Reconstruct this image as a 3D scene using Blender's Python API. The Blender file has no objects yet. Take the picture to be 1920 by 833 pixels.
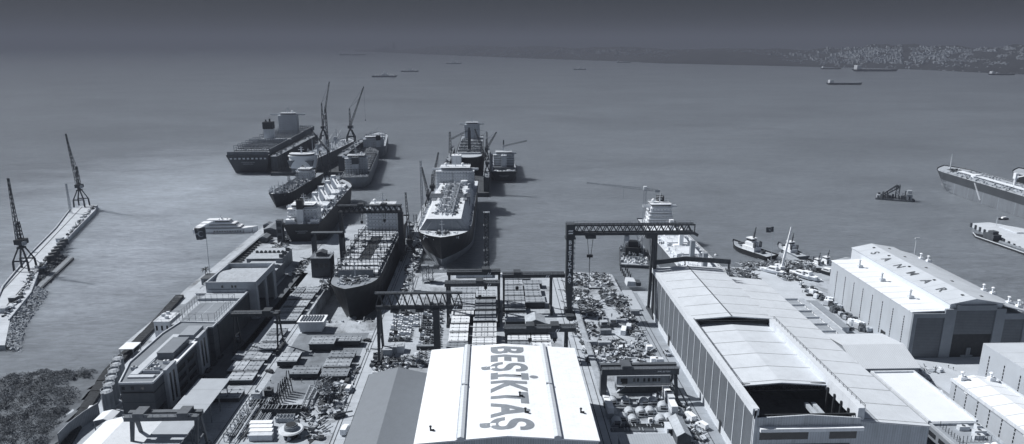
import bpy, bmesh, math, random
from mathutils import Vector, Matrix, noise
random.seed(7)
R=math.radians
SC=bpy.context.scene; COL=SC.collection
# ---------------------------------------------------------------- camera geometry (photo 1920 x 833)
F=1280.; CX,CY=960.,416.5; H=150.; P=math.atan((CY-80)/F); YAW=math.atan(40/math.hypot(F,CY-80))
def G(px,py,z=0.):
    """the world point at height z that stands at a measured spot of the survey photo"""
    u=(px-CX)/F; v=(py-CY)/F
    fy=math.cos(P)-v*math.sin(P); dz=-(math.sin(P)+v*math.cos(P)); t=(z-H)/dz
    x=u*t; y=fy*t; c,s=math.cos(YAW),math.sin(YAW)
    return Vector((x*c+y*s,-x*s+y*c,z))
def HT(px,py,Y):
    """x and height of what is seen at a survey spot, once its distance Y is known"""
    u=(px-CX)/F; v=(py-CY)/F
    fy=math.cos(P)-v*math.sin(P); dz=-(math.sin(P)+v*math.cos(P)); c,s=math.cos(YAW),math.sin(YAW)
    t=Y/(-u*s+fy*c)
    return (u*c+fy*s)*t, H+dz*t
# ---------------------------------------------------------------- materials
MATS={}
def colr(v):
    k=1-0.75*min(1,v)
    return (v*(1-.14*k), v*(1-.005*k), v*(1+.17*k), 1)
def mat(key, v, rough=.75, var=.12, scale=.25, metal=0., spec=.3, seams=(), grime=.0, rib=None, bump=0.):
    """procedural grey paint/concrete/steel: two noise scales of wear, optional seams ((axis, period, width, factor), ...)"""
    if key in MATS: return MATS[key]
    m=bpy.data.materials.new(key); m.use_nodes=True; nt=m.node_tree; N=nt.nodes; L=nt.links
    b=N['Principled BSDF']; b.inputs['Roughness'].default_value=rough; b.inputs['Metallic'].default_value=metal
    b.inputs['Specular IOR Level'].default_value=spec
    geo=N.new('ShaderNodeNewGeometry')
    n1=N.new('ShaderNodeTexNoise'); n1.inputs['Scale'].default_value=scale; n1.inputs['Detail'].default_value=6; n1.inputs['Roughness'].default_value=.65
    L.new(geo.outputs['Position'],n1.inputs['Vector'])
    mr=N.new('ShaderNodeMapRange'); mr.inputs['From Min'].default_value=.3; mr.inputs['From Max'].default_value=.7
    mr.inputs['To Min'].default_value=1-var; mr.inputs['To Max'].default_value=1+var
    L.new(n1.outputs['Fac'],mr.inputs['Value']); fac=mr.outputs['Result']
    def mul(a,bb):
        q=N.new('ShaderNodeMath'); q.operation='MULTIPLY'
        for i,x in ((0,a),(1,bb)):
            if isinstance(x,(int,float)): q.inputs[i].default_value=x
            else: L.new(x,q.inputs[i])
        return q.outputs[0]
    if grime>0:
        mp=N.new('ShaderNodeMapping'); mp.inputs['Scale'].default_value=(1,1,.12); L.new(geo.outputs['Position'],mp.inputs['Vector'])
        n2=N.new('ShaderNodeTexNoise'); n2.inputs['Scale'].default_value=scale*3; n2.inputs['Detail'].default_value=4; L.new(mp.outputs[0],n2.inputs['Vector'])
        r2=N.new('ShaderNodeMapRange'); r2.inputs['From Min'].default_value=.5; r2.inputs['From Max'].default_value=.75
        r2.inputs['To Min'].default_value=1; r2.inputs['To Max'].default_value=1-grime; L.new(n2.outputs['Fac'],r2.inputs['Value'])
        fac=mul(fac,r2.outputs['Result'])
    if seams:
        sx=N.new('ShaderNodeSeparateXYZ'); L.new(geo.outputs['Position'],sx.inputs[0])
        for ax,per,w,f in seams:
            q=N.new('ShaderNodeMath'); q.operation='MULTIPLY'; L.new(sx.outputs['XYZ'.index(ax)],q.inputs[0]); q.inputs[1].default_value=1/per
            fr=N.new('ShaderNodeMath'); fr.operation='FRACT'; L.new(q.outputs[0],fr.inputs[0])
            lt=N.new('ShaderNodeMath'); lt.operation='LESS_THAN'; L.new(fr.outputs[0],lt.inputs[0]); lt.inputs[1].default_value=w/per
            m2=N.new('ShaderNodeMapRange'); m2.inputs['To Min'].default_value=1; m2.inputs['To Max'].default_value=f; L.new(lt.outputs[0],m2.inputs['Value'])
            fac=mul(fac,m2.outputs['Result'])
    vm=N.new('ShaderNodeVectorMath'); vm.operation='SCALE'; vm.inputs[0].default_value=colr(v)[:3]; L.new(fac,vm.inputs['Scale'])
    L.new(vm.outputs[0],b.inputs['Base Color'])
    if bump:
        bp=N.new('ShaderNodeBump'); bp.inputs['Strength'].default_value=.6; bp.inputs['Distance'].default_value=bump
        L.new(n1.outputs['Fac'],bp.inputs['Height']); L.new(bp.outputs[0],b.inputs['Normal'])
    MATS[key]=m; return m
def ground_mat():
    m=mat('yard_concrete',.42,.9,.18,.07,seams=(('Y',12,.35,.8),('X',9,.3,.84)),grime=0)
    nt=m.node_tree; N=nt.nodes; L=nt.links; b=N['Principled BSDF']
    src=b.inputs['Base Color'].links[0].from_socket
    geo=N.new('ShaderNodeNewGeometry')
    n=N.new('ShaderNodeTexNoise'); n.inputs['Scale'].default_value=.035; n.inputs['Detail'].default_value=8; n.inputs['Roughness'].default_value=.7; n.inputs['Distortion'].default_value=1.2
    L.new(geo.outputs['Position'],n.inputs['Vector'])
    r=N.new('ShaderNodeMapRange'); r.inputs['From Min'].default_value=.5; r.inputs['From Max'].default_value=.64; r.inputs['To Min'].default_value=1; r.inputs['To Max'].default_value=.42
    L.new(n.outputs['Fac'],r.inputs['Value'])
    n3=N.new('ShaderNodeTexNoise'); n3.inputs['Scale'].default_value=.9; n3.inputs['Detail'].default_value=5; L.new(geo.outputs['Position'],n3.inputs['Vector'])
    r3=N.new('ShaderNodeMapRange'); r3.inputs['From Min'].default_value=.55; r3.inputs['From Max'].default_value=.72; r3.inputs['To Min'].default_value=1; r3.inputs['To Max'].default_value=.7
    L.new(n3.outputs['Fac'],r3.inputs['Value'])
    q=N.new('ShaderNodeMath'); q.operation='MULTIPLY'; L.new(r.outputs[0],q.inputs[0]); L.new(r3.outputs[0],q.inputs[1])
    vm=N.new('ShaderNodeVectorMath'); vm.operation='SCALE'; L.new(src,vm.inputs[0]); L.new(q.outputs[0],vm.inputs['Scale']); L.new(vm.outputs[0],b.inputs['Base Color'])
    return m
def sea_mat():
    m=bpy.data.materials.new('sea_water'); m.use_nodes=True; nt=m.node_tree; N=nt.nodes; L=nt.links
    b=N['Principled BSDF']; b.inputs['Roughness'].default_value=.32; b.inputs['IOR'].default_value=1.33; b.subsurface_method='BURLEY'; b.inputs['Subsurface Weight'].default_value=.85; b.inputs['Subsurface Radius'].default_value=(1,1,1); b.inputs['Subsurface Scale'].default_value=16
    geo=N.new('ShaderNodeNewGeometry')
    def nz(scale,sx,sy,rot=0,det=5):
        mp=N.new('ShaderNodeMapping'); mp.inputs['Scale'].default_value=(sx,sy,1); mp.inputs['Rotation'].default_value=(0,0,rot); L.new(geo.outputs['Position'],mp.inputs['Vector'])
        n=N.new('ShaderNodeTexNoise'); n.inputs['Scale'].default_value=scale; n.inputs['Detail'].default_value=det; n.inputs['Roughness'].default_value=.6; n.inputs['Distortion'].default_value=.6
        L.new(mp.outputs[0],n.inputs['Vector']); return n.outputs['Fac']
    def rng(x,a,bb,c,d):
        r=N.new('ShaderNodeMapRange'); r.inputs['From Min'].default_value=a; r.inputs['From Max'].default_value=bb; r.inputs['To Min'].default_value=c; r.inputs['To Max'].default_value=d; L.new(x,r.inputs['Value']); return r.outputs[0]
    def mth(op,a,bb):
        q=N.new('ShaderNodeMath'); q.operation=op
        for i,x in ((0,a),(1,bb)):
            if isinstance(x,(int,float)): q.inputs[i].default_value=x
            else: L.new(x,q.inputs[i])
        return q.outputs[0]
    big=rng(nz(.004,.7,1.3,.3),.3,.7,.86,1.15)
    mid=rng(nz(.02,.6,1.5,.3,7),.35,.7,.95,1.07)
    fine=mth('MULTIPLY',rng(nz(.45,.3,1.,.15,4),.32,.68,.8,1.2),rng(nz(.1,.35,1.2,.15,3),.35,.65,.93,1.07))
    # pale reflected-light glow painted into the base colour past the left-hand piers (broad patches)
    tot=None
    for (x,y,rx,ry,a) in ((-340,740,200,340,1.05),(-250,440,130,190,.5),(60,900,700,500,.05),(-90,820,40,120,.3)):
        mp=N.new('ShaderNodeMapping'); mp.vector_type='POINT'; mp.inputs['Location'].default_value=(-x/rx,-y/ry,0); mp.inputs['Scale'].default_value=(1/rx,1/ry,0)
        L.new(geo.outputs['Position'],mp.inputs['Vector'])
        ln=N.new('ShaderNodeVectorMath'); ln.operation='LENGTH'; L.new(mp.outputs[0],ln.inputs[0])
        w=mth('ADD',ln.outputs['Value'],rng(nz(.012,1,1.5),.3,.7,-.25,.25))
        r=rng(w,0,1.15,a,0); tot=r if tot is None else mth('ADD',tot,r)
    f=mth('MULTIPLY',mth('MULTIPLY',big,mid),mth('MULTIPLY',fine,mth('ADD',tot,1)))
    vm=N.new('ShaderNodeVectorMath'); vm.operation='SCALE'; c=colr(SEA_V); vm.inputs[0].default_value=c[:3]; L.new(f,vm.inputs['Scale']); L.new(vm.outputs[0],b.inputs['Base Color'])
    bp=N.new('ShaderNodeBump'); bp.inputs['Strength'].default_value=.5; bp.inputs['Distance'].default_value=.5; L.new(nz(.3,.6,1.5,.3,6),bp.inputs['Height']); L.new(bp.outputs[0],b.inputs['Normal'])
    return m
SEA_V=.18
# ---------------------------------------------------------------- mesh builder
class M:
    def __init__(s): s.v=[]; s.f=[]
    def quad(s,a,b,c,d):
        n=len(s.v); s.v+= [tuple(a),tuple(b),tuple(c),tuple(d)]; s.f.append((n,n+1,n+2,n+3)); return s
    def poly(s,pts):
        n=len(s.v); s.v+=[tuple(p) for p in pts]; s.f.append(tuple(range(n,n+len(pts)))); return s
    def box(s,x0,x1,y0,y1,z0,z1):
        n=len(s.v)
        s.v+=[(x0,y0,z0),(x1,y0,z0),(x1,y1,z0),(x0,y1,z0),(x0,y0,z1),(x1,y0,z1),(x1,y1,z1),(x0,y1,z1)]
        s.f+=[(n,n+3,n+2,n+1),(n+4,n+5,n+6,n+7),(n,n+1,n+5,n+4),(n+1,n+2,n+6,n+5),(n+2,n+3,n+7,n+6),(n+3,n,n+4,n+7)]
        return s
    def obox(s,c,l,w,h,rz=0,rx=0,ry=0):
        """box of size l,w,h whose base centre is c"""
        mt=Matrix.Translation(Vector(c))@Matrix.Rotation(rz,4,'Z')@Matrix.Rotation(ry,4,'Y')@Matrix.Rotation(rx,4,'X')
        n=len(s.v)
        for z in (0,h):
            for x,y in ((-l/2,-w/2),(l/2,-w/2),(l/2,w/2),(-l/2,w/2)): s.v.append(tuple(mt@Vector((x,y,z))))
        s.f+=[(n,n+3,n+2,n+1),(n+4,n+5,n+6,n+7),(n,n+1,n+5,n+4),(n+1,n+2,n+6,n+5),(n+2,n+3,n+7,n+6),(n+3,n,n+4,n+7)]
        return s
    def beam(s,p,q,w,h=None,w2=None):
        """bar of section w x h from p to q, tapering to w2"""
        h=h or w; p=Vector(p); q=Vector(q); d=(q-p)
        if d.length<1e-6: return s
        d.normalize(); up=Vector((0,0,1)) if abs(d.z)<.95 else Vector((0,1,0))
        a=d.cross(up).normalized(); b=a.cross(d).normalized(); k=(w2/w) if w2 else 1; n=len(s.v)
        for c,e in ((p,1),(q,k)):
            for i,j in ((-1,-1),(1,-1),(1,1),(-1,1)): s.v.append(tuple(c+a*(i*w/2*e)+b*(j*h/2*e)))
        s.f+=[(n,n+3,n+2,n+1),(n+4,n+5,n+6,n+7),(n,n+1,n+5,n+4),(n+1,n+2,n+6,n+5),(n+2,n+3,n+7,n+6),(n+3,n,n+4,n+7)]
        return s
    def tube(s,p,q,r,n=8,r2=None,cap=True):
        r2=r if r2 is None else r2; p=Vector(p); q=Vector(q); d=(q-p).normalized(); up=Vector((0,0,1)) if abs(d.z)<.95 else Vector((0,1,0))
        a=d.cross(up).normalized(); b=a.cross(d).normalized(); k=len(s.v)
        for c,rr in ((p,r),(q,r2)):
            for i in range(n):
                t=2*math.pi*i/n; s.v.append(tuple(c+a*(math.cos(t)*rr)+b*(math.sin(t)*rr)))
        for i in range(n): s.f.append((k+i,k+(i+1)%n,k+n+(i+1)%n,k+n+i))
        if cap: s.f.append(tuple(range(k+n-1,k-1,-1))); s.f.append(tuple(range(k+n,k+2*n)))
        return s
    def dome(s,c,r,h,n=12,m=4,z0=0):
        k=len(s.v); c=Vector(c)
        for j in range(m):
            t=math.pi/2*j/m
            for i in range(n):
                u=2*math.pi*i/n; s.v.append((c.x+math.cos(u)*r*math.cos(t),c.y+math.sin(u)*r*math.cos(t),c.z+h*math.sin(t)))
        s.v.append((c.x,c.y,c.z+h))
        for j in range(m-1):
            for i in range(n): s.f.append((k+j*n+i,k+j*n+(i+1)%n,k+(j+1)*n+(i+1)%n,k+(j+1)*n+i))
        for i in range(n): s.f.append((k+(m-1)*n+i,k+(m-1)*n+(i+1)%n,k+m*n))
        return s
    def prism(s,prof,a0,a1,axis='Y'):
        """closed profile extruded along axis; profile in (x,z) for Y, (y,z) for X, (x,y) for Z"""
        n=len(prof); k=len(s.v)
        for a in (a0,a1):
            for u,w in prof: s.v.append((u,a,w) if axis=='Y' else (a,u,w) if axis=='X' else (u,w,a))
        for i in range(n): s.f.append((k+i,k+(i+1)%n,k+n+(i+1)%n,k+n+i))
        s.f.append(tuple(range(k+n-1,k-1,-1))); s.f.append(tuple(range(k+n,k+2*n)))
        return s
    def truss(s,p,q,w,n,t,w2=None,sides=4):
        """four-chord lattice from p to q, section w (tapering to w2), n bays, bar thickness t"""
        p=Vector(p); q=Vector(q); d=(q-p); ln=d.length; d.normalize(); up=Vector((0,0,1)) if abs(d.z)<.95 else Vector((0,1,0))
        a=d.cross(up).normalized(); b=a.cross(d).normalized(); w2=w2 or w
        cs=[]
        for i in range(n+1):
            c=p+(q-p)*(i/n); ww=(w+(w2-w)*i/n)/2
            cs.append([c+a*(x*ww)+b*(y*ww) for x,y in ((-1,-1),(1,-1),(1,1),(-1,1))])
        for j in range(4):
            s.beam(cs[0][j],cs[n][j],t,t)
        for i in range(n):
            for j in range(4):
                k=(j+1)%4
                if (i+j)%2: s.beam(cs[i][j],cs[i+1][k],t*.65)
                else: s.beam(cs[i][k],cs[i+1][j],t*.65)
        return s
    def warren(s,p,q,hgt,n,t):
        """flat zig-zag web of height hgt above the line p-q"""
        p=Vector(p); q=Vector(q); u=Vector((0,0,hgt))
        for i in range(n):
            a=p+(q-p)*(i/n); m_=p+(q-p)*((i+.5)/n)+u; b=p+(q-p)*((i+1)/n)
            s.beam(a,m_,t); s.beam(m_,b,t)
        return s
    def rail(s,pts,h=1.1,t=.09,step=4.):
        for p,q in zip(pts,pts[1:]):
            p=Vector(p); q=Vector(q); n=max(1,int((q-p).length/step))
            s.beam(p+Vector((0,0,h)),q+Vector((0,0,h)),t); s.beam(p+Vector((0,0,h*.5)),q+Vector((0,0,h*.5)),t*.7)
            for i in range(n+1):
                c=p+(q-p)*(i/n); s.beam(c,c+Vector((0,0,h)),t)
        return s
    def add(s,o,mt):
        k=len(s.v); s.v+=[tuple(mt@Vector(v)) for v in o.v]; s.f+=[tuple(i+k for i in f) for f in o.f]; return s
    def build(s,name,material,parent=None,world=True,label=None,kind=None,smooth=False):
        me=bpy.data.meshes.new(name)
        vs=s.v
        if parent is not None and world:
            inv=wm(parent).inverted(); vs=[tuple(inv@Vector(v)) for v in vs]
        me.from_pydata(vs,[],s.f); me.materials.append(material); me.update()
        if smooth:
            for p in me.polygons: p.use_smooth=True
        o=bpy.data.objects.new(name,me); COL.objects.link(o)
        if parent is not None: o.parent=parent
        if label: o['label']=label
        if kind: o['kind']=kind
        return o
def wm(o):
    m=o.matrix_basis.copy(); p=o.parent
    while p is not None: m=p.matrix_basis@m; p=p.parent
    return m
LABELS={}
def tag(o,label,cat,group=None):
    if group is None or label not in LABELS: pass
    LABELS.setdefault(label,[]).append(o.name)
    o['label']=label; o['category']=cat
    if group: o['group']=group
    return o
def thing(name,label,cat,loc=(0,0,0),rz=0,group=None):
    o=bpy.data.objects.new(name,None); COL.objects.link(o); o.location=loc; o.rotation_euler=(0,0,rz); o.empty_display_size=1
    bpy_fix(o); return tag(o,label,cat,group)
def bpy_fix(o):
    o.matrix_basis=Matrix.Translation(o.location)@Matrix.Rotation(o.rotation_euler.z,4,'Z')
def struct(name,m,material,kind='structure',smooth=False):
    o=m.build(name,material,smooth=smooth); o['kind']=kind; return o
def dup(root,loc,rz=0,label=None,group=None,scale=1):
    kids=[c for c in COL.objects if c.parent is root] if root.name not in KIDS else KIDS[root.name]
    KIDS[root.name]=kids
    r=root.copy(); COL.objects.link(r); r.matrix_basis=Matrix.Translation(Vector(loc))@Matrix.Rotation(rz,4,'Z')@Matrix.Scale(scale,4)
    if label: r['label']=label; LABELS.setdefault(label,[]).append(r.name)
    if group: r['group']=group
    for ch in kids:
        c=ch.copy(); COL.objects.link(c); c.parent=r
        if ch.name not in KIDS: KIDS[ch.name]=[g for g in COL.objects if g.parent is ch]
        for g in KIDS[ch.name]:
            d=g.copy(); COL.objects.link(d); d.parent=c
    return r
KIDS={}
ORD=['first','second','third','fourth','fifth','sixth','seventh','eighth','ninth','tenth','eleventh','twelfth','thirteenth','fourteenth','fifteenth','sixteenth','seventeenth','eighteenth','nineteenth','twentieth']
def text_mesh(txt,size,extr=.02,bold=0.,spacing=1.,align='CENTER'):
    cu=bpy.data.curves.new('t','FONT'); cu.body=txt; cu.size=size; cu.align_x=align; cu.align_y='CENTER'; cu.extrude=extr; cu.offset=bold; cu.space_character=spacing; cu.resolution_u=4
    o=bpy.data.objects.new('t',cu); COL.objects.link(o); dg=bpy.context.evaluated_depsgraph_get()
    me=bpy.data.meshes.new_from_object(o.evaluated_get(dg)); bpy.data.objects.remove(o); bpy.data.curves.remove(cu)
    return me
def text_part(name,me,material,parent,mt):
    me.transform(mt)
    me.transform(wm(parent).inverted()) if parent else None
    me.materials.clear(); me.materials.append(material)
    o=bpy.data.objects.new(name,me); COL.objects.link(o); o.parent=parent; return o
# palette
white=mat('white_paint',.82,.6,.05,.3,grime=.12)
offw=mat('offwhite_paint',.62,.65,.1,.3,grime=.2)
lgrey=mat('light_grey_steel',.42,.7,.15,.25,grime=.25)
mgrey=mat('mid_grey_steel',.22,.7,.2,.3,grime=.3)
dgrey=mat('dark_grey_steel',.09,.65,.25,.4,grime=.3)
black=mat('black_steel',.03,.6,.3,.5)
rust=mat('rusty_steel',.13,.85,.4,.6,grime=.4)
conc=mat('weathered_concrete',.36,.9,.2,.15,grime=.3)
glass=mat('dark_glass',.02,.15,.1,.5,spec=.6)
SKY_V=.10; HAZE_C=(.205,.227,.287,1); HAZE_D=2.0e-4
SKY_UP=5.5
# ================================================================= SETTING
w=bpy.data.worlds.new('World'); SC.world=w; w.use_nodes=True; nt=w.node_tree; N=nt.nodes; L=nt.links
SUN_EL=R(48); SUN_AZ=R(-70)          # azimuth from +Y (ahead), negative = to the left
sky=N.new('ShaderNodeTexSky'); sky.sky_type='NISHITA'; sky.sun_disc=False; sky.sun_elevation=SUN_EL; sky.sun_rotation=SUN_AZ; sky.altitude=150; sky.air_density=1; sky.dust_density=1.5
hs=N.new('ShaderNodeHueSaturation'); hs.inputs['Saturation'].default_value=.28; hs.inputs['Value'].default_value=SKY_V; L.new(sky.outputs[0],hs.inputs['Color'])
mx=N.new('ShaderNodeMix'); mx.data_type='RGBA'; mx.blend_type='MULTIPLY'; mx.inputs['Factor'].default_value=1; mx.inputs[7].default_value=(.9,.99,1.14,1); L.new(hs.outputs[0],mx.inputs[6])
tc=N.new('ShaderNodeTexCoord'); sz=N.new('ShaderNodeSeparateXYZ'); L.new(tc.outputs['Generated'],sz.inputs[0])   # thick dull band low down, brighter haze overhead
rg=N.new('ShaderNodeMapRange'); rg.inputs['From Min'].default_value=.07; rg.inputs['From Max'].default_value=.4; rg.inputs['To Min'].default_value=1; rg.inputs['To Max'].default_value=SKY_UP; L.new(sz.outputs['Z'],rg.inputs['Value'])
sm=N.new('ShaderNodeVectorMath'); sm.operation='SCALE'; L.new(mx.outputs[2],sm.inputs[0]); L.new(rg.outputs[0],sm.inputs['Scale'])
L.new(sm.outputs[0],N['Background'].inputs['Color']); N['Background'].inputs['Strength'].default_value=.05
sd=Vector((math.sin(SUN_AZ)*math.cos(SUN_EL),math.cos(SUN_AZ)*math.cos(SUN_EL),math.sin(SUN_EL)))
la=bpy.data.lights.new('sun','SUN'); la.energy=4.4; la.angle=R(.5); la.color=(1,.985,.965)
so=bpy.data.objects.new('sun',la); COL.objects.link(so); so.rotation_euler=sd.to_track_quat('Z','Y').to_euler()
cam=bpy.data.cameras.new('camera'); co=bpy.data.objects.new('camera',cam); COL.objects.link(co); SC.camera=co
cam.sensor_width=36; cam.lens=F/1920*36; cam.clip_end=90000; cam.clip_start=1
co.location=(0,0,H); co.rotation_euler=(math.pi/2-P,0,-YAW)
SC.view_settings.view_transform='Standard'; SC.view_settings.look='None'; SC.view_settings.exposure=.45; SC.view_settings.gamma=1
SC.cycles.use_denoising=True; SC.cycles.max_bounces=5; SC.cycles.diffuse_bounces=2; SC.cycles.glossy_bounces=2; SC.cycles.transmission_bounces=1; SC.cycles.volume_bounces=0
SC.cycles.sample_clamp_indirect=4; SC.cycles.use_adaptive_sampling=True; SC.cycles.adaptive_threshold=.02
# haze
m=bpy.data.materials.new('haze'); m.use_nodes=True; nt=m.node_tree; nt.nodes.remove(nt.nodes['Principled BSDF'])
v=nt.nodes.new('ShaderNodeVolumePrincipled'); v.inputs['Color'].default_value=HAZE_C; v.inputs['Density'].default_value=HAZE_D; v.inputs['Anisotropy'].default_value=0
nt.links.new(v.outputs[0],nt.nodes['Material Output'].inputs['Volume'])
struct('haze',M().box(-34000,34000,-2000,62000,-16,330),m,'stuff')
# sea
sea=M(); xs=[-33000,-2000,-105.2,-65.8,2000,33000]; ys=[-1500,356.8,563,2500,61000]
for i in range(5):
    for j in range(4):
        if i==2 and j==1: continue      # the dry dock is dry
        sea.quad((xs[i],ys[j],-3),(xs[i+1],ys[j],-3),(xs[i+1],ys[j+1],-3),(xs[i],ys[j+1],-3))
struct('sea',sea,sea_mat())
gm=ground_mat()
OUT=[(-150,120),(-166,238),(-181,297),(-186,354),(-193,408),(-193,562),(-168,562),(-168,518),(-128,518),(-128,566),(-105,566),(-105,357),(-66,357),(-66,640),(-52,640),(-52,437),(52,437),(80,431),(80,398),(152,398),(152,446),(185,440),(212,437),(256,464),(274,440),(274,345),(310,338),(430,330),(430,120)]
def slab(pts,z0,z1):
    m=M(); n=len(pts); m.poly([(x,y,z1) for x,y in pts])
    for i in range(n):
        a=pts[i]; b=pts[(i+1)%n]; m.quad((a[0],a[1],z0),(b[0],b[1],z0),(b[0],b[1],z1),(a[0],a[1],z1))
    return m
OUT=OUT[::-1]
struct('yard_ground',slab(OUT,-13,0),gm)
# floor of the dry dock under the container ship, and its closing gate
struct('dry_dock_floor',M().box(-105,-66,357,562,-12.5,-10),conc)
dg_=thing('dock_gate','long low concrete gate closing the far end of the dry dock','gate',(-85,564,-3))
M().box(-105,-66,560,566,-10,.5).build('gate_wall',conc,dg_)
M().rail([(-104,565.5,.5),(-67,565.5,.5)]).build('handrail',mgrey,dg_)
# pier on the left
PIER=[(-250,330),(-269.5,363),(-285,406),(-306,447),(-334,526),(-347,566),(-365,622),(-376,646),(-387,649),(-392,628),(-364,560),(-338,486),(-311,418),(-283,365),(-262,330)]
pr=thing('pier','long pale concrete pier running out into the bay at far left','pier',(-330,480,0))
slab(PIER,-6,0).build('deck',mat('pier_concrete',.5,.9,.15,.1,seams=(('Y',15,.4,.8),)),pr)
m=M()
for i in range(9,14):
    a=Vector((*PIER[i],0)); b=Vector((*PIER[i+1],0)) if i+1<len(PIER) else a
    m.beam(a+Vector((0.5,0,.5)),b+Vector((.5,0,.5)),.9,1.0)
for i in range(1,7):
    a=Vector((*PIER[i],0)); b=Vector((*PIER[i+1],0)); m.beam(a+Vector((-.5,0,.4)),b+Vector((-.5,0,.4)),.7,.8)
m.build('parapet',lgrey,pr)
m=M()
for off in (6,17):
    for a,b in (((-266,345),(-378,640)),):
        p=Vector((a[0]+0-off+0,a[1],.12)); q=Vector((b[0]-0+8-off,b[1],.12)); m.beam(p,q,.5,.16)
m.build('crane_rail',dgrey,pr)
# path / road strips (4 mm sheets) beside the docks
rm=mat('pale_road',.44,.9,.15,.12,seams=(('Y',14,.35,.82),))
def strip(name,x0,x1,y0,y1,mt,z=.004): struct(name,M().quad((x0,y0,z),(x1,y0,z),(x1,y1,z),(x0,y1,z)),mt)
strip('yard_road',-63,-47,200,356,rm); strip('crane_road',-64.5,-53,357,640,rm)
strip('rail_road',36,52,200,430,rm); strip('hall_road',78,89.5,150,396,mat('hall_road',.3,.9,.15,.12,seams=(('Y',11,.3,.8),)))
strip('office_shade_road',-137,-124,200,440,mat('office_shade_asphalt',.11,.9,.2,.1)); strip('stained_pad',-103,-66,270,340,mat('oily_pad',.2,.9,.4,.1),.006); strip('quay_path',-190,-183,330,560,rm); strip('dockside_path',-128,-106,310,560,mat('dock_apron',.4,.9,.2,.1))  # strip beside the office: dark asphalt with the block's shade put into its colour
strip('marina_apron',153,200,380,438,mat('marina_apron',.5,.9,.12,.08,seams=(('Y',12,.4,.85),)))
strip('shed_lane',201,274,200,302,mat('shed_lane',.48,.9,.12,.08))
strip('seaside_path',-178,-163,200,330,mat('seaside_path',.44,.9,.2,.15))
# crane rails let into the ground
rl=M()
for x,y0,y1 in ((-106.5,200,560),(-108.5,200,560),(-63.5,210,640),(-62,210,640),(-53.2,200,430),(-50.5,200,430),(-49,200,430),(39.5,200,430),(42.5,200,430),(45.5,200,430),(80.5,150,396),(83,150,396),(85.2,150,396),(-29,200,436),(8.5,290,436),(-131,240,510)):
    rl.box(x-.16,x+.16,y0,y1,0,.1)
struct('crane_rails',rl,dgrey)
# dark rubble sea wall along the left shore
sw=thing('sea_wall','dark sloping sea wall between the scrub and the pale path','wall',(-175,290,0))
m=M(); pts=[(-148,120),(-166,238),(-181,297),(-186,354),(-191,396)]
for a,b in zip(pts,pts[1:]):
    for k in range(12):
        p=Vector((*a,0)).lerp(Vector((*b,0)),k/12); q=Vector((*a,0)).lerp(Vector((*b,0)),(k+1)/12)
        h=1.6+random.uniform(-.2,.2)
        m.prism([(0,0),(1,0),(1,1),(0,1)],0,.01) if False else None
        m.quad(p+Vector((-5,0,-3.5)),p+Vector((-1.5,0,h)),q+Vector((-1.5,0,h)),q+Vector((-5,0,-3.5)))
        m.quad(p+Vector((-1.5,0,h)),p+Vector((3.2,0,h)),q+Vector((3.2,0,h)),q+Vector((-1.5,0,h)))
        m.quad(p+Vector((3.2,0,h)),p+Vector((3.4,0,0)),q+Vector((3.4,0,0)),q+Vector((3.2,0,h)))
m.build('wall_body',mat('sea_wall_rock',.035,.95,.5,.9,bump=.4),sw)
# ---- scrub land bottom left
sg=M(); nx,ny=60,60
def scrub_h(x,y):
    # signed inside distance of the scrub cape
    edge=min((x+ (252-.12*(y-230)))/18.,(304-y+ (x+215)*.05)/10.)
    n=noise.noise(Vector((x*.06,y*.06,0)))*1.6+noise.noise(Vector((x*.2,y*.2,3)))*.6
    return -4.5+max(0,min(1,edge))*(5.2+n*1.2)+ (n*.6 if edge>0 else 0)
xs=[-290+i*(290-150)/nx for i in range(nx+1)]; ys=[150+j*(165)/ny for j in range(ny+1)]
for j in range(ny+1):
    for i in range(nx+1): sg.v.append((xs[i],ys[j],scrub_h(xs[i],ys[j])))
for j in range(ny):
    for i in range(nx):
        k=j*(nx+1)+i; x,y=xs[i],ys[j]
        lim=-166-(y-238)*.254 if y>238 else -166+(238-y)*.15
        if x<lim-4: sg.f.append((k,k+1,k+nx+2,k+nx+1))
struct('scrub_ground',sg,mat('scrub_soil',.13,.95,.35,.12),smooth=True)
lf=M(); lf2=M(); rnd=random.Random(3)
def leaf(mm,c,s):
    a=Vector((rnd.uniform(-1,1),rnd.uniform(-1,1),rnd.uniform(-.3,1))).normalized(); b=a.cross(Vector((rnd.uniform(-1,1),rnd.uniform(-1,1),rnd.uniform(-1,1)))).normalized()
    mm.quad(c-a*s,c+b*s*.6,c+a*s,c-b*s*.6)
cl=0
while cl<1500:
    x=rnd.uniform(-262,-166); y=rnd.uniform(215,304); lim=-166-(y-238)*.254 if y>238 else -166+(238-y)*.15
    if x>lim-7 or scrub_h(x,y)<-2.2: continue
    if noise.noise(Vector((x*.05,y*.05,7)))<-.3: continue
    cl+=1; r=rnd.uniform(.8,2.6); hh=r*rnd.uniform(.6,1.3); z=scrub_h(x,y); mm=lf if rnd.random()<.6 else lf2
    for _ in range(int(42*r)):
        th=rnd.uniform(0,6.28); ph=rnd.uniform(0,1.4); rr=r*rnd.uniform(.6,1)
        leaf(mm,Vector((x+math.cos(th)*rr*math.cos(ph),y+math.sin(th)*rr*math.cos(ph),z+hh*math.sin(ph)*rnd.uniform(.8,1.1))),rnd.uniform(.12,.28))
o=struct('scrub_bushes',lf,mat('scrub_leaves',.11,.8,.3,.2),'stuff'); o['label']='dark scrub bushes covering the headland by the sea wall'
o=struct('dry_brush',lf2,mat('dry_leaves',.19,.85,.3,.2),'stuff'); o['label']='paler dry brush growing among the dark scrub'
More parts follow.
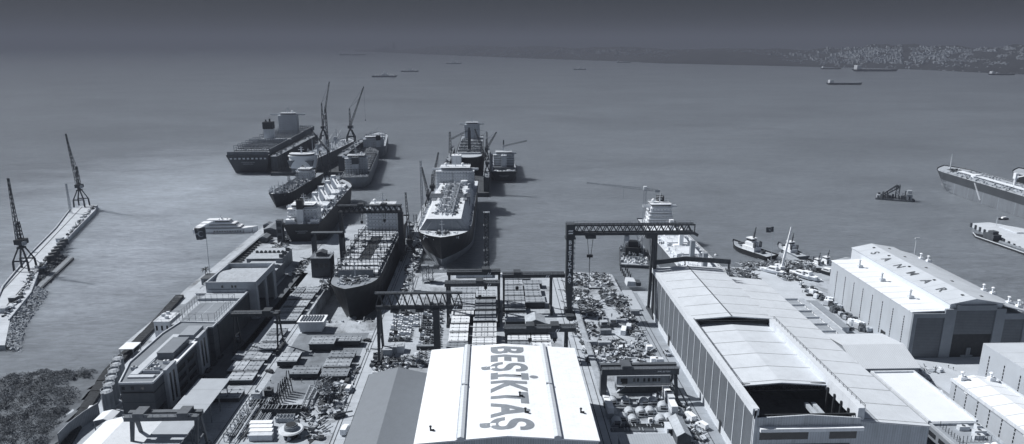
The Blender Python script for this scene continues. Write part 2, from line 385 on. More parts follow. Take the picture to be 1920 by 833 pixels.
# rocks
def rocks(name,label,n,fn,smin,smax,mt,seed=1):
    rr=random.Random(seed); m=M()
    for _ in range(n):
        x,y,z=fn(rr); s=rr.uniform(smin,smax); k=len(m.v); q=Matrix.Rotation(rr.uniform(0,6.3),4,'Z')@Matrix.Rotation(rr.uniform(-.6,.6),4,'X')
        pts=[(1,0,0),(.3,.9,0),(-.8,.6,0),(-.9,-.5,0),(.2,-1,0),(.4,.3,.7),(-.4,-.1,.8)]
        m.v+=[tuple(q@Vector([a*s*rr.uniform(.7,1.2) for a in p])+Vector((x,y,z))) for p in pts]
        m.f+=[(k,k+1,k+5),(k+1,k+2,k+6,k+5),(k+2,k+3,k+6),(k+3,k+4,k+6),(k+4,k,k+5,k+6),(k,k+4,k+3,k+2,k+1)]
    o=struct(name,m,mt,'stuff'); o['label']=label
rk=mat('riprap',.3,.95,.35,.5); rkd=mat('dark_riprap',.12,.95,.35,.5)
def along(pts,wd,zr):
    def fn(rr):
        i=rr.randrange(len(pts)-1); t=rr.random(); a,b=pts[i],pts[i+1]; u=rr.uniform(0,wd)
        return a[0]+(b[0]-a[0])*t+u, a[1]+(b[1]-a[1])*t-u*.3, zr[0]+(zr[1]-zr[0])*u/wd
    return fn
rocks('rubble_bank','pale boulders heaped along the near flank of the left pier',900,along([(-250,330),(-269,363),(-285,406),(-292,420)],9,(-.6,-3.2)),.5,1.5,rk,1)
rocks('boulder_bank','dark boulders under the middle of the left pier',500,along([(-300,436),(-315,470),(-322,492)],10,(-.6,-3.3)),.5,1.3,rkd,2)
rocks('shore_rocks','dark stones fringing the scrub headland waterline',500,along([(-256,240),(-246,270),(-232,291),(-205,299),(-188,300)],5,(-2.6,-3.2)),.3,.9,rk,3)
rocks('rock_spit','pale rocky shore beyond the hall at far right',1300,lambda r:(r.uniform(276,330),r.uniform(334,372)+0,0.2-2.8*0),.5,1.7,rk,4)
struct('rocky_shore',slab([(274.5,338),(340,332),(345,366),(300,378),(280,372)][::-1][::-1],-6,-.2),mat('shore_soil',.3,.95,.3,.2))
# ---- far shore: hills with the town on them
SHORE=[(600,96),(680,97),(800,102),(900,106),(1000,110),(1120,114),(1240,118),(1370,121),(1500,124),(1600,127),(1700,130),(1810,135),(1920,140),(2010,146)]
def lerp_tab(tab,x):
    if x<=tab[0][0]: return tab[0][1]
    for (a,b),(c,d) in zip(tab,tab[1:]):
        if x<=c: return b+(d-b)*(x-a)/(c-a)
    return tab[-1][1]
hillm=mat('hill_scrub',.03,.95,.35,.004); hillm2=mat('hill_far',.02,.95,.2,.001)
HILLP=[]
def hills(name,x0,x1,front,ridge,depth,mt,ztop=None,shore=True,n=140):
    m=M(); rows=9
    for i in range(n+1):
        px=x0+(x1-x0)*i/n; b=G(px,lerp_tab(front,px),-3); d=Vector((b.x,b.y,0)); L0=d.length; d.normalize()
        D=L0*(depth-1); Yr=(L0*depth)*d.y; X,z=HT(px,lerp_tab(ridge,px),Yr)
        for j in range(rows+1):
            t=j/rows
            if j<rows: zz=-3.5+(z+3.5)*(t**.8)*(1+.10*noise.noise(Vector((px*.02,t*4,depth)))); pp=d*(L0+D*t/(1-1/rows) if False else L0+D*t)
            else: zz=z*.3; pp=d*(L0+D*1.25)
            if j==rows-1: pass
            zz+= (noise.noise(Vector((px*.05,j*.9,1)))*.10*z if 0<j<rows else 0)
            m.v.append((pp.x,pp.y,zz))
    for i in range(n):
        for j in range(rows):
            k=i*(rows+1)+j; m.f.append((k,k+rows+1,k+rows+2,k+1))
    struct(name,m,mt,smooth=True); return m
RIDGE=[(600,97),(680,93),(740,92),(790,90),(815,85),(870,83),(950,87),(1000,85),(1080,88),(1140,86),(1200,87),(1260,91),(1330,88),(1400,89),(1500,91),(1560,88),(1600,86),(1640,80),(1690,77),(1750,82),(1820,87),(1870,83),(1920,77),(2010,74)]
hm=hills('hills',600,2010,SHORE,RIDGE,1.22,hillm)
NEAR=[(1180,117),(1240,106),(1290,96),(1340,92),(1400,97),(1460,105),(1520,113),(1580,120)]
hills('headland',1180,1580,[(a,b+1) for a,b in SHORE],NEAR,1.12,mat('headland_scrub',.025,.95,.35,.004))
NEAR2=[(1640,127),(1700,112),(1770,100),(1850,93),(1920,90),(2010,86)]
hills('near_hill',1640,2010,[(a,b) for a,b in SHORE],NEAR2,1.15,mat('near_hill_scrub',.025,.95,.35,.004))
hills('mountain',1180,1560,[(0,86),(2000,86)],[(1180,90),(1240,84),(1300,75),(1370,71),(1430,76),(1500,84),(1560,90)],1.3,hillm2)
tw=M(); tw2=M(); rr=random.Random(9)
dgx=[]
from mathutils.bvhtree import BVHTree
bv=BVHTree.FromPolygons([Vector(v) for v in hm.v],hm.f)
def town(n,fx,mm,hmin,hmax):
    c=0; k=0
    while c<n and k<n*6:
        k+=1; px,py=fx(rr)
        d=(G(px,py,0)-Vector((0,0,H))).normalized()
        if lerp_tab(RIDGE,px)+3.5+2.5*noise.noise(Vector((px*.03,0,2)))>py or noise.noise(Vector((px*.045,py*.16,5)))<-.12 or lerp_tab(SHORE,px)-1<py: continue
        hit=bv.ray_cast(Vector((0,0,H)),d)
        if hit[0] is None: continue
        p=hit[0]; s=p.length/4500
        mm.obox((p.x,p.y,p.z-6),rr.uniform(6,14)*s,rr.uniform(6,11)*s,6+rr.uniform(hmin,hmax)*s,rr.uniform(0,3)); c+=1
town(2600,lambda r:(r.uniform(1560,1920),r.gauss(104,9)),tw,0,8)
town(700,lambda r:(r.gauss(1640,60),r.gauss(106,6)),tw,2,16)
town(700,lambda r:(r.uniform(1240,1560),r.gauss(108,9)),tw2,0,6)
town(1100,lambda r:(r.uniform(800,1240),r.gauss(98,5)),tw2,0,6)
for _ in range(160):
    px=rr.uniform(1000,1920); p=G(px,lerp_tab(SHORE,px)-.5,-3); s=p.length/4500; tw.obox((p.x,p.y+15,-3),rr.uniform(10,60)*s,12*s,5*s,0)
o=struct('distant_town',tw,mat('town_walls',.3,.9,.2,.01),'stuff'); o['label']='pale hillside town on the far shore to the right'
o=struct('distant_suburb',tw2,mat('suburb_walls',.22,.9,.2,.01),'stuff'); o['label']='scattered buildings on the far shore in the middle'
p=G(738,97,0); X,z=HT(738,79,p.y)
ch=thing('power_station','hazy power station with a tall tapering chimney on the far horizon','power station',(p.x,p.y,0))
M().tube((p.x,p.y,0),(p.x,p.y,z),34,10,22).build('chimney',mgrey,ch)
M().box(p.x-300,p.x+20,p.y,p.y+100,0,60).box(p.x+60,p.x+200,p.y,p.y+100,0,40).box(p.x-160,p.x-60,p.y,p.y+60,60,84).build('turbine_hall',lgrey,ch)
# ================================================================= BUILDINGS
wall_d=mat('corrugated_grey',.2,.7,.1,.3,seams=(('X',.9,.25,.7),),grime=.15)
win_m=mat('window_glass',.025,.2,.3,.6,spec=.6)
def rail_part(pts,parent,name='handrail',h=1.1,mt=None,t=.1,step=4): return M().rail([Vector(p) for p in pts],h,t,step).build(name,mt or mgrey,parent)
# ---- white hall with the big lettering
bk=thing('white_hall','brilliant white gabled hall with large lettering across its roof','hall',(4.5,230,0))
X0,X1,Y0,Y1=-25.5,34.2,196.5,265.5; AP=4.4
def rz(x):   # roof height
    if x<=AP: return 24.6+(x-X0)/(AP-X0)*2.4
    return 24.6+(X1-x)/(X1-AP)*2.4
roofw=mat('white_roof',.86,.6,.05,.2,seams=(('Y',6.2,.14,.88),('X',1.1,.12,.95)),grime=.1)
for nm,a,b in (('roof',X0-.4,-11.8),('roof',-9.6,19.6),('roof',22.0,X1+.4)):
    xs=[a]+([AP] if a<AP<b else [])+[b]
    prof=[(x,rz(x)) for x in xs]+[(x,rz(x)-.5) for x in reversed(xs)]
    M().prism(prof,Y0-.6,Y1+.3).build(nm,roofw,bk)
for a,b in ((-11.8,-9.6),(19.6,22.0)):
    z=rz((a+b)/2)
    rv=M().prism([(a,z-.6),(a,z+.9),((a+b)/2,z+1.3),(b,z+.9),(b,z-.6)],Y0-.9,Y1+.3).build('ridge_vent',mat('vent_sheet',.6,.6,.05,.3,seams=(('Y',2,.2,.85),)),bk)
    M().box(a+.1,b-.1,Y0+34,Y0+34.8,z+.9,z+1.5).box(a-.5,a-.04,Y0-.6,Y1+.2,z-.35,z-.05).build('ridge_cap',lgrey,rv)
wt=mat('hall_sheeting',.5,.65,.08,.3,seams=(('X',.8,.2,.72),('Y',.8,.2,.72)),grime=.2)
prof=[(X0,0),(X1,0),(X1,rz(X1)-.5),(AP,rz(AP)-.5),(X0,rz(X0)-.5)]
M().prism(prof,Y0,Y1).build('wall',wt,bk)
for x,y in ((-21,203),(9.5,222),(11,211),(30.5,213)):
    z=rz(x); st=M().tube((x,y,z-.1),(x,y,z+1.6),.28,8).obox((x+.5,y,z-.05),1.5,.5,.5); st.tube((x,y,z+1.4),(x,y,z+1.75),.45,8); st.build('roof_vent',black,bk)
me=text_mesh('BEŞİKTAŞ',17.8,.0,.64,1.1)
bb=[v.co for v in me.vertices]; w0=min(v.x for v in bb); w1=max(v.x for v in bb)
sc=63.6/(w1-w0); me.transform(Matrix.Translation((0,0,0))@Matrix.Diagonal((sc,1.02,1,1))); me.transform(Matrix.Translation((5.1,231.6,0))@Matrix.Rotation(-math.pi/2,4,'Z'))
bm=bmesh.new(); bm.from_mesh(me); bmesh.ops.bisect_plane(bm,geom=bm.verts[:]+bm.edges[:]+bm.faces[:],plane_co=(AP,0,0),plane_no=(1,0,0)); 
for v in bm.verts: v.co.z=rz(v.co.x)+.05
bm.to_mesh(me); bm.free()
text_part('roof_lettering',me,mat('letter_paint',.24,.7,.15,.5),bk,Matrix.Identity(4))
# ---- grey shed at its left
sh=thing('grey_shed','plain grey gabled shed left of the white hall','shed',(-41,225,0))
cg=mat('grey_sheeting',.2,.7,.05,.3,seams=(('Y',.9,.15,.85),)); cg2=mat('grey_sheet_wall',.16,.7,.08,.3,seams=(('Y',.9,.15,.8),('X',.9,.15,.8)))
for nm,a,b in (('roof',(-53.6,11),(-41,14.2)),('roof',(-41,14.2),(-28.2,11))):
    M().prism([a,b,(b[0],b[1]-.35),(a[0],a[1]-.35)],170,271).build(nm,cg,sh)
M().prism([(-53.2,0),(-28.6,0),(-28.6,10.7),(-41,13.8),(-53.2,10.7)],171,270.5).build('wall',cg2,sh)
M().box(-53.9,-53.3,169,271.2,10.5,10.9).box(-28.5,-27.9,169,271.2,10.5,10.9).build('gutter',dgrey,sh)
# ---- the big two-bay fabrication hall
bh=thing('fabrication_hall','very large pale fabrication hall with one roof section open','hall',(115,285,0))
LX,MX,RX=90.,127.,151.5; NY,FY=207.5,358.
rp=mat('hall_roof',.6,.6,.07,.12,seams=(('Y',11.6,.5,.42),('X',9,.12,.9)),grime=.08)
rp2=mat('hall_roof_right',.62,.6,.07,.12,seams=(('Y',11.6,.45,.42),('X',12,.12,.9)),grime=.08)
def gab(x0,x1,z0,zr,y0,y1,th=.5,nm='roof',mt=None,xr=None):
    xr=(x0+x1)/2 if xr is None else xr
    return M().prism([(x0,z0),(xr,zr),(x1,z0),(x1,z0-th),(xr,zr-th),(x0,z0-th)],y0,y1).build(nm,mt or rp,bh)
gab(LX-.6,MX+.3,28.3,29.8,286,FY+1,nm='far_roof')
gab(LX+1.2,MX-1.2,25.0,26.2,230,288,nm='middle_roof')
M().prism([(MX+.2,22.9),(MX+.2,23.5),(RX+.5,20.9),(RX+.5,20.3)],NY-.3,FY+1).build('side_roof',rp2,bh)
M().box(MX-.3,MX+.15,286.2,FY,20,27.6).build('clerestory_wall',mgrey,bh)
# left wall: plinth, dark panels between pale pilasters, deep pale eave
pm=mat('wall_panel_blue_grey',.13,.65,.1,.15,grime=.15); pal=mat('pale_cladding',.62,.65,.06,.2,grime=.12)
M().box(LX-.1,LX+.5,NY,FY,0,3.4).build('plinth',pal,bh)
n=17
for i in range(n):
    y0=NY+1+(FY-NY-2)*i/n; y1=NY+1+(FY-NY-2)*(i+1)/n
    M().box(LX,LX+.4,y0+.25,y1-.25,3.4,26).build('wall_panel',pm,bh)
m=M()
for i in range(n+1):
    y=NY+1+(FY-NY-2)*i/n; m.box(LX-.22,LX+.1,y-.24,y+.24,3.4,26)
m.build('pilaster',pal,bh)
M().box(LX-1,LX+1.2,NY,FY+1,26,28.6).build('eave_gutter',pal,bh)
M().box(MX-1.2,MX+1.2,NY,286,23,28.2).build('valley_gutter',pal,bh)
M().box(LX+.5,MX,FY-.5,FY,0,28).box(MX,RX,FY-.5,FY,0,20).build('end_wall',pal,bh)
M().box(RX-.5,RX,NY,FY,0,20.4).build('side_wall',wall_d,bh)
fm=mat('front_cladding',.55,.65,.08,.2,seams=(('X',.9,.2,.8),),grime=.2)
M().prism([(LX+.4,0),(RX,0),(RX,20.6),(MX,23.2),(MX,24.6),((LX+MX)/2,26.1),(LX+.4,25.2)],NY-.5,NY).build('front_wall',fm,bh)
M().box(LX+1.5,MX+.5,NY-2.2,NY-.5,20.6,21.9).build('door_canopy',white,bh)
for a,b,c in ((LX+2,LX+19,0),(LX+26.5,MX-1,0)):
    M().box(a,b,NY-.62,NY-.5,16.8,19.6).build('window',win_m,bh)
M().box(LX+3,MX-3,NY-.6,NY-.5,0,15).build('door',dgrey,bh)
M().prism([(LX-.3,24.8),(LX+.4,28.4),(LX-.3,28.4)],NY-.6,NY).box(LX-.3,LX+.4,NY-.6,NY,0,28).build('corner_post',pal,bh)
# inside of the open bay
M().box(LX+.5,MX-1.3,NY,232,.02,.06).build('bay_floor',dgrey,bh)
for y in (209,231):
    m=M().beam((LX+1,y,25),(MX-1,y,25),.6,.8); m.beam((LX+1,y,22.6),(MX-1,y,22.6),.5,.5); m.warren((LX+1,y,22.6),(MX-1,y,22.6),2.4,14,.25); m.build('roof_truss',black,bh)
m=M().beam((LX+1,285.7,27.8),(MX-1,285.7,27.8),.5,.5); m.beam((LX+1,285.7,26.9),(MX-1,285.7,26.9),.3,.3); m.build('lintel_beam',black,bh)
for x in (LX+1.2,MX-1.6):
    for y in range(213,230,5): M().beam((x,y,0),(x,y,25),.6).build('column',black,bh)
M().box(MX-9.5,MX-8,209,229,17,18.4).box(MX-6.8,MX-5.3,209,229,17,18.4).box(MX-10,MX-5,216,219,18.4,19.4).build('bridge_crane',lgrey,bh)
# gable screen standing above the far end
M().prism([(LX-.5,28.6),(108.5,31.0),(RX-17,28.9),(RX-17,31.6),(108.5,33.6),(LX-.5,31.3)],FY+5,FY+6).build('gable_screen',dgrey,bh)
for x in (LX+1,108.5,RX-18): M().beam((x,FY+.5,20),(x,FY+5.5,31),.5).beam((x,FY+5.5,0),(x,FY+5.5,29),.5).build('screen_post',dgrey,bh)
rail_part([(MX+1,NY,28.2),(MX+1,286,28.2)],bh,h=1.2,mt=dgrey,t=.14,step=3)
rail_part([(LX+1.2,230,28.6),(LX+1.2,286,28.6)],bh,h=.6,mt=dgrey,t=.12,step=3)
M().box(LX-.3,LX,318,321,0,5.5).build('door',black,bh)
M().box(LX-.3,LX,238,240,0,5).build('door',black,bh)
M().box(108.3,108.8,286,FY+1,29.7,30.0).build('ridge_cap',dgrey,bh)
# ---- SANMAR hall
sn=thing('lettered_hall','three-bay grey hall with letters down its higher centre roof','hall',(231,345,0))
sw_=mat('side_cladding',.46,.65,.05,.12,grime=.08); sr=mat('centre_roof',.54,.65,.08,.1,seams=(('Y',9,.25,.7),)); sfr=mat('front_steel',.27,.7,.1,.2); sdoor=mat('rolling_door',.15,.6,.1,.3,seams=(('Z',.8,.2,.7),))
A0,A1=302.,383.
M().prism([(203,0),(221,0),(221,23.6),(203,23.6)],A0+.3,A1).build('side_wing',sw_,sn)
M().prism([(202.7,23.6),(221,24.3),(221,24.7),(202.7,24.1)],A0,A1+.3).build('wing_roof',mat('white_wing_roof',.8,.6,.04,.2,seams=(('Y',8,.5,.6),)),sn)
M().prism([(221,0),(247,0),(247,27.6),(233,30),(221,27.6)],A0+.3,395).build('centre_block',mat('centre_cladding',.62,.65,.04,.12),sn)
M().prism([(220.7,27.7),(233,30.2),(247.4,27.7),(247.4,28.1),(233,30.6),(220.7,28.1)],A0-.4,395.5).build('centre_roof',sr,sn)
M().prism([(247,0),(260,0),(260,21.5),(247,23.5)],A0+.3,396).build('side_wing',sw_,sn)
M().prism([(247.4,26.5),(247.4,27),(261,23.2),(261,22.7)],A0-.2,397).build('wing_roof',sr,sn)
# front: portal frame, doors
m=M()
for a,b,z in ((203,205,23.4),(218.6,224,25.5),(243.6,248.5,25.5),(258.6,260.4,21)): m.box(a,b,A0-.9,A0+.25,0,z)
m.box(205,218.6,A0-.9,A0+.25,21.2,23.4).box(224,243.6,A0-.9,A0+.25,24.8,27.4).box(248.5,258.6,A0-.9,A0+.25,20,23)
m.build('portal_frame',sfr,sn)
M().box(205,218.6,A0-.4,A0+.2,0,21.2).build('door',sdoor,sn)
M().box(224,243.6,A0-.4,A0+.2,12.3,24.8).build('door',sdoor,sn)
M().box(248.5,258.6,A0-.4,A0+.2,0,20).build('door',sdoor,sn)
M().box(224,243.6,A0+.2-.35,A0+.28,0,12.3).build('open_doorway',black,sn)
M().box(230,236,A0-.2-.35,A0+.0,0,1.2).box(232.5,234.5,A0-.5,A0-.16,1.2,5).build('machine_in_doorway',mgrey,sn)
for i in range(8):
    y=A0+6+i*9.6; mm=M()
    for k in range(13): mm.box(202.92,203.0,y-.3,y+.3,2.5+k*1.35,3.5+k*1.35)
    mm.build('window',win_m,sn,label='column of small windows')
M().box(202.8,203,A0+19,A0+23,0,5).build('door',black,sn)
ltr=mat('roof_letter_paint',.1,.7,.1,.5)
for i,c in enumerate('SANMAR'):
    me=text_mesh(c,6.6,0,.14); me.transform(Matrix.Translation((226.5,380-i*12.4,0))@Matrix.Rotation(-math.pi/2,4,'Z'))
    for v in me.vertices: v.co.z=28.2+(v.co.x-220.7)/(233-220.7)*2.5+.05
    text_part('roof_letter',me,ltr,sn,Matrix.Identity(4))
def vent(x,y,z,mt,par,h=3.5,nm='roof_vent'):
    o=M().obox((x,y,z-.2),2.6,1.8,1.6).build(nm,mt,par)
    M().tube((x-.4,y,z+1.2),(x-.4,y,z+h),.45,8).tube((x-.4,y,z+h),(x-.4,y,z+h+.4),.9,8,.5).build('cowl',mt,o)
for y in (368,345,319): vent(212,y,24.4,offw,sn,4.5)
for y in (384,330,312):
    vent(258,y,23.7,white,sn,3.6); vent(260,y-4,23.4,white,sn,3.6)
for x in (230.5,240):
    for y in (388,372,352,330,308): M().obox((x,y,29.7 if x<235 else 28.9),1.2,1.2,.7).build('skylight',black,sn)
# ---- corrugated shed / white flat roof / small office / windowed halls at lower right
cs=thing('corrugated_shed','pale corrugated gabled shed between the two big halls','shed',(176,290,0))
cm=mat('pale_corrugated',.62,.65,.04,.2,seams=(('X',.9,.25,.82),))
M().prism([(273.5,9),(288,14),(305.5,11.5),(305.5,11.1),(288,13.6),(273.5,8.6)],162.5,191.5,'X').build('roof',cm,cs)
M().prism([(274,0),(305,0),(305,11.1),(288,13.5),(274,8.6)],163,191,'X').build('wall',mat('shed_wall_blue',.3,.7,.08,.3),cs)
wf=thing('flat_roofed_shed','long white flat-roofed shed with a raised parapet beside the big hall','shed',(176,248,0))
M().box(166,185.5,228,269,0,9.4).build('wall',mat('shed_side_grey',.42,.7,.06,.3,seams=(('Y',.9,.15,.8),)),wf)
M().box(166.9,184.7,228.5,268.2,9.4,9.55).build('roof',mat('white_membrane',.75,.6,.03,.2),wf)
M().box(166,166.9,228,269,9.4,10.3).box(184.7,185.5,228,269,9.4,10.3).box(166.9,184.7,268.2,269,9.4,10.3).build('parapet',offw,wf)
so_=thing('small_office','small grey office with air conditioners on its flat roof','office',(176,215,0))
M().box(166.3,185.3,190,227.6,0,8.6).build('wall',mat('office_wall',.2,.8,.1,.3),so_)
M().box(166.3,167,190,227.6,8.6,9.6).box(184.7,185.3,190,227.6,8.6,9.6).box(167,184.7,227,227.6,8.6,9.6).build('parapet',lgrey,so_)
M().box(167,184.7,190,227,8.6,8.7).build('roof',mat('office_roof',.3,.9,.12,.2),so_)
for z in (2,5.2):
    for k in range(6): M().box(166.15,166.3,193+k*6,197.2+k*6,z,z+1.8).build('window',win_m,so_)
for x,y,l in ((177,224,4),(181,221,4.5),(178.5,218,4),(183,224.5,2)):
    u=M().obox((x,y,8.7),l,1.8,1.7).build('air_conditioner',offw,so_); M().tube((x,y,10.4),(x,y,10.6),.6,10).build('fan',dgrey,u)
for k in range(14): M().beam((169.5,226-k*1.6,8.7),(169.5,226-k*1.6,11.2),.16).build('screen_post',dgrey,so_)
for k in range(9): M().beam((170+k*1.5,216,8.7),(170+k*1.5,216,11.2),.16).build('screen_post',dgrey,so_)
M().dome((178,212,8.7),1.6,1.8).dome((181.5,213,8.7),1.4,1.5).build('vent_dome',white,so_)
wh=thing('windowed_hall','pale hall with columns of small windows and white panelled roof','hall',(200,235,0))
M().prism([(192,0),(209.5,0),(209.5,13.7),(201,15.2),(192,13.7)],200,254).build('wall',sw_,wh)
M().prism([(192,13.9),(201,15.4),(209.5,13.9),(209.5,13.6),(201,15.1),(192,13.6)],199.8,254.2).build('roof',mat('white_panel_roof',.78,.6,.03,.2,seams=(('Y',7,.45,.6),('X',8.7,.4,.9))),wh)
M().box(209.5,210.2,199.8,254.2,0,14.6).box(191.4,192,199.8,254.2,13,14.2).build('parapet',offw,wh)
for i in range(6):
    mm=M(); y=251-i*6.6
    for k in range(5): mm.box(191.9,191.99,y-.25,y+.25,5+k*1.6,6.1+k*1.6)
    mm.build('window',win_m,wh,label='column of small windows')
M().box(191.85,192,206,211,0,5.5).build('door',dgrey,wh)
for y in (213,245): M().box(191.88,192,y-1,y+1,12,12.5).build('lamp',white,wh)
for x,y in ((195,252),(206.5,251),(208,223)): vent(x,y,14.6,white,wh,3.2)
bx=thing('box_hall','tall plain grey hall at the right edge','hall',(235,250,0))
M().box(216,260,215,271,0,21.6).build('wall',sw_,bx); M().box(216,260,215,271,21.6,21.9).build('roof',sr,bx)
for i in range(4):
    mm=M(); y=266-i*9
    for k in range(9): mm.box(215.9,215.99,y-.25,y+.25,4+k*1.6,5.2+k*1.6)
    mm.build('window',win_m,bx,label='column of small windows')
vent(222,247,21.9,white,bx,3)
# low units between the halls
lu=thing('row_of_store_rooms','row of small flat-roofed store rooms beside the big hall','store rooms',(172,345,0))
M().box(163,179.2,306.5,374,0,3.2).build('wall',mat('store_wall',.5,.8,.1,.3),lu)
for k in range(7):
    y=308+k*9.2; M().box(163.4,178.8,y,y+8.2,3.2,3.5).build('roof',lgrey if k%2 else mat('store_roof',.3,.8,.12,.3),lu); M().box(163.2,179.3,y+8.2,y+8.7,3.2,4.6).build('parapet',offw,lu)
pc=thing('portable_cabins','long line of joined white cabins on the marina lane','cabins',(182,345,0))
M().box(180.3,184,312,374,0,3.2).build('wall',white,pc); M().box(180.1,184.2,311.8,374.2,3.2,3.4).build('roof',lgrey,pc)
mm=M()
for k in range(17): mm.box(180.22,180.3,314+k*3.4,315.4+k*3.4,1.1,2.1)
mm.build('window',win_m,pc)
pc=thing('portable_cabins','shorter line of cabins behind the long white line','cabins',(188,348,0))
M().box(186.2,190,332,370,0,3).build('wall',offw,pc); M().box(185.9,190.3,331.8,370.2,3,3.25).build('roof',mat('cabin_roof',.26,.8,.1,.3),pc)
# ---- office block at lower left
of=thing('office_block','long dark office block with flat roof and stair towers by the sea wall','office block',(-147,285,0))
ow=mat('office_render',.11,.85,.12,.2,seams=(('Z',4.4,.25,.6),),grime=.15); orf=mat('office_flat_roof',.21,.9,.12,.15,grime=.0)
plan=[(-150.3,253.5),(-137,253.5),(-137,309),(-134.8,309),(-134.8,314.5),(-153,316),(-155.5,302),(-155.5,272)]
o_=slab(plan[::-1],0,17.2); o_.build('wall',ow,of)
m=M(); inner=[(x*0.97+(-146)*.03, 285+(y-285)*.985) for x,y in plan]
for i in range(len(plan)):
    a,b=plan[i],plan[(i+1)%len(plan)]; m.beam((a[0],a[1],17.55),(b[0],b[1],17.55),.5,.8)
m.build('parapet',mat('office_parapet',.55,.8,.08,.3),of)
M().poly([(x,y,17.25) for x,y in inner][::-1]).build('roof',orf,of)
pwm=mat('roof_walkway',.5,.85,.1,.2)
M().box(-149.4,-139,258,260.2,17.3,17.9).box(-149.4,-146.2,260.2,300,17.3,18.1).build('raised_walkway',pwm,of)
M().box(-145,-138.2,275,291,17.3,20.4).build('penthouse',mat('penthouse_wall',.2,.85,.1,.3),of)
M().box(-145.2,-138,274.8,291.2,20.4,20.6).build('penthouse_roof',orf,of)
M().box(-145,-138.2,296,307,17.3,19.4).build('penthouse',mat('penthouse_wall2',.3,.85,.1,.3),of)
for i,(x,y) in enumerate(((-143.5,264),(-141,266),(-143,269),(-139.8,271.5),(-144,293.4),(-141.6,294),(-150.5,266))):
    u=M().obox((x,y,17.3),2.2,1.5,1.4).build('air_conditioner',offw if i%2 else lgrey,of); M().tube((x,y,18.7),(x,y,18.95),.5,10).build('fan',dgrey,u)
M().box(-145.3,-138,262,262.25,17.3,18.8).box(-145.3,-145,262,273,17.3,18.5).build('screen_wall',pwm,of)
for y in (267,299):
    t=M().box(-137.05,-135.6,y-4.6,y+4.6,0,18.6).build('stair_tower',mat('stair_tower',.42,.8,.08,.2),of)
    for dy in (-1.8,1.4): M().box(-135.6,-135.5,y+dy-.7,y+dy+.7,3,16).build('window',win_m,t)
for z in (2,6.4,10.8):
    for y0,y1 in ((274,282),(284.5,292)):
        M().box(-137,-136.9,y0,y1,z,z+2.0).build('window',win_m,of)
for x in (-149,-145.3,-141.3): M().box(x-.6,x+.6,253.4,253.5,14.6,16).build('window',win_m,of)
M().box(-142,-137.3,253.35,253.5,3.4,5.2).build('window',win_m,of)
M().box(-136.98,-136.88,254.5,261,3.4,5.2).build('window',win_m,of)
M().box(-150,-136.7,253.1,253.5,13.2,13.5).box(-137,-136.7,253.3,262,13.2,13.5).build('ledge',black,of)
M().box(-137.3,-134.9,270,292,17.3,18).build('balcony',white,of)
# ---- workshop with the court on its roof
wk=thing('workshop_block','long dark-walled workshop with a fenced sports court on its roof','workshop',(-146,345,0))
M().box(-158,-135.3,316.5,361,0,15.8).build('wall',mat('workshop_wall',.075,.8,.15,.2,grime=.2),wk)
M().box(-158,-135.3,316.5,361,15.8,16.0).build('roof',mat('court_concrete',.4,.9,.15,.2),wk)
M().box(-155.5,-138,319,345,16.0,16.05).build('sports_court',mat('court_paint',.24,.9,.1,.2,seams=(('X',8.7,.2,1.8),('Y',12.8,.2,1.8))),wk)
m=M(); pts=[(-156,318.5),(-137.4,318.5),(-137.4,346),(-156,346),(-156,318.5)]
for a,b in zip(pts,pts[1:]):
    k=int(math.dist(a,b)/3)
    for i in range(k): x=a[0]+(b[0]-a[0])*i/k; y=a[1]+(b[1]-a[1])*i/k; m.beam((x,y,16),(x,y,20.6),.13)
    m.beam((a[0],a[1],20.6),(b[0],b[1],20.6),.12); m.beam((a[0],a[1],18.3),(b[0],b[1],18.3),.07)
m.build('court_fence',mgrey,wk)
M().box(-136.2,-135.3,316.5,361,16,16.9).box(-158,-136.2,348,348.6,16,17.4).box(-158,-136.2,360.4,361,16,17.6).build('parapet',lgrey,wk)
# ---- tall workshop
tk=thing('tall_workshop','tall open-fronted workshop with a curved roof inside its parapet','workshop',(-145,380,0))
pwall=mat('pale_workshop',.42,.8,.1,.2,grime=.15)
M().box(-158.5,-131,361,361.8,0,22).box(-158.5,-157.7,361.8,395,0,22).box(-158.5,-131,394.2,395,0,22).build('wall',pwall,tk)
M().box(-132,-131,361.8,364,0,22).box(-132,-131,364,394.2,18.5,22).box(-132,-131,377,379,0,18.5).box(-132,-131,391,394.2,0,18.5).build('portal_frame',pwall,tk)
m=M(); pr_=[]
for k in range(9):
    t=k/8; pr_.append((364+t*29,18.4+3*math.sin(math.pi*min(1,t*1.1)*.9)))
m.prism(pr_+[(393,17.5),(364,17.5)],-157.7,-132,'X'); m.build('curved_roof',lgrey,tk)
M().box(-150,-149,361.8,362,19,20.4).box(-144.6,-143.6,360.9,361,18.6,20).box(-142.8,-141.8,360.9,361,18.6,20).box(-150,-149,360.9,361,18.6,20).build('window',win_m,tk)
M().box(-157,-132,364,394,.02,.1).build('workshop_floor',dgrey,tk)
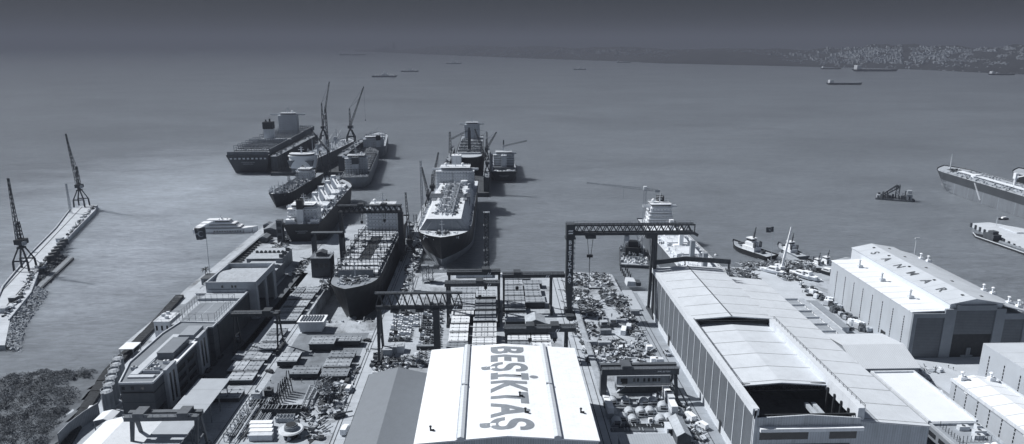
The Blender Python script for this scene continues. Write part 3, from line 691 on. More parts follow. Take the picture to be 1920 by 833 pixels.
# ---- low sheds beyond
s1=thing('sawtooth_shed','low pale shed with notched side wall behind the tall workshop','shed',(-148,416,0))
M().box(-160,-139,396,438,0,8.6).build('wall',mgrey,s1); M().box(-160.5,-138.3,395.5,438.5,8.6,9).build('roof',lgrey,s1)
for y in (404,414,424,434): M().prism([(y,9),(y+5,9),(y,11.5)],-143,-138.3,'X').build('roof_light',mgrey,s1)
s2=thing('shed_with_fans','low flat shed with a row of seven roof fans','shed',(-152,453,0))
M().box(-165,-141.5,442,466,0,9.4).build('wall',mgrey,s2); M().box(-165.5,-141,441.6,466.4,9.4,9.8).build('roof',lgrey,s2)
for k in range(7):
    x=-162+k*2.9; f=M().obox((x,455,9.8),1.7,1.7,1.2).build('fan_housing',dgrey,s2); M().tube((x,455,11),(x,455,11.35),.6,8).build('fan',black,f)
for y in (443,450,458): M().prism([(y,9.8),(y+5,9.8),(y,12.4)],-143.5,-141,'X').build('roof_light',dgrey,s2)
# ---- small buildings along the left quay
def small(name,label,x0,x1,y0,y1,h,wm_,rm_,cat='building',win=3):
    t=thing(name,label,cat,((x0+x1)/2,(y0+y1)/2,0)); M().box(x0,x1,y0,y1,0,h).build('wall',wm_,t); M().box(x0-.3,x1+.3,y0-.3,y1+.3,h,h+.3).build('roof',rm_,t)
    for k in range(win):
        a=x0+(x1-x0)*(k+.3)/win; M().box(a,a+(x1-x0)*.35/win,y0-.09,y0,h*.55,h*.8).build('window',win_m,t)
    return t
t=small('quay_tower','white three-storey quay building with a cluttered terrace',-175,-167,333,345,10.5,white,offw)
M().rail([Vector(p) for p in ((-175,333,10.8),(-167,333,10.8),(-167,345,10.8),(-175,345,10.8),(-175,333,10.8))]).build('handrail',mgrey,t)
for x,y in ((-173,340),(-170,337),(-172,343)): M().obox((x,y,10.8),1.6,1.2,1.4).build('air_conditioner',offw,t)
small('quay_annex','grey annex with a rooftop cabin behind the white quay building',-174,-163,347,362,8.5,lgrey,mgrey)
small('quay_store','flat-roofed grey store halfway along the left quay',-173,-162,364,379,7,lgrey,mgrey)
small('quay_kitchen','small pale building beside the palm on the left quay',-174,-163,382,394,7.5,offw,lgrey)
small('quay_kiosk','grey-roofed kiosk at the foot of the tall flagpole',-178,-167,398,412,5,lgrey,mgrey)
small('waterside_hut','tiny dark-roofed hut standing over the water beyond the palm',-186,-180,418,428,4,mgrey,dgrey,win=1)
t=thing('white_canopy','small white flat canopy by the sea wall behind the silos','canopy',(-180,318,0))
M().box(-184,-176.8,314,322,4.1,4.4).build('roof',white,t)
for x,y in ((-183.6,314.5),(-177.2,314.5),(-183.6,321.5),(-177.2,321.5)): M().beam((x,y,0),(x,y,4.1),.25).build('post',lgrey,t)
# silos
for i in range(6):
    x=-160.5-i*1.9 + (0 if i<6 else 0); y=262+i*6.2; x=-161-i*2.3
    t=thing('silo',f'grey cylindrical silo with a railed top, {ORD[i]} from the near end of the row','silo',(x,y,0),group='silos beside the office block')
    M().tube((x,y,0),(x,y,9.5),2.3,16).build('tank',mat('silo_steel',.27,.6,.15,.3,grime=.3),t,smooth=False)
    M().tube((x,y,9.5),(x,y,10.1),2.3,16,1.2).build('lid',lgrey,t)
    m=M()
    for k in range(12):
        a=k*math.pi/6; b=(k+1)*math.pi/6; p=Vector((x+2.2*math.cos(a),y+2.2*math.sin(a),9.5)); q=Vector((x+2.2*math.cos(b),y+2.2*math.sin(b),9.5)); m.beam(p,p+Vector((0,0,1.2)),.09); m.beam(p+Vector((0,0,1.2)),q+Vector((0,0,1.2)),.12)
    m.build('handrail',lgrey,t)
t=thing('sheet_wall','tall corrugated screen wall curving in front of the silos','wall',(-164,250,0))
m=M(); pp=[(-166,236),(-166.5,244),(-165.5,252),(-163.5,259)]
for a,b in zip(pp,pp[1:]): m.beam((a[0],a[1],3),(b[0],b[1],3),.3,6)
m.build('sheeting',mat('screen_sheet',.3,.7,.1,.4,seams=(('Y',.8,.2,.7),)),t)
# tents/canopies at bottom left
def tent(label,pts_l,pts_r,y0,y1,mt,zl,zr,xl,xm,xr,cat='tent'):
    t=thing('tent_roof',label,cat,((xl+xr)/2,(y0+y1)/2,0))
    for a,b,za,zb in ((xl,xm,zl,zr),(xm,xr,zr,zl)):
        M().prism([(a,za),(b,zb),(b,zb-.2),(a,za-.2)],y0,y1).build('canopy',mt,t)
    for y in (y0+.3,y1-.3):
        for x in (xl+.3,xr-.3): M().beam((x,y,0),(x,y,zl-.2),.3).build('post',mgrey,t)
    return t
tm=mat('tent_fabric',.7,.6,.06,.3,grime=.1)
tent('large white two-slope tent roof at the bottom left',0,0,212,243,tm,7,9.5,-151.5,-142,-127)
tent('small white tent roof beside the larger one by the sea wall',0,0,243.8,251,tm,6.5,7.4,-157,-153,-150.2)
t=thing('dock_canopy','long grey lean-to canopy beside the crane track at lower left','canopy',(-122,245,0))
M().prism([(-128,8.6),(-114.5,8.4),(-114.5,8.1),(-128,8.3)],214,274).build('roof',mat('canopy_sheet',.4,.7,.08,.2,seams=(('Y',12,.25,.7),)),t)
for y in range(216,274,9):
    for x in (-127.6,-114.8): M().beam((x,y,0),(x,y,8.2),.35).build('post',mgrey,t)
t=thing('dock_canopy','lower grey canopy roof between the tent and the crane track','canopy',(-122,222,0))
M().box(-126,-110.5,190,212,6.2,6.5).build('roof',lgrey,t)
for y in (192,210):
    for x in (-125.6,-111): M().beam((x,y,0),(x,y,6.2),.35).build('post',mgrey,t)
# long two-storey cabin block beneath the near gantry and the near canopy roof
t=thing('cabin_block','two-storey row of stacked site cabins behind the near gantry crane','cabins',(66,271,0))
lo=M().box(54.6,78.2,271,277,0,4).build('lower_storey',dgrey,t); up=M().box(54.2,78.2,271,277.4,4,8.4).build('upper_storey',mat('cabin_sheet',.34,.7,.1,.3,seams=(('X',3.9,.2,.7),),grime=.2),t)
for x in (56,61.5,63.2,66,68,70,71,72.6): M().box(x,x+.9,270.9,271,5.6,7.2).build('window',win_m,up)
M().box(56.5,59,270.88,271,4.4,7.2).build('doorway',black,up)
for s,x0,x1 in ((1,54.2,58),(1,74,77.8)):
    st=M().beam((x0,270,1.2 if x0<60 else 1.2),(x1,270,4.4),1.2,.3).build('staircase',lgrey,t)
M().box(54.2,78.2,269.4,271,4.0,4.2).build('gallery',lgrey,t); rail_part([(54.2,269.4,4.2),(78.2,269.4,4.2)],t,mt=lgrey)
t=thing('near_canopy','plain grey flat roof at the bottom edge below the drum yard','shed',(60,215,0))
M().box(47.5,67,205,229.5,0,5.2).build('wall',mgrey,t); M().box(47.2,67.3,204.6,229.9,5.2,5.5).build('roof',mat('near_roof',.36,.7,.08,.2,seams=(('X',1,.2,.85),)),t)
t=thing('gable_hut','small dark-fronted gabled hut at the near right end of the drum yard','hut',(73,237,0))
M().prism([(70.4,0),(75.6,0),(75.6,4),(73,5.6),(70.4,4)],230,243).build('wall',dgrey,t); 
for a,b in (((70.1,4),(73,5.8)),((73,5.8),(75.9,4))): M().prism([a,b,(b[0],b[1]+.25),(a[0],a[1]+.25)],229.6,243.3).build('roof',lgrey,t)
t=thing('gable_hut','gabled steel hut standing among the plate stacks beside the gantry leg','hut',(22,335,0))
M().prism([(17.5,0),(27.5,0),(27.5,7),(22.5,9),(17.5,7)],333,343).build('wall',dgrey,t)
for a,b in (((17.1,7),(22.5,9.3)),((22.5,9.3),(27.9,7))): M().prism([a,b,(b[0],b[1]+.3),(a[0],a[1]+.3)],332.6,343.4).build('roof',lgrey,t)
# ================================================================= SHIPS
hull_k=mat('hull_dark',.026,.55,.45,.08,grime=.25); hull_b=mat('hull_blue_dark',.03,.5,.2,.08,grime=.2); hull_g=mat('hull_grey',.2,.55,.15,.08,grime=.25)
boot=mat('boot_topping',.16,.6,.25,.1,grime=.35); boot_l=mat('boot_topping_pale',.3,.6,.2,.1,grime=.25); deck_d=mat('deck_dark',.13,.8,.25,.2); deck_l=mat('deck_pale',.42,.8,.15,.2,grime=.2); deck_m=mat('deck_mid',.25,.8,.2,.2)
hatch=mat('hatch_cover',.6,.7,.12,.2,grime=.2); sup=mat('superstructure_paint',.7,.55,.06,.3,grime=.25); supg=mat('superstructure_dull',.62,.6,.1,.3,grime=.3)
wstrip=mat('window_strip',.7,.5,.05,.3,seams=(('X',2.6,.6,.3),('Y',2.6,.6,.3)))
wstrip_g=mat('window_strip_dull',.62,.5,.05,.3,seams=(('X',2.6,.6,.3),('Y',2.6,.6,.3)))
def hbr(t,h,bs,sw):
    w=1.; be=bs-.10*(1-h)
    if t>be:
        s=(t-be)/(1-be); w=max(0,1-s**(1.15+1.5*h))
    if t<.16: w*=1-(1-h)*sw*(1-t/.16)**1.3
    return w
ST=[0,.03,.07,.12,.16,.3,.45,.6,.7,.76,.8,.84,.88,.91,.94,.965,.985,1.]
def hull(par,L,B,D,dr,m_up,m_low,split=0.,bs=.8,sw=.55,rake=.05,fc=3.,stern_lift=.5,nose=True,bulw=1.):
    def ring(z,t):
        h=(z+dr)/(D+dr); w=hbr(t,h,bs,sw)*B/2; s=max(0,(t-bs)/(1-bs)); y=L*t-L*rake*(1-h)*s+ (0 if t>.16 else (1-h)*L*.035*(1-t/.16))
        zz=z+(fc*s*s if z>=D-.01 else fc*s*s*max(0,(z/D))**2 if z>0 else 0)
        if t<.16 and z<0: zz=z+(z*-stern_lift)*(1-t/.16)
        return w,y,zz
    def part(name,zs,mt,cap=False):
        m=M(); n=len(ST); nz=len(zs)
        for sgn in (-1,1):
            k=len(m.v)
            for t in ST:
                for z in zs: w,y,zz=ring(z,t); m.v.append((sgn*w,y,zz))
            for i in range(n-1):
                for j in range(nz-1):
                    a=k+i*nz+j; f=(a,a+1,a+nz+1,a+nz); m.f.append(f if sgn>0 else f[::-1])
        for j in range(nz-1): m.f.append((j,j+1,n*nz+j+1,n*nz+j))
        return m.build(name,mt,par,world=False,smooth=False)
    def lv(a,b,k): return [a+(b-a)*i/k for i in range(k+1)]
    h=part('hull',lv(split,D+bulw,5),m_up)
    part('lower_hull',lv(-dr,split,4),m_low)
    if nose and dr>2:
        m=M(); r=B*.085; y0=L*(1-rake*.9); 
        for a,b,ra,rb in ((-12,0,r*1.1,r*1.1),(0,r*1.2,r*1.1,r*.9),(r*1.2,r*2,r*.9,r*.35)): m.tube((0,y0+a,-dr*.55),(0,y0+b,-dr*.55),ra,12,rb)
        m.build('bulbous_bow',m_low,par,world=False,smooth=True)
    return h
def deck(par,L,B,D,mt,bs=.8,fc=3.,bulw=1.,inset=.35):
    m=M(); top=[]
    for t in ST:
        w=max(0,hbr(t,1,bs,0)*B/2-inset); s=max(0,(t-bs)/(1-bs)); top.append((w,L*t-(.3 if t==1 else 0)+(.3 if t==0 else 0),D+fc*s*s))
    for a,b in zip(top,top[1:]): m.quad((-a[0],a[1],a[2]),(a[0],a[1],a[2]),(b[0],b[1],b[2]),(-b[0],b[1],b[2]))
    return m.build('deck',mt,par,world=False)
def local(mm,name,mt,par,label=None,kind=None): return mm.build(name,mt,par,world=False,label=label,kind=kind)
def superstructure(par,yc,depth,B,z0,decks,width=.8,mt=None,wing=1.,wf='both',dh=2.8,step=.0,dome=0,mast=True,face=-1,funnel=None,fm=None,glassband=True):
    """accommodation block centred at yc: decks levels high; bridge wings reach wing*B; face -1 = windows of the bridge towards the stern side too"""
    mt=mt or sup; w=B*width/2; m=M(); z=z0
    for k in range(decks):
        ww=w*(1-step*k); dd=depth/2*(1-step*.6*k)
        m.box(-ww,ww,yc-dd,yc+dd,z,z+dh-.12); m.box(-ww-.35,ww+.35,yc-dd-.6,yc+dd+.6,z+dh-.12,z+dh); z+=dh
    b=local(m,'accommodation',mt,par)
    zz=z0
    for k in range(decks):
        ww=w*(1-step*k)+.05; dd=depth/2*(1-step*.6*k)+.05
        local(M().box(-ww,ww,yc-dd,yc+dd,zz+1.15,zz+1.75),'window_strip',wstrip if mt is not supg else wstrip_g,b)
        zz+=dh
    # bridge
    bw=B*wing/2; wd=depth*.42; br=M().box(-w*.72,w*.72,yc-wd,yc+wd,z,z+dh).box(-bw,bw,yc-wd*.25,yc+wd*.55,z-.1,z+.25)
    br.box(-bw,bw,yc+wd*.5,yc+wd*.55,z+.2,z+1.25).box(-bw,bw,yc-wd*.25,yc-wd*.2,z+.2,z+1.25).box(-w*.8,w*.8,yc-wd*1.1,yc+wd*1.1,z+dh,z+dh+.25)
    bo=local(br,'bridge',mt,par)
    if glassband: local(M().box(-w*.73,w*.73,yc-wd-.06,yc+wd+.06,z+1.3,z+2.3),'window_band',win_m,bo)
    zt=z+dh+.25
    if mast:
        mm=M().beam((0,yc,zt),(0,yc,zt+8),.9,.9,.3).beam((-2.6,yc,zt+4.6),(2.6,yc,zt+4.6),.3).beam((-1.6,yc,zt+6.4),(1.6,yc,zt+6.4),.25).beam((-1.8,yc+.6,zt+3),(1.8,yc+.6,zt+3),.3,.45)
        mm.beam((1.6,yc,zt+4.6),(1.6,yc,zt+7),.15).beam((-1.6,yc,zt+4.6),(-1.6,yc,zt+6.6),.15)
        local(mm,'radar_mast',mt,par)
    for i in range(dome): local(M().tube((w*.5-i*w*.9,yc,zt),(w*.5-i*w*.9,yc,zt+1.4),.4,8).dome((w*.5-i*w*.9,yc,zt+1.9),1.5,1.5,12,4).dome((w*.5-i*w*.9,yc,zt+1.9),1.5,-1.2,12,4),'radar_dome',white,par)
    rl_=M()
    for sy in (-1,1): rl_.rail([Vector((-w*.8,yc+sy*wd,zt)),Vector((w*.8,yc+sy*wd,zt))],1.1,.12,2)
    local(rl_,'handrail',mt,par)
    if funnel:
        fx,fy,fw,fl,fh=funnel; fo=local(M().prism([(fx-fw/2,fy-fl/2),(fx+fw/2,fy-fl/2),(fx+fw/2,fy+fl/2),(fx-fw/2,fy+fl/2)],z0,z0+fh*.62,'Z'),'funnel_casing',mt,par)
        local(M().prism([(fx-fw/2,fy-fl/2),(fx+fw/2,fy-fl/2),(fx+fw/2,fy+fl/2),(fx-fw/2,fy+fl/2)],z0+fh*.62,z0+fh,'Z').tube((fx-fw*.2,fy,z0+fh),(fx-fw*.2,fy,z0+fh+1.4),.5,8).tube((fx+fw*.2,fy,z0+fh),(fx+fw*.2,fy,z0+fh+1.1),.5,8),'funnel',fm or black,par)
    return zt
def gear(par,rects,n,seed,mt,hmax=2.,name='deck_gear'):
    r=random.Random(seed); m=M()
    for _ in range(n):
        x0,x1,y0,y1,z=rects[r.randrange(len(rects))]; x=r.uniform(x0,x1); y=r.uniform(y0,y1); q=r.random()
        if q<.5: m.obox((x,y,z),r.uniform(.4,2.2),r.uniform(.4,2),r.uniform(.4,hmax),r.choice((0,0,.4,1.2)))
        elif q<.75: m.tube((x,y,z),(x,y,z+r.uniform(.6,hmax*1.3)),r.uniform(.15,.6),7)
        else:
            a=r.choice((0,math.pi/2)); l=r.uniform(2,7); m.tube((x,y,z+.6),(max(x0,min(x1,x+math.cos(a)*l)),y+math.sin(a)*l,z+.6),.18,6)
    return local(m,name,mt,par,kind='stuff')
def posts(par,rects,n,seed,hmax=9.,mt=None):
    r=random.Random(seed); m=M()
    for _ in range(n):
        x0,x1,y0,y1,z=rects[r.randrange(len(rects))]; x=r.uniform(x0,x1); y=r.uniform(y0,y1); h=r.uniform(hmax*.4,hmax)
        m.beam((x,y,z),(x+r.uniform(-.3,.3),y,z+h),.45,.45,.25)
        if r.random()<.5: m.beam((x-1.6,y,z+h*.75),(x+1.6,y,z+h*.75),.3)
        if r.random()<.5: m.beam((x,y,z+h*.9),(x+r.uniform(-5,5),y+r.uniform(-9,9),z+1),.2)
    return local(m,'rigging_posts',mt or mgrey,par,kind='stuff')
def windlass(par,y,z,mt=dgrey,s=1.):
    m=M().box(-4.8,4.8,y-5.4,y+5.4*s,z-.1,z+.08)
    for x in (-2.6,2.6):
        m.tube((x-1.1*s,y,z+.9),(x+1.1*s,y,z+.9),.75*s,10).obox((x,y,z),2.6*s,1.4*s,.6)
        m.obox((x*.8,y+3.2*s,z),.8,2.2*s,.7)
    for x,yy in ((-4.5,y-2),(4.5,y-2),(-1.2,y+5*s),(1.2,y+5*s),(-3.8,y-5),(3.8,y-5)): m.tube((x,yy,z),(x,yy,z+.9),.32,8).tube((x+.9,yy,z),(x+.9,yy,z+.9),.32,8)
    local(m,'windlass',mt,par)
def foremast(par,y,z,h=9,mt=None): local(M().beam((0,y,z),(0,y,z+h),.8,.8,.3).beam((-1.8,y,z+h*.72),(1.8,y,z+h*.72),.25).beam((-1,y,z+h*.9),(1,y,z+h*.9),.2),'foremast',mt or sup,par)
def deck_crane(par,x,y,z,h,jl,ja,je=.12,mt=None):
    mt=mt or sup; c=local(M().tube((x,y,z),(x,y,z+h*.6),1.15,10).box(x-1.5,x+1.5,y-1.7,y+1.7,z+h*.6,z+h),'crane_pedestal',mt,par)
    e=Vector((x+math.sin(ja)*jl*math.cos(je),y+math.cos(ja)*jl*math.cos(je),z+h*.7+jl*math.sin(je)))
    local(M().beam((x,y,z+h*.7),e,1.3,1.1,.6).beam((x,y,z+h),e,.14),'crane_jib',mt,c)
def ship(name,label,cat,x,y,z,rz_=0): return thing(name,label,cat,(x,y,z),rz_)
def hull_rail(par,L,B,D,bs=.8,y0=0.02,y1=None,mt=None):
    y1=y1 or bs
    m=M()
    for s in (-1,1): m.rail([Vector((s*(B/2-.4),L*y0,D)),Vector((s*(B/2-.4),L*y1,D))],1.1,.13,4)
    local(m,'handrail',mt or lgrey,par)
def name_plate(par,txt_rows,y,z,sgn=-1): pass
def stern_text(par,y,z,rows,size=1.1,B=20):
    """faded, unreadably small ship's name on the transom: short raised strokes"""
    m=M()
    for j,(w,) in enumerate(rows):
        x=-w/2
        while x<w/2: m.box(x,x+size*.35,y-.06,y,z-j*size*1.6,z-j*size*1.6+size*.7); x+=size*.62
    local(m,'name_lettering',mat('faded_lettering',.3,.7,.2,.5),par)

# --- 1 container ship in the dry dock, bow to the camera
S=ship('container_ship','dark container feeder ship in the dry dock with its bow towards the yard','ship',-82.6,545,-3,math.pi)
L_,B_,D_=182,29.5,15.5
hull(S,L_,B_,D_,7,hull_k,mat('boot_dark',.03,.6,.25,.1,grime=.3),0,.8,.5,.06,3.2,nose=False); deck(S,L_,B_,D_,deck_m,.8,3.2)
m=M(); y0=L_*.955
for a,b,ra,rb in ((-14,0,2.6,2.5),(0,3,2.5,2),(3,5.5,2,.7)): m.tube((0,y0+a,-3.6),(0,y0+b,-3.6),ra,12,rb)
local(m,'bulbous_bow',boot_l,S)
superstructure(S,38,11,B_,D_,6,.82,wing=1.02,dome=1,funnel=(0,28,6,7,19))
local(M().prism([(-B_*.36,150),(B_*.36,150),(B_*.36,151),(-B_*.36,151)],D_,D_+4.6,'Z'),'breakwater',deck_m,S)
windlass(S,161,D_+1.1); foremast(S,153,D_+.6,10)
gear(S,[(-9,9,152,168,D_+1)],60,11,deck_l,1.3)
ys=[56+i*13.6 for i in range(7)]
for i,y in enumerate(ys):
    for sx,a,b in ((-1,-B_/2+2,-4.1),(0,-3.9,3.9),(1,4.1,B_/2-2)):
        if sx==0 and i in (1,2,3,4): continue
        local(M().box(a,b,y+.4,y+11.4,D_+1.6,D_+2.3).box(a+.5,b-.5,y+.6,y+1.2,D_+2.3,D_+2.7).box(a,b,y+5.6,y+6,D_+2.3,D_+2.5),'hatch_cover',hatch,S)
    local(M().box(-B_/2+1.6,B_/2-1.6,y,y+12,D_,D_+1.6),'hatch_coaming',deck_m if i not in(1,2,3,4) else deck_d,S)
    m=M(); yy=y+12.7
    for k in range(12):
        x=-B_/2+1.2+k*(B_-2.4)/11; m.beam((x,yy,D_),(x,yy,D_+7.6),.34)
    for z in (2.6,5.1,7.5): m.beam((-B_/2+1,yy,D_+z),(B_/2-1,yy,D_+z),.3,.35)
    local(m,'lashing_bridge',rust if i%2 else dgrey,S)
local(M().box(-4,4,ys[1],ys[5],D_+1.55,D_+1.66),'open_hold',black,S)
hull_rail(S,L_,B_,D_,.8)
gear(S,[(-14,-11,60,146,D_+2.4),(11,14,60,146,D_+2.4),(-10,10,60,146,D_+2.5)],110,12,dgrey,1.2)
for k in range(14): local(M().box(-B_/2-.12,-B_/2,50+k*7,54+k*7,9.5,12.5),'hull_opening',black,S)

# --- 2 LNG carrier, bow to the camera
S=ship('gas_carrier','large white-decked gas carrier moored bow to the yard beside the dry dock','ship',-33,668,-3,math.pi+R(-.6))
L_,B_,D_=219,40,20
hull(S,L_,B_,D_,4,hull_b,boot_l,6.5,.78,.45,.045,3.6); deck(S,L_,B_,D_,mat('deck_white',.6,.7,.12,.2,grime=.2),.78,3.6)
prof=[(-18.2,D_),(-12.5,D_+9),(12.5,D_+9),(18.2,D_)]
local(M().prism(prof,58,186,'Y'),'trunk_deck',mat('trunk_white',.68,.6,.08,.15,grime=.15),S)
local(M().quad((-18.4,186.2,D_),(18.4,186.2,D_),(12.6,186.2,D_+9.1),(-12.6,186.2,D_+9.1)).quad((-18.4,186.2,D_),(-12.6,186.2,D_+9.1),(-12.6,185.6,D_+9.3),(-18.6,185.6,D_)),'trunk_end',mat('trunk_end_grey',.3,.6,.1,.2),S)
local(M().box(-12.4,12.4,186.2,186.7,D_+8.9,D_+9.2).box(-6,-5.7,186.3,186.8,D_,D_+9).box(5.7,6,186.3,186.8,D_,D_+9).beam((-14,187,D_),(-9,187,D_+7),.5).beam((14,187,D_),(9,187,D_+7),.5),'trunk_stair',lgrey,S)
zt=D_+9
m=M(); r=random.Random(5)
for x in (-5.5,-4.4,-3.3,-2.2,-1.2,2.4,3.6,4.8): m.tube((x,64,zt+r.uniform(1.4,2.6)),(x,172+r.uniform(-10,8),zt+r.uniform(1.4,2.6)),.28+.15*r.random(),7)
for y in range(66,176,7): m.beam((-6.5,y,zt),(-6.5,y,zt+3),.25).beam((5.6,y,zt),(5.6,y,zt+3),.25).beam((-6.5,y,zt+2.6),(5.6,y,zt+2.6),.25)
local(m,'cargo_pipes',mat('pipe_silver',.4,.45,.2,.5,metal=.2),S)
for y in (72,98,124,150):
    local(M().dome((-1,y,zt),2.5,2.4,14,4).tube((-1,y,zt+2),(-1,y,zt+4.4),.8,10).obox((3,y,zt),5,4,2.2),'tank_dome',offw,S)
    local(M().truss((0,y+7,zt),(0,y+7,zt+13),1.3,6,.16),'vent_mast',mgrey,S)
for s in (-1,1):
    m=M()
    for k in range(5): m.tube((s*6,112+k*3.2,zt+2.4),(s*16.5,112+k*3.2,zt+2.4),.42,8)
    m.box(s*13-2,s*13+2,110,127,zt+.0,zt+.5)
    for k in range(5): m.beam((s*16,112+k*3.2,D_+4),(s*16,112+k*3.2,zt+2.4),.3)
    local(m,'cargo_manifold',mgrey,S)
gear(S,[(-8,8,62,176,zt)],330,21,lgrey,2.4); gear(S,[(-10,10,62,170,zt)],150,22,dgrey,1.6,'deck_fittings')
gear(S,[(-19,-16,60,180,D_),(16,19,60,180,D_)],140,23,lgrey,1.8,'side_gear')
gear(S,[(-13,13,190,208,D_+.6)],70,24,lgrey,1.2,'bow_gear'); windlass(S,199,D_+1.4,dgrey,1.3); foremast(S,205,D_+2,11)
superstructure(S,44,18,B_,D_,7,.86,wing=1.06,dome=2,funnel=(0,24,9,11,30),fm=sup)
deck_crane(S,-13.5,100,D_+2,11,26,R(5),.15); hull_rail(S,L_,B_,D_,.8,.02)
m=M(); m.box(-14,14,52,58,D_,D_+9).tube((-9,64,zt),(-9,64,zt+4),3.2,14)
local(m,'compressor_house',sup,S)
m=M()
for k in range(3): m.box(19.5,19.9,150+k*13,151+k*13,8,18)
local(m,'hull_marks',lgrey,S)

# --- 3 very large container ship at back left, stern to the camera
S=ship('container_ship','very large dark container ship lying stern-on at the back left of the docks','ship',-291,817,-3,R(1.5))
L_,B_,D_=270,50,22
hull(S,L_,B_,D_,6,mat('hull_hazy',.05,.55,.15,.05,grime=.2),boot,1.,.84,.35,.05,3,stern_lift=.9); deck(S,L_,B_,D_,deck_d,.84,3)
for i in range(15):
    y=12+i*15.2
    if 6==i or i==12: continue
    local(M().box(-B_/2+2,B_/2-2,y,y+12.6,D_,D_+2.4),'hatch_cover',mgrey if i%3 else deck_d,S)
    m=M(); yy=y+13.9; hgt=9
    for k in range(17): x=-B_/2+1+k*(B_-2)/16; m.beam((x,yy,D_),(x,yy,D_+hgt),.42)
    for z in (3,6,8.8): m.beam((-B_/2+1,yy,D_+z),(B_/2-1,yy,D_+z),.4,.5)
    local(m,'lashing_bridge',mgrey,S)
local(M().box(-B_/2+1,B_/2-1,.4,1.0,D_-.5,D_+5),'stern_rail_wall',deck_d,S)
for k in range(9): local(M().box(-B_/2+4+k*5,-B_/2+6.5+k*5,-.3,0.1,D_-4,D_-2.2),'mooring_opening',offw,S)
superstructure(S,195,14,B_,D_,10,.52,wing=1.0,mt=supg,dome=1,dh=2.9)
f=local(M().box(-9,3,100,110,D_,D_+20),'funnel_casing',sup,S); local(M().box(-9.5,3.5,99.5,110.5,D_+20,D_+29).tube((-6,105,D_+29),(-6,105,D_+32),1,8).tube((-1,105,D_+29),(-1,105,D_+33),1.2,8),'funnel',black,f)
local(M().box(-B_/2-2,B_/2+2,96,99,D_+6,D_+7.2).box(-16,16,99,112,D_,D_+6),'aft_house',supg,S)
stern_text(S,-.06,D_-8,[(16,),(12,)],1.3)
gear(S,[(-23,23,12,250,D_+2.4)],240,31,lgrey,1.6)
local(M().box(B_/2-1.4,B_/2-.2,8,245,D_+1,D_+7),'side_passage',deck_d,S)

# --- 4 ship in the floating dock with the rounded white front
S=ship('docked_freighter','white-fronted freighter raised in the left floating dock','ship',-225,800,2,R(-6))
L_,B_,D_=190,30,13
hull(S,L_,B_,D_,6,mat('hull_mid_grey',.14,.55,.15,.1,grime=.25),boot,0,.82,.3,.04,2); deck(S,L_,B_,D_,deck_l,.82,2)
pts=[(15.5*math.cos(a)*1.,8-9*math.sin(a)) for a in [math.pi*k/12 for k in range(13)]]
fr=local(M().prism(pts+[(-15.5,16),(15.5,16)],D_-8.5,D_+5,'Z').prism([(x*1.06,y-.5) for x,y in pts]+[(-16.5,14),(16.5,14)],D_+5,D_+6.2,'Z'),'rounded_house',mat('house_white',.75,.5,.04,.3),S)
local(M().prism([(x*.96,y-.2+.4) for x,y in pts]+[(-14,13),(14,13)],D_+6.2,D_+8.6,'Z'),'bridge',sup,S)
local(M().prism([(x*.97,y-.1) for x,y in pts]+[(-14.2,10),(14.2,10)],D_+6.8,D_+7.8,'Z'),'window_band',win_m,S)
local(M().beam((0,7,D_+8.6),(0,7,D_+17),1.6,1.6,.6).beam((-3.4,7,D_+13),(3.4,7,D_+13),.6).beam((-2.2,7,D_+15.5),(2.2,7,D_+15.5),.5),'radar_mast',sup,S)
gear(S,[(-12,12,24,175,D_)],220,41,lgrey,3); gear(S,[(-12,12,24,175,D_)],140,42,white,2.4,'deck_fittings'); 
posts(S,[(-12,12,30,170,D_)],34,1,12,lgrey)
for y in (60,95,130): deck_crane(S,0,y,D_,12,24,R(10),.5,lgrey)

def floating_dock(label,x0,x1,y0,y1,h,w=5.5,mt=None,zb=1):
    mt=mt or mat('floating_dock_steel',.06,.75,.3,.1,grime=.4)
    t=thing('floating_dock',label,'floating dock',((x0+x1)/2,y0,-3))
    M().box(x0,x1,y0-6,y1+6,-4,zb).build('pontoon',mt,t)
    for a,b in ((x0,x0+w),(x1-w,x1)):
        wl=M().box(a,b,y0,y1,zb,h).build('wing_wall',mt,t); M().box(a-.4,b+.4,y0-.4,y1+.4,h,h+.35).build('walkway',deck_m,wl)
        M().rail([Vector((a,y0,h+.35)),Vector((a,y1,h+.35))],1.2,.16,6).rail([Vector((b,y0,h+.35)),Vector((b,y1,h+.35))],1.2,.16,6).build('handrail',mgrey,wl)
        m=M(); 
        for k in range(int((y1-y0)/9)): m.box(a-.25,b+.25,y0+4+k*9,y0+4.6+k*9,zb,h-.5)
        m.build('wall_frames',mt,wl)
    r=random.Random(int(x0)); m=M()
    for _ in range(60):
        xx=r.choice((r.uniform(x0,x0+w),r.uniform(x1-w,x1))); m.obox((xx,r.uniform(y0,y1),h+.35),r.uniform(.8,2.5),r.uniform(.8,3),r.uniform(.8,2.6))
    m.build('dock_gear',mgrey,t,kind='stuff'); return t
floating_dock('dark floating dock holding the white-fronted freighter at back left',-262,-176,812,1010,19,7)
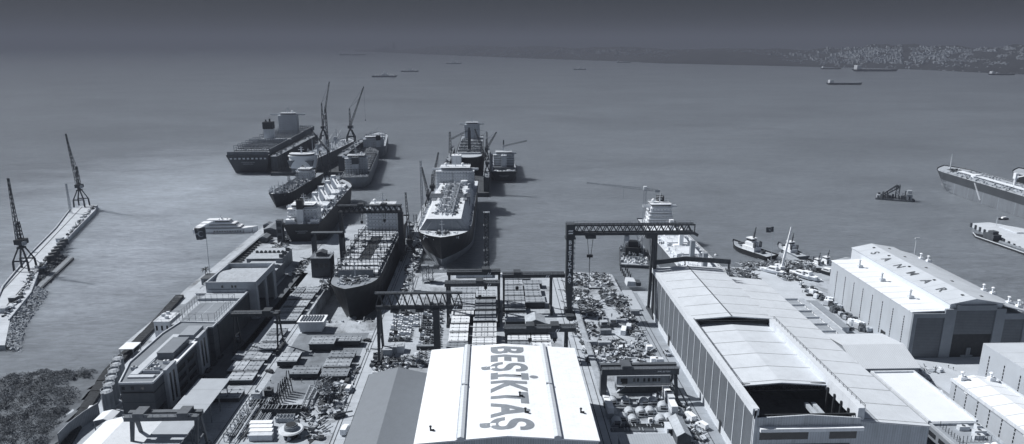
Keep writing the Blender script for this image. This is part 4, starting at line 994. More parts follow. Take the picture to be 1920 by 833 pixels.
# --- 5 container ship at the middle, stern to the camera
S=ship('container_ship','half-empty container ship moored stern-on at the outer left berth','ship',-147,722,-3,R(5.2))
L_,B_,D_=200,29,13
hull(S,L_,B_,D_,3,hull_g,boot,2.5,.84,.55,.04,3); deck(S,L_,B_,D_,deck_d,.84,3)
superstructure(S,34,13,B_,D_,6,.82,mt=supg,wing=1.05,dome=1,funnel=(0,22,7,8,19),fm=dgrey)
for i in range(10):
    y=4+i*12 if i<1 else 44+(i-1)*14
    m=M()
    for k in range(10): x=-B_/2+1.2+k*(B_-2.4)/9; m.beam((x,y+13,D_),(x,y+13,D_+6.5),.36)
    for z in (2.2,4.4,6.4): m.beam((-B_/2+1,y+13,D_+z),(B_/2-1,y+13,D_+z),.34)
    local(m,'lashing_bridge',rust,S)
    if i>0: local(M().box(-B_/2+2,B_/2-2,y,y+12,D_,D_+1.8),'hatch_cover',deck_d if i%2 else dgrey,S)
gear(S,[(-13,13,2,20,D_)],60,51,lgrey,1.6); hull_rail(S,L_,B_,D_,.84)
posts(S,[(-13,13,50,180,D_)],30,2,10,lgrey)
# --- 6 tanker beyond it
S=ship('tanker','pale-decked tanker lying beyond the half-empty container ship','ship',-160,925,-3,R(6.5))
L_,B_,D_=150,32,15
hull(S,L_,B_,D_,3,hull_g,boot,2,.82,.55,.04,2.4); deck(S,L_,B_,D_,deck_l,.82,2.4)
superstructure(S,12,12,B_,D_,4,.86,wing=1.0,mt=offw,funnel=(7,4,6,6,16))
gear(S,[(-13,13,26,140,D_)],220,61,lgrey,2.6); foremast(S,140,D_+2,10)
posts(S,[(-13,13,26,140,D_)],26,3,10,offw)
# --- 7 bulk carrier in the near-left slot, stern to the camera
S=ship('bulk_carrier','white-decked bulk carrier berthed stern-on behind the left quay sheds','ship',-147,512,-3,R(1))
L_,B_,D_=168,27,17
hull(S,L_,B_,D_,6,hull_k,mat('boot_dark2',.07,.6,.25,.1,grime=.3),1,.82,.55,.05,3,stern_lift=.6); deck(S,L_,B_,D_,deck_l,.82,3)
zt=superstructure(S,14,13,B_,D_,4,.84,wing=1.0,mt=white,funnel=(-1,6,4.6,6,19),fm=black,mast=True)
for k in range(2): local(M().box(-12+k*19,-6+k*19,1.6,6,D_,D_+4).tube((-9+k*19,4,D_+4),(-9+k*19,4,D_+6),1,8),'aft_house',white,S)
for i in range(5):
    y=30+i*25; local(M().box(-8.5,8.5,y,y+17,D_,D_+1.6).box(-8.2,8.2,y+.4,y+16.6,D_+1.6,D_+2.5),'hatch_cover',mat('hatch_white',.66,.7,.08,.2,grime=.15) if i%2==0 else hatch,S)
    if i<4:
        c=local(M().box(-2,2,y+18.5,y+23,D_,D_+15),'crane_house',mat('crane_white',.66,.6,.08,.3),S)
        local(M().beam((-1,y+20,D_+13),(8,y+2,D_+7),1.0).beam((1,y+22,D_+13),(10,y+4,D_+7),.8),'crane_jib',white,c)
gear(S,[(-12.5,12.5,22,140,D_)],260,71,white,2.6); gear(S,[(-12.5,12.5,22,140,D_)],120,72,dgrey,2,'deck_fittings'); gear(S,[(-11,11,0.8,6,D_)],24,73,white,2.2,'stern_gear')
windlass(S,150,D_+2); foremast(S,153,D_+2,10); stern_text(S,-.07,D_-5,[(9,),(6,)],.9); hull_rail(S,L_,B_,D_,.82)
posts(S,[(-12,12,24,145,D_)],34,4,10,white)
# --- 8 old dark ship on the outside of the left quay
S=ship('old_coaster','old dark coaster with a white wheelhouse moored outside the left quay','ship',-198,765,-3,math.pi-R(4))
L_,B_,D_=128,21,11
hull(S,L_,B_,D_,3,mat('hull_black_rust',.03,.7,.4,.2,grime=.3),rust,0,.8,.5,.06,3); deck(S,L_,B_,D_,deck_m,.8,3)
superstructure(S,34,12,B_,D_,3,.8,wing=.95,mt=sup,funnel=(5,26,4,5,12))
gear(S,[(-8,8,44,118,D_)],260,81,mgrey,3.4); gear(S,[(-8,8,44,118,D_)],120,82,white,2,'deck_fittings'); 
for y in (60,84): local(M().truss((0,y,D_),(0,y,D_+13),1.6,6,.25).beam((0,y,D_+1),(4,y+15,D_+6),.5),'derrick',mgrey,S)
posts(S,[(-8,8,40,118,D_)],34,5,11,lgrey)
# --- 9 bulk ship in the centre floating dock, bow to the camera
S=ship('docked_bulk_carrier','dark bulk carrier raised in the centre floating dock behind the gas carrier','ship',-27,985,3,math.pi)
L_,B_,D_=205,32,17
hull(S,L_,B_,D_,8,hull_b,boot,-2,.9,.4,.02,1,bulw=.6); 
deck(S,L_,B_,D_,deck_m,.9,1,.6)
pts=[(15.4*math.sin(a),186+17.5*math.cos(a)) for a in [math.pi*(k/12-.5) for k in range(13)]]
local(M().prism(pts+[(15.4,182),(-15.4,182)][::1],D_+1.2,D_+1.9,'Z'),'forecastle_deck',mat('forecastle_pale',.45,.8,.1,.2),S)
for i in range(5):
    y=58+i*25; local(M().box(-13,-1.5,y,y+18,D_,D_+2.6).box(1.5,13,y,y+18,D_,D_+2.6),'hatch_cover',dgrey,S); local(M().box(-14,14,y+19.5,y+22.5,D_,D_+3.6),'cross_deck',mat('hatch_pale',.4,.7,.1,.2) if i==4 else deck_m,S)
superstructure(S,26,13,B_,D_,7,.66,mt=supg,wing=1.05)
local(M().truss((0,150,D_),(0,150,D_+26),3,8,.5).box(-1.2,1.2,149,151,D_,D_+30),'crane_mast',dgrey,S)
local(M().truss((0,150,D_+27),(22,150,D_+16),1.5,9,.3),'crane_jib',dgrey,S)
gear(S,[(-13,13,52,176,D_+2.6)],130,91,mgrey,2.2)
posts(S,[(-13,13,52,170,D_)],26,6,11,mgrey)
floating_dock('dark floating dock around the raised bulk carrier behind the gas carrier',-54,-3,690,905,16,5.2)
# --- 10 ship moored right of it, stern to the camera
S=ship('moored_cargo_ship','cargo ship with wide white superstructure moored stern-on at the centre right','ship',14,757,-3,0)
L_,B_,D_=120,29,12
hull(S,L_,B_,D_,4,hull_b,boot,1,.8,.55,.05,3); deck(S,L_,B_,D_,deck_l,.8,3)
superstructure(S,24,12,B_,D_,6,.82,mt=offw,wing=1.0,funnel=(0,14,6,6,17),fm=offw)
local(M().box(-12,12,8,16,D_,D_+4),'aft_house',dgrey,S); gear(S,[(-12,12,1,7,D_)],40,101,white,1.8); stern_text(S,-.07,D_-4,[(11,),(8,)],.9)
local(M().beam((0,30,D_+20),(0,30,D_+32),1.4).truss((0,30,D_+25),(27,24,D_+32),1.2,10,.22),'deck_crane',dgrey,S)
for y in (50,80): deck_crane(S,0,y,D_,14,20,R(5),.3,lgrey)
gear(S,[(-12,12,36,100,D_)],80,102,mgrey,2.4,'deck_fittings')
posts(S,[(-12,12,36,105,D_)],20,7,10,lgrey)
# --- 11 white bulk ship beyond the big hall
S=ship('white_cargo_ship','white-decked cargo ship moored beyond the far end of the big hall','ship',131,530,-3,math.pi)
L_,B_,D_=158,28,15
hull(S,L_,B_,D_,3,mat('hull_slate',.13,.5,.12,.1,grime=.2),boot_l,1,.84,.5,.05,2.6); deck(S,L_,B_,D_,mat('deck_near_white',.62,.7,.1,.2,grime=.15),.84,2.6)
superstructure(S,14,13,B_,D_,5,.72,wing=.95,mt=white,dome=1,step=.05,funnel=(-2,7,5,5,21))
for i in range(4):
    y=30+i*27; local(M().box(-9,9,y,y+18,D_,D_+1.8).box(-8.6,8.6,y+.4,y+17.6,D_+1.8,D_+2.6),'hatch_cover',mat('hatch_white',.66,.7,.08,.2,grime=.15),S)
    c=local(M().box(-1.4,1.4,y+20,y+23,D_,D_+13).box(-5,5,y+19,y+24,D_,D_+2.2),'crane_house',white if i<2 else mat('crane_blue_grey',.3,.6,.1,.2),S); local(M().beam((0,y+21,D_+11),(-6,y+1,D_+6),1.1).beam((1,y+21,D_+13),(-4,y+2,D_+7),.7),'crane_jib',white,c)
gear(S,[(-12.5,12.5,24,145,D_)],220,111,white,2.2); gear(S,[(-12.5,12.5,24,145,D_)],90,112,mgrey,1.6,'deck_fittings')
foremast(S,120,D_,9); hull_rail(S,L_,B_,D_,.84,mt=white)
posts(S,[(-12,12,24,140,D_)],26,8,8,white)
# --- 12 tanker at right
S=ship('oil_tanker','long laden-decked tanker with a two-tone hull anchored at far right','ship',496,480,-3,R(-1.5))
L_,B_,D_=255,40,18
hull(S,L_,B_,D_,3,mat('tanker_hull',.06,.5,.12,.05,grime=.15),mat('tanker_lower',.18,.6,.12,.06,seams=(('Y',22,.5,1.5),),grime=.2),11.2,.88,.5,.03,2.5); deck(S,L_,B_,D_,deck_l,.88,2.5)
m=M()
for x in (-3,-1.8,-.6,.8,2.2): m.tube((x,30,D_+1.8),(x,226,D_+1.8),.42,7)
for y in range(36,226,10): m.beam((-5,y,D_),(-5,y,D_+2.6),.3).beam((5,y,D_),(5,y,D_+2.6),.3).beam((-5,y,D_+1.2),(5,y,D_+1.2),.4)
local(m,'cargo_pipes',offw,S)
gear(S,[(-18,18,30,232,D_)],320,121,lgrey,1.8); gear(S,[(-16,16,30,232,D_)],120,122,dgrey,2.,'deck_fittings'); windlass(S,237,D_+1); foremast(S,244,D_+1.5,16)
deck_crane(S,3,150,D_,14,20,R(170),.35,white); local(M().beam((-B_/2-.2,172,D_),(-B_/2-.4,160,3),1.4,.5),'gangway',offw,S); hull_rail(S,L_,B_,D_,.86,mt=offw)
local(M().box(-4,3,196,203,D_,D_+3.2),'deck_house',white,S)
# --- 13 second ship just entering the right edge
p=G(1925,372,-3)
S=ship('second_tanker','dark bow of another tanker cut off by the right edge of the picture','ship',568,560,-3,R(0))
hull(S,150,36,19,3,hull_k,boot_l,6,.84,.5,.04,3); deck(S,150,36,19,deck_l,.84,3); foremast(S,140,22,12,offw)
gear(S,[(-14,14,70,138,19)],60,131,lgrey,2)
# --- yacht
S=ship('motor_yacht','gleaming white three-deck motor yacht moored off the left quay','yacht',-222,556,-3,-math.pi/2)
m=M(); yst=[(-26,3.4,0),(-20,4.3,0),(-8,4.8,0),(6,4.7,.3),(16,3.6,.9),(23,1.8,1.5),(27,.15,2)]
for (a,wa,sa),(b,wb,sb) in zip(yst,yst[1:]):
    for s in (-1,1):
        f=[(s*wa*.75,a,-1),(s*wb*.75*(1 if wb>1 else .5),b-1,-1),(s*wb,b,3.4+sb),(s*wa,a,3.4+sa)]; m.quad(*(f if s>0 else f[::-1]))
    m.quad((-wa,a,3.3+sa),(wa,a,3.3+sa),(wb,b,3.3+sb),(-wb,b,3.3+sb))
m.quad((-3.4*.75,-26,-1),(3.4*.75,-26,-1),(3.4,-26,3.4),(-3.4,-26,3.4))
yw=mat('yacht_white',.88,.3,.02,.3,spec=.5); h=local(m,'hull',yw,S)
m=M()
for s in (-1,1):
    for k in range(11): m.box(s*4.62-.1,s*4.62+.1,-8+k*2.1,-6.8+k*2.1,1.6,2.3)
local(m,'porthole',win_m,h)
for nm,z,w,a,b,sl in (('main_deck',3.4,3.9,-18,13,3.5),('upper_deck',6.0,3.5,-14,9,3),('sun_deck',8.6,2.8,-9,4,2.6)):
    d=local(M().prism([(a,z),(b+sl,z),(b,z+2.1),(a+.5,z+2.1)],-w,w,'X').prism([(a-5,z+2.1),(b+.8,z+2.1),(b+.2,z+2.55),(a-5,z+2.55)],-w-.5,w+.5,'X'),nm,yw,S)
    local(M().box(-w-.04,w+.04,a+2,b+sl*.35,z+.75,z+1.6),'window_band',win_m,d)
local(M().beam((0,-2,11.2),(0,-3.5,15),1.4,1.,.4).beam((-1.8,-2.6,13),(1.8,-2.6,13),.3).dome((0,2,11.2),.9,1).dome((1.4,-4,11.2),.8,.9),'radar_mast',yw,S)
local(M().beam((0,-26,3.4),(0,-28.5,8.5),.15),'ensign_staff',yw,S)
# --- dredger
S=ship('bucket_dredger','rusty bucket dredger with a tangled frame anchored in the right bay','dredger',404,657,-3,R(-115))
local(M().prism([(-4.5,-17),(4.5,-17),(4.5,15),(2,18),(-2,18),(-4.5,15)],-1,1.6,'Z'),'hull',rust,S); 
m=M().truss((0,-14,1.6),(0,2,14),2.4,8,.4); m.truss((0,2,1.6),(0,2,16),3,7,.4).truss((0,10,1.6),(0,10,10),2.4,5,.35).beam((-2,2,14),(2,2,14),1.5)
for k in range(12): t=k/12; m.obox((0,-13+14*t,2.4+12.5*t),1.8,1.3,1.1,0,.5)
local(m,'bucket_ladder',mat('dredger_rust',.07,.85,.4,.6),S)
local(M().box(-3,3,10,15,1.6,7).box(-3.6,3.6,9.4,15.6,7,7.5).box(-2.4,2.4,10.6,14.4,8.5,10.8).box(-3,3,-16,-13,1.6,4.6),'wheelhouse',lgrey,S)
gear(S,[(-4,4,-15,14,1.6)],70,141,dgrey,5)
# --- floating crane barge
S=ship('crane_barge','floating pontoon crane moored off the scrap quay','barge',103,472,-3,R(-10))
local(M().box(-10,10,-20,22,-1,2).box(-10.4,10.4,-20.4,22.4,1.6,2.1),'pontoon',dgrey,S)
local(M().box(-9,9,-19,-3,2.1,2.2),'deck_plate',lgrey,S)
local(M().truss((-6,8,2),(-5,6,27),3,9,.4).truss((6,8,2),(2,4,24),3,9,.35).truss((-1,2,2),(8,16,19),2.4,9,.35).beam((-5,6,27),(8,16,19),.4),'lattice_frame',lgrey,S)
local(M().box(-6,5,2,14,2.1,8).box(-4,3,4,10,8,12),'machinery_house',black,S); gear(S,[(-9,9,-18,20,2.1)],110,151,mgrey,3.2); gear(S,[(-9,9,-19,-4,2.1)],50,152,white,1.2,'deck_fittings')
# --- marina: tugs and boats
def tug(label,x,y,rz,s=1.,mt=None,z=-3,grp=None):
    S=thing('tugboat',label,'tugboat',(x,y,z),rz,grp); L_,B_=30*s,10*s
    hull(S,L_,B_,2.6*s,1.5,mt or hull_k,boot,.4,.62,.35,.04,2.4*s,nose=False,bulw=.9); deck(S,L_,B_,2.6*s,deck_l,.62,2.4*s,.9,.5)
    local(M().box(-3*s,3*s,11*s,20*s,2.6*s,5.2*s).box(-2.4*s,2.4*s,12.5*s,18.5*s,5.2*s,7.6*s),'deckhouse',white,S)
    b=local(M().box(-2*s,2*s,14*s,18*s,7.6*s,9.8*s).box(-2.3*s,2.3*s,13.6*s,18.4*s,9.8*s,10.1*s),'wheelhouse',white,S); local(M().box(-2.03*s,2.03*s,13.97*s,18.03*s,8.4*s,9.3*s),'window_band',win_m,b)
    local(M().beam((0,14.6*s,10*s),(0,13.5*s,17*s),.8*s,.8*s,.4*s).beam((-1.2*s,14*s,13.5*s),(1.2*s,14*s,13.5*s),.25),'mast',dgrey,S)
    for sx in (-1,1): local(M().box(sx*2.6*s-.5,sx*2.6*s+.5,10.6*s,12*s,5.2*s,8.4*s),'funnel',dgrey,S)
    local(M().tube((-1.4*s,7*s,3.4*s),(1.4*s,7*s,3.4*s),.9*s,10).obox((0,24*s,4*s),2.4*s,1.6*s,1.2*s),'winch',dgrey,S); return S
p=G(1433,480,-3); tug('large tugboat with a tall dark mast lying furthest out at the marina',p.x+1,p.y-12,R(28),1.25)
p=G(1490,478,-3); tug('white-decked tugboat berthed beside the floating jetty',p.x,p.y-14,R(12),1.0,hull_g)
p=G(1537,500,-3); tug('small tugboat moored near the lettered hall on the left of two',p.x,p.y-14,R(20),.7)
p=G(1556,500,-3); tug('small tugboat moored nearest to the wall of the lettered hall',p.x,p.y-14,R(20),.8,hull_g)
t=thing('floating_jetty','narrow concrete jetty slanting out between the tugboats','jetty',(236,475,-3))
M().prism([(G(1460,473).x,G(1460,473).y),(G(1468,470).x,G(1468,470).y),(G(1525,500).x+2,G(1525,500).y),(G(1518,507).x,G(1518,507).y)],-4,-.5,'Z').build('deck',conc,t)
M().tube((G(1466,473).x,G(1466,473).y,-4),(G(1466,473).x,G(1466,473).y,2),.6,8).build('pile',dgrey,t)
def boat(label,x,y,z,rz,s=1.,mt=None,grp=None,cat='boat',name='motor_boat'):
    S=thing(name,label,cat,(x,y,z),rz,grp); m=M(); st=[(-5,1.3),(-2,1.7),(1.5,1.6),(3.8,.9),(5.2,.05)]
    for (a,wa),(b,wb) in zip(st,st[1:]):
        for sg in (-1,1):
            f=[(sg*wa*.4*s,a*s,0),(sg*wb*.4*s,b*s*.95,0),(sg*wb*s,b*s,1.5*s),(sg*wa*s,a*s,1.4*s)]; m.quad(*(f if sg>0 else f[::-1]))
        m.quad((-wa*s,a*s,1.35*s),(wa*s,a*s,1.35*s),(wb*s,b*s,1.45*s),(-wb*s,b*s,1.45*s))
    m.quad((-.5*s,-5*s,0),(.5*s,-5*s,0),(1.3*s,-5*s,1.4*s),(-1.3*s,-5*s,1.4*s)); local(m,'hull',mt or white,S)
    c=local(M().prism([(-2.4*s,1.4*s),(2*s,1.4*s),(1.1*s,2.7*s),(-2.2*s,2.9*s)],-1.1*s,1.1*s,'X'),'cabin',white,S); local(M().box(-1.13*s,1.13*s,-1.8*s,.9*s,2*s,2.5*s),'window_band',win_m,c); return S
for i,(px,py,s,rz_,lab) in enumerate(((1498,520,1.5,.5,'white motor boat hauled out on the marina apron, left of a pair'),(1510,522,1.6,.5,'white motor boat hauled out on the marina apron, right of a pair'),(1548,515,1.4,.6,'dark-hulled motor boat hauled out beside the lettered hall'),(1528,527,.8,1.2,'small open boat on the apron in front of the hauled-out pair'),(1446,512,1.6,.8,'motor boat on the quay edge behind the big hall'))):
    p=G(px,py,0); boat(lab,p.x,p.y,.8 if i<3 else .3,rz_,s,white if i!=2 else hull_k)
    if i<3: 
        for k in (-1,1): pass
p=G(1881,412,-3); boat('small dark launch under way near the right jetty',p.x,p.y,-3,1.6,.9,hull_k)
p=G(1515,533,0)
# --- right jetty with barge
t=thing('concrete_jetty','pale concrete jetty coming in from the right edge','jetty',(420,530,-3))
slab([(411,553),(398,470),(470,420),(480,480),(428,556)],-4,.3).build('deck',mat('jetty_pale',.55,.9,.12,.1),t)
m=M()
for k in range(12): a=Vector((411,553,0)).lerp(Vector((398,470,0)),k/12); m.tube((a.x-.7,a.y,-4),(a.x-.7,a.y,.6),.8,8)
m.build('fender',dgrey,t); M().box(425,431,520,540,.3,1.2).beam((426,545,.3),(426,545,8),.25).build('parapet',offw,t)
S=ship('work_barge','low flat barge tied along the right jetty','barge',399,500,-3,R(6)); 
local(M().prism([(-6,-30),(6,-30),(6,20),(0,30),(-6,20)],-1,1.4,'Z'),'hull',hull_k,S); local(M().box(-4.5,4.5,-28,0,1.4,2.0).tube((-3,-24,2.6),(-3,0,2.6),1.2,8),'cargo_deck',mgrey,S); local(M().box(-3.5,3.5,6,16,1.4,6).box(-2.5,2.5,8,13,6,8.4),'deckhouse',dgrey,S)
local(M().beam((-6,-30,1.7),(-6,20,1.7),.5).beam((-6,20,1.7),(0,30,1.7),.5),'rubbing_strake',offw,S)
# --- buoys, mooring piles
for px,py,lab in ((1342,479,'pale mooring buoy floating right of the big hall'),(1453+0,0,None),(1550,1,None)):
    if lab and py>9:
        p=G(px,py,-3); t=thing('mooring_buoy',lab,'buoy',tuple(p)); local(M().dome((0,0,0),1.3,1.3).tube((0,0,-.6),(0,0,.05),1.3,12),'float',offw,t); local(M().tube((0,0,1.2),(0,0,2.),.2,6),'ring_post',dgrey,t)
p=G(1451,437,-3)
n=0
for row,(xa,ya,xb,yb) in enumerate(((1164,508,1172,522),(1173,507,1182,523))):
    for k in range(4):
        p=G(xa+(xb-xa)*k/3,ya+(yb-ya)*k/3,-3); t=thing('mooring_pile',f'dark timber pile standing in the water, {ORD[k]} from the sea in the {("left","right")[row]} row','pile',tuple(p),group='two rows of piles beside the scrap quay')
        local(M().tube((0,0,-1),(0,0,3),.42,8),'shaft',black,t); local(M().tube((0,0,3),(0,0,3.3),.5,8),'cap',dgrey,t)
# --- distant shipping with wakes
def far_ship(label,px,py,L_,hd,kind,wake=0,s=1.):
    p=G(px,py,-3); t=thing('distant_'+kind,label,kind,tuple(p),hd)
    B_=L_*.17; D_=L_*.035+1.5
    hull(t,L_,B_,D_,.5,hull_k if kind=='tanker' else hull_g,hull_k,.2,.82,.4,.04,1.5,nose=False)
    if kind=='ferry': local(M().box(-B_*.4,B_*.4,L_*.12,L_*.86,D_,D_+L_*.04).box(-B_*.35,B_*.35,L_*.4,L_*.62,D_+L_*.04,D_+L_*.1).box(-1.5,1.5,L_*.48,L_*.55,D_+L_*.1,D_+L_*.17),'cabin',white,t)
    else: local(M().box(-B_*.4,B_*.4,L_*.04,L_*.14,D_,D_+L_*.09),'bridge',offw,t); local(M().box(-B_*.32,B_*.32,L_*.2,L_*.86,D_,D_+1.2),'hatch',mgrey,t)
    return p
far_ship('ferry crossing the strait with a long wake, nearest of the distant boats',697,145,115,-math.pi/2+R(2),'ferry')
far_ship('second distant ferry trailing a wake to the right',752,135,95,-math.pi/2,'ferry')
far_ship('small hazy ferry beyond the two wake-trailing ferries',836,120,120,-math.pi/2,'ferry')
far_ship('lone ferry in the middle distance heading left with a wake',1075,131,75,-math.pi/2,'ferry')
far_ship('long dark tanker riding at anchor in the open water at right',1551,159,130,-math.pi/2-R(3),'tanker')
far_ship('hazy tanker close under the right-hand town',1600,134,250,-math.pi/2,'tanker')
far_ship('small tanker left of the hazy one under the town',1540,130,120,-math.pi/2,'tanker')
far_ship('tanker close to the far shore at the right edge',1855,141,130,-math.pi/2,'tanker')
far_ship('faint freighter on the left horizon',636,104,330,-math.pi/2,'freighter')
far_ship('faint boat near the middle of the far shore',1157,118,110,-math.pi/2,'freighter')
wk_m=mat('wake_foam',.24,.6,.2,.05)
def wake(px0,py0,px1,py1,w):
    a=G(px0,py0,-2.99); b=G(px1,py1,-2.99); struct('wake',M().quad(a+Vector((0,-w,0)),b+Vector((0,-w*2.2,0)),b+Vector((0,w*2.2,0)),a+Vector((0,w,0))),wk_m)
wake(698,146,470,148,5); wake(778,136,960,131,6); wake(1086,131,1180,129,8); wake(836,120.5,800,121,8)
# ================================================================= CRANES
crn=mat('crane_steel',.06,.6,.2,.3,grime=.25); crn2=mat('crane_steel_grey',.12,.6,.2,.3,grime=.25); crl=mat('crane_pale',.34,.6,.15,.3,grime=.2)
def hook(par,x,y,z0,z1,mt=None,w=.9):
    m=M()
    for a,b in ((-w,-.5),(w,-.5),(-w,.5),(w,.5)): m.beam((x+a,y+b,z0),(x+a*.4,y+b,z1+1.5),.12)
    c=m.build('hoist_rope',dgrey,par)
    M().box(x-w,x+w,y-.7,y+.7,z1+.5,z1+1.9).tube((x,y,z1-.4),(x,y,z1+.5),.35,8).build('hook_block',black,c)
def gantry(label,x0,x1,y,h,bh,lx0=None,lx1=None,truss=False,leg=1.6,legs=('A','A'),mt=None,gauge=9,ybeam=1.8,hooks=(),double=False,stripe=None,arm=True,lcol=None,base_z=0):
    """travelling gantry crane: girder x0..x1 at height h (underside), legs at lx0/lx1"""
    mt=mt or crn; lx0=x0+1 if lx0 is None else lx0; lx1=x1-1 if lx1 is None else lx1
    t=thing('gantry_crane',label,'gantry crane',((lx0+lx1)/2,y,0))
    ys=(y-ybeam,y+ybeam) if double else (y,)
    for yb in ys:
        if truss:
            g=M().box(x0,x1,yb-.8,yb+.8,h,h+bh*.22); 
            for dy in (-.7,.7): g.beam((x0,yb+dy,h+bh),(x1,yb+dy,h+bh),.6).warren((x0,yb+dy,h+bh*.2),(x1,yb+dy,h+bh*.2),bh*.78,int((x1-x0)/3.6),.32)
            g.build('girder',mt,t)
        else: M().box(x0,x1,yb-.7,yb+.7,h,h+bh).box(x0,x1,yb-1.0,yb+1.0,h+bh,h+bh+.18).build('girder',mt,t)
    rail_part([(x0,y-ybeam-.9 if double else y-1,h+bh+.2),(x1,y-ybeam-.9 if double else y-1,h+bh+.2)],t,mt=crl,t=.14,step=2.5)
    for lx,st in ((lx0,legs[0]),(lx1,legs[1])):
        if st=='A':
            for s in (-1,1): M().beam((lx,y+s*1.2,h+.2),(lx,y+s*gauge/2,base_z+1),leg,leg,leg*.6).build('leg',mt,t)
        elif st=='B': 
            M().box(lx-leg*.9,lx+leg*.9,y-leg,y+leg,base_z+2,h+.1).build('leg',mt,t)
        m=M().box(lx-.6,lx+.6,y-gauge/2-1.5,y+gauge/2+1.5,base_z+.7,base_z+1.9); m.build('sill_beam',mt,t)
        for s in (-1,1):
            b=M().box(lx-.7,lx+.7,y+s*gauge/2-1.9,y+s*gauge/2+1.9,base_z+.25,base_z+1.1); 
            for k in (-1.1,1.1): b.tube((lx-.4,y+s*gauge/2+k,base_z+.45),(lx+.4,y+s*gauge/2+k,base_z+.45),.42,8)
            b.build('bogie',dgrey,t)
        if arm and st=='A': M().beam((lx,y-gauge*.28,h*.45),(lx,y+gauge*.28,h*.45),.5).build('cross_brace',mt,t)
    for hx,hz in hooks:
        tr=M().box(hx-2,hx+2,y-(ybeam+1 if double else 1.6),y+(ybeam+1 if double else 1.6),(h+bh+.2) if double else h-1.3,(h+bh+1.6) if double else h-.1).build('trolley',mt,t); hook(t,hx,y,h-.2,hz)
    if stripe is not None:
        m=M(); yb=ys[0]-(.8 if truss else .7)
        for k in range(2): 
            a=stripe+k*1.1; m.quad((a,yb-.03,h+.1),(a+.5,yb-.03,h+.1),(a+1.2,yb-.03,h+min(bh,1.6)-.1),(a+.7,yb-.03,h+min(bh,1.6)-.1))
        m.build('stripe_marking',white,t)
    return t
# G1 the tall lettered gantry by the hall
t=thing('gantry_crane','tallest dark gantry crane with a lettered leg reaching over the big hall','gantry crane',(66,361,0))
gy=361; z0,z1=47.6,53.6
for dy in (-1.6,1.6):
    m=M().box(43,111.5,gy+dy-.5,gy+dy+.5,z0,z0+1.5).box(43,111.5,gy+dy-.4,gy+dy+.4,z1-.8,z1); m.warren((46,gy+dy,z0+1.4),(110,gy+dy,z0+1.4),z1-z0-2.1,17,.42); m.build('girder',crn,t)
M().beam((111.5,gy-1.6,z1),(111.5,gy-1.6,z0),.5).beam((111.5,gy,z0+.5),(114,gy,z0-1),1.5).build('girder_end',crn,t)
rail_part([(41,gy-2.2,z1),(112,gy-2.2,z1)],t,mt=crl,t=.12,step=2); rail_part([(41,gy+2.2,z1),(112,gy+2.2,z1)],t,mt=crl,t=.12,step=2)
lg=M().box(40.6,45.4,gy-2.4,gy+2.4,z0-1,z1+.3).box(40.2,45.8,gy-2.8,gy+2.8,z0-2,z0-1.2).box(40.9,44.9,gy-2.1,gy+2.1,17,z0-1).build('leg',crn,t)
M().prism([(40.9,17),(44.9,17),(44.4,2),(42.4,2)],gy-2.1,gy+2.1).box(41,45.8,gy-7,gy+7,.8,2.2).build('lower_leg',crn,t)
M().quad((41.6,gy-2.45,z0+1),(44,gy-2.45,z0+1),(44.4,gy-2.45,z0+1.7),(42,gy-2.45,z0+1.7)).quad((41.6,gy-2.45,z0+2.4),(44,gy-2.45,z0+2.4),(44.4,gy-2.45,z0+3.1),(42,gy-2.45,z0+3.1)).build('emblem',white,lg)
for i,c in enumerate('BEŞİKTAŞ'):
    me=text_mesh(c,3.1,.01,.1); text_part('letter',me,white,lg,Matrix.Translation((42.9,gy-2.14,43.6-i*3.15))@Matrix.Rotation(math.pi/2,4,'X'))
m=M()
for k in range(14): m.box(44.9,45.6,gy-2,gy+1,4+k*3,4.15+k*3)
m.beam((45.5,gy-2,4),(45.5,gy-2,z0),.12).build('leg_ladder',crl,t)
for s in (-1,1): M().beam((90,gy+s*1.5,z0),(90,gy+s*6,1),2.2,1.8,1.4).build('leg',crn,t)
M().beam((90,gy,z0-3),(90,gy-5.2,6),.7,.5).build('leg_stair',white,t)
M().box(89,91,gy-8,gy+8,.7,1.9).build('sill_beam',crn,t); M().box(88.8,91.2,gy-2,gy+2,z0-2,z0).build('leg_head',crn,t)
for lx in (43,90):
    for s in (-1,1): M().box(lx-.8,lx+.8,gy+s*6-2.4,gy+s*6+2.4,.25,1.1).build('bogie',black,t)
M().box(51.5,57,gy-2.4,gy+2.4,z0-1.8,z0-.1).build('trolley',crn,t); M().box(73,75.2,gy-3.4,gy-1,z0-3,z0-.2).build('operator_cab',crl,t); M().box(85,89,gy-2.3,gy+2.3,z0-2,z0-.1).build('trolley',crn,t)
hook(t,54.2,gy,z0-1.8,34,w=1.6); M().beam((54.2,gy,34),(54.2,gy,16),.35).beam((54,gy,16),(62,gy,16),.8).build('lifting_beam',dgrey,t)
gantry('tall truss gantry crane straddling the container ship in the dry dock',-108,-63.5,470,34,5.2,-106.5,-64.6,truss=True,leg=2.0,legs=('A','B'),gauge=12,hooks=((-92,26),(-76,27)),double=True,ybeam=1.6)
gantry('truss gantry crane over the crates left of the white hall',-56,-14.5,308,26.2,8,-54.6,-27.2,truss=True,leg=1.7,legs=('A','B'),gauge=14,hooks=((-47,13),(-35,14)),stripe=-19,mt=crn)
gantry('plate-girder gantry crane at the back left of the plate stacks',-26,4.6,372,21.6,1.9,-24.8,3.8,double=True,leg=1.3,gauge=10,stripe=-3,mt=crn,hooks=((-4,12),))
gantry('plate-girder gantry crane at the back right of the plate stacks',5.6,41,368,21,1.9,6.4,33.4,double=True,leg=1.3,gauge=11,stripe=30,mt=crn,hooks=((14,13),))
gantry('shorter gantry crane in front of the two back ones',-26,3.8,352,22,1.8,-24.6,3.2,double=True,leg=1.4,gauge=10,stripe=-3,mt=crn,hooks=((-7,14),))
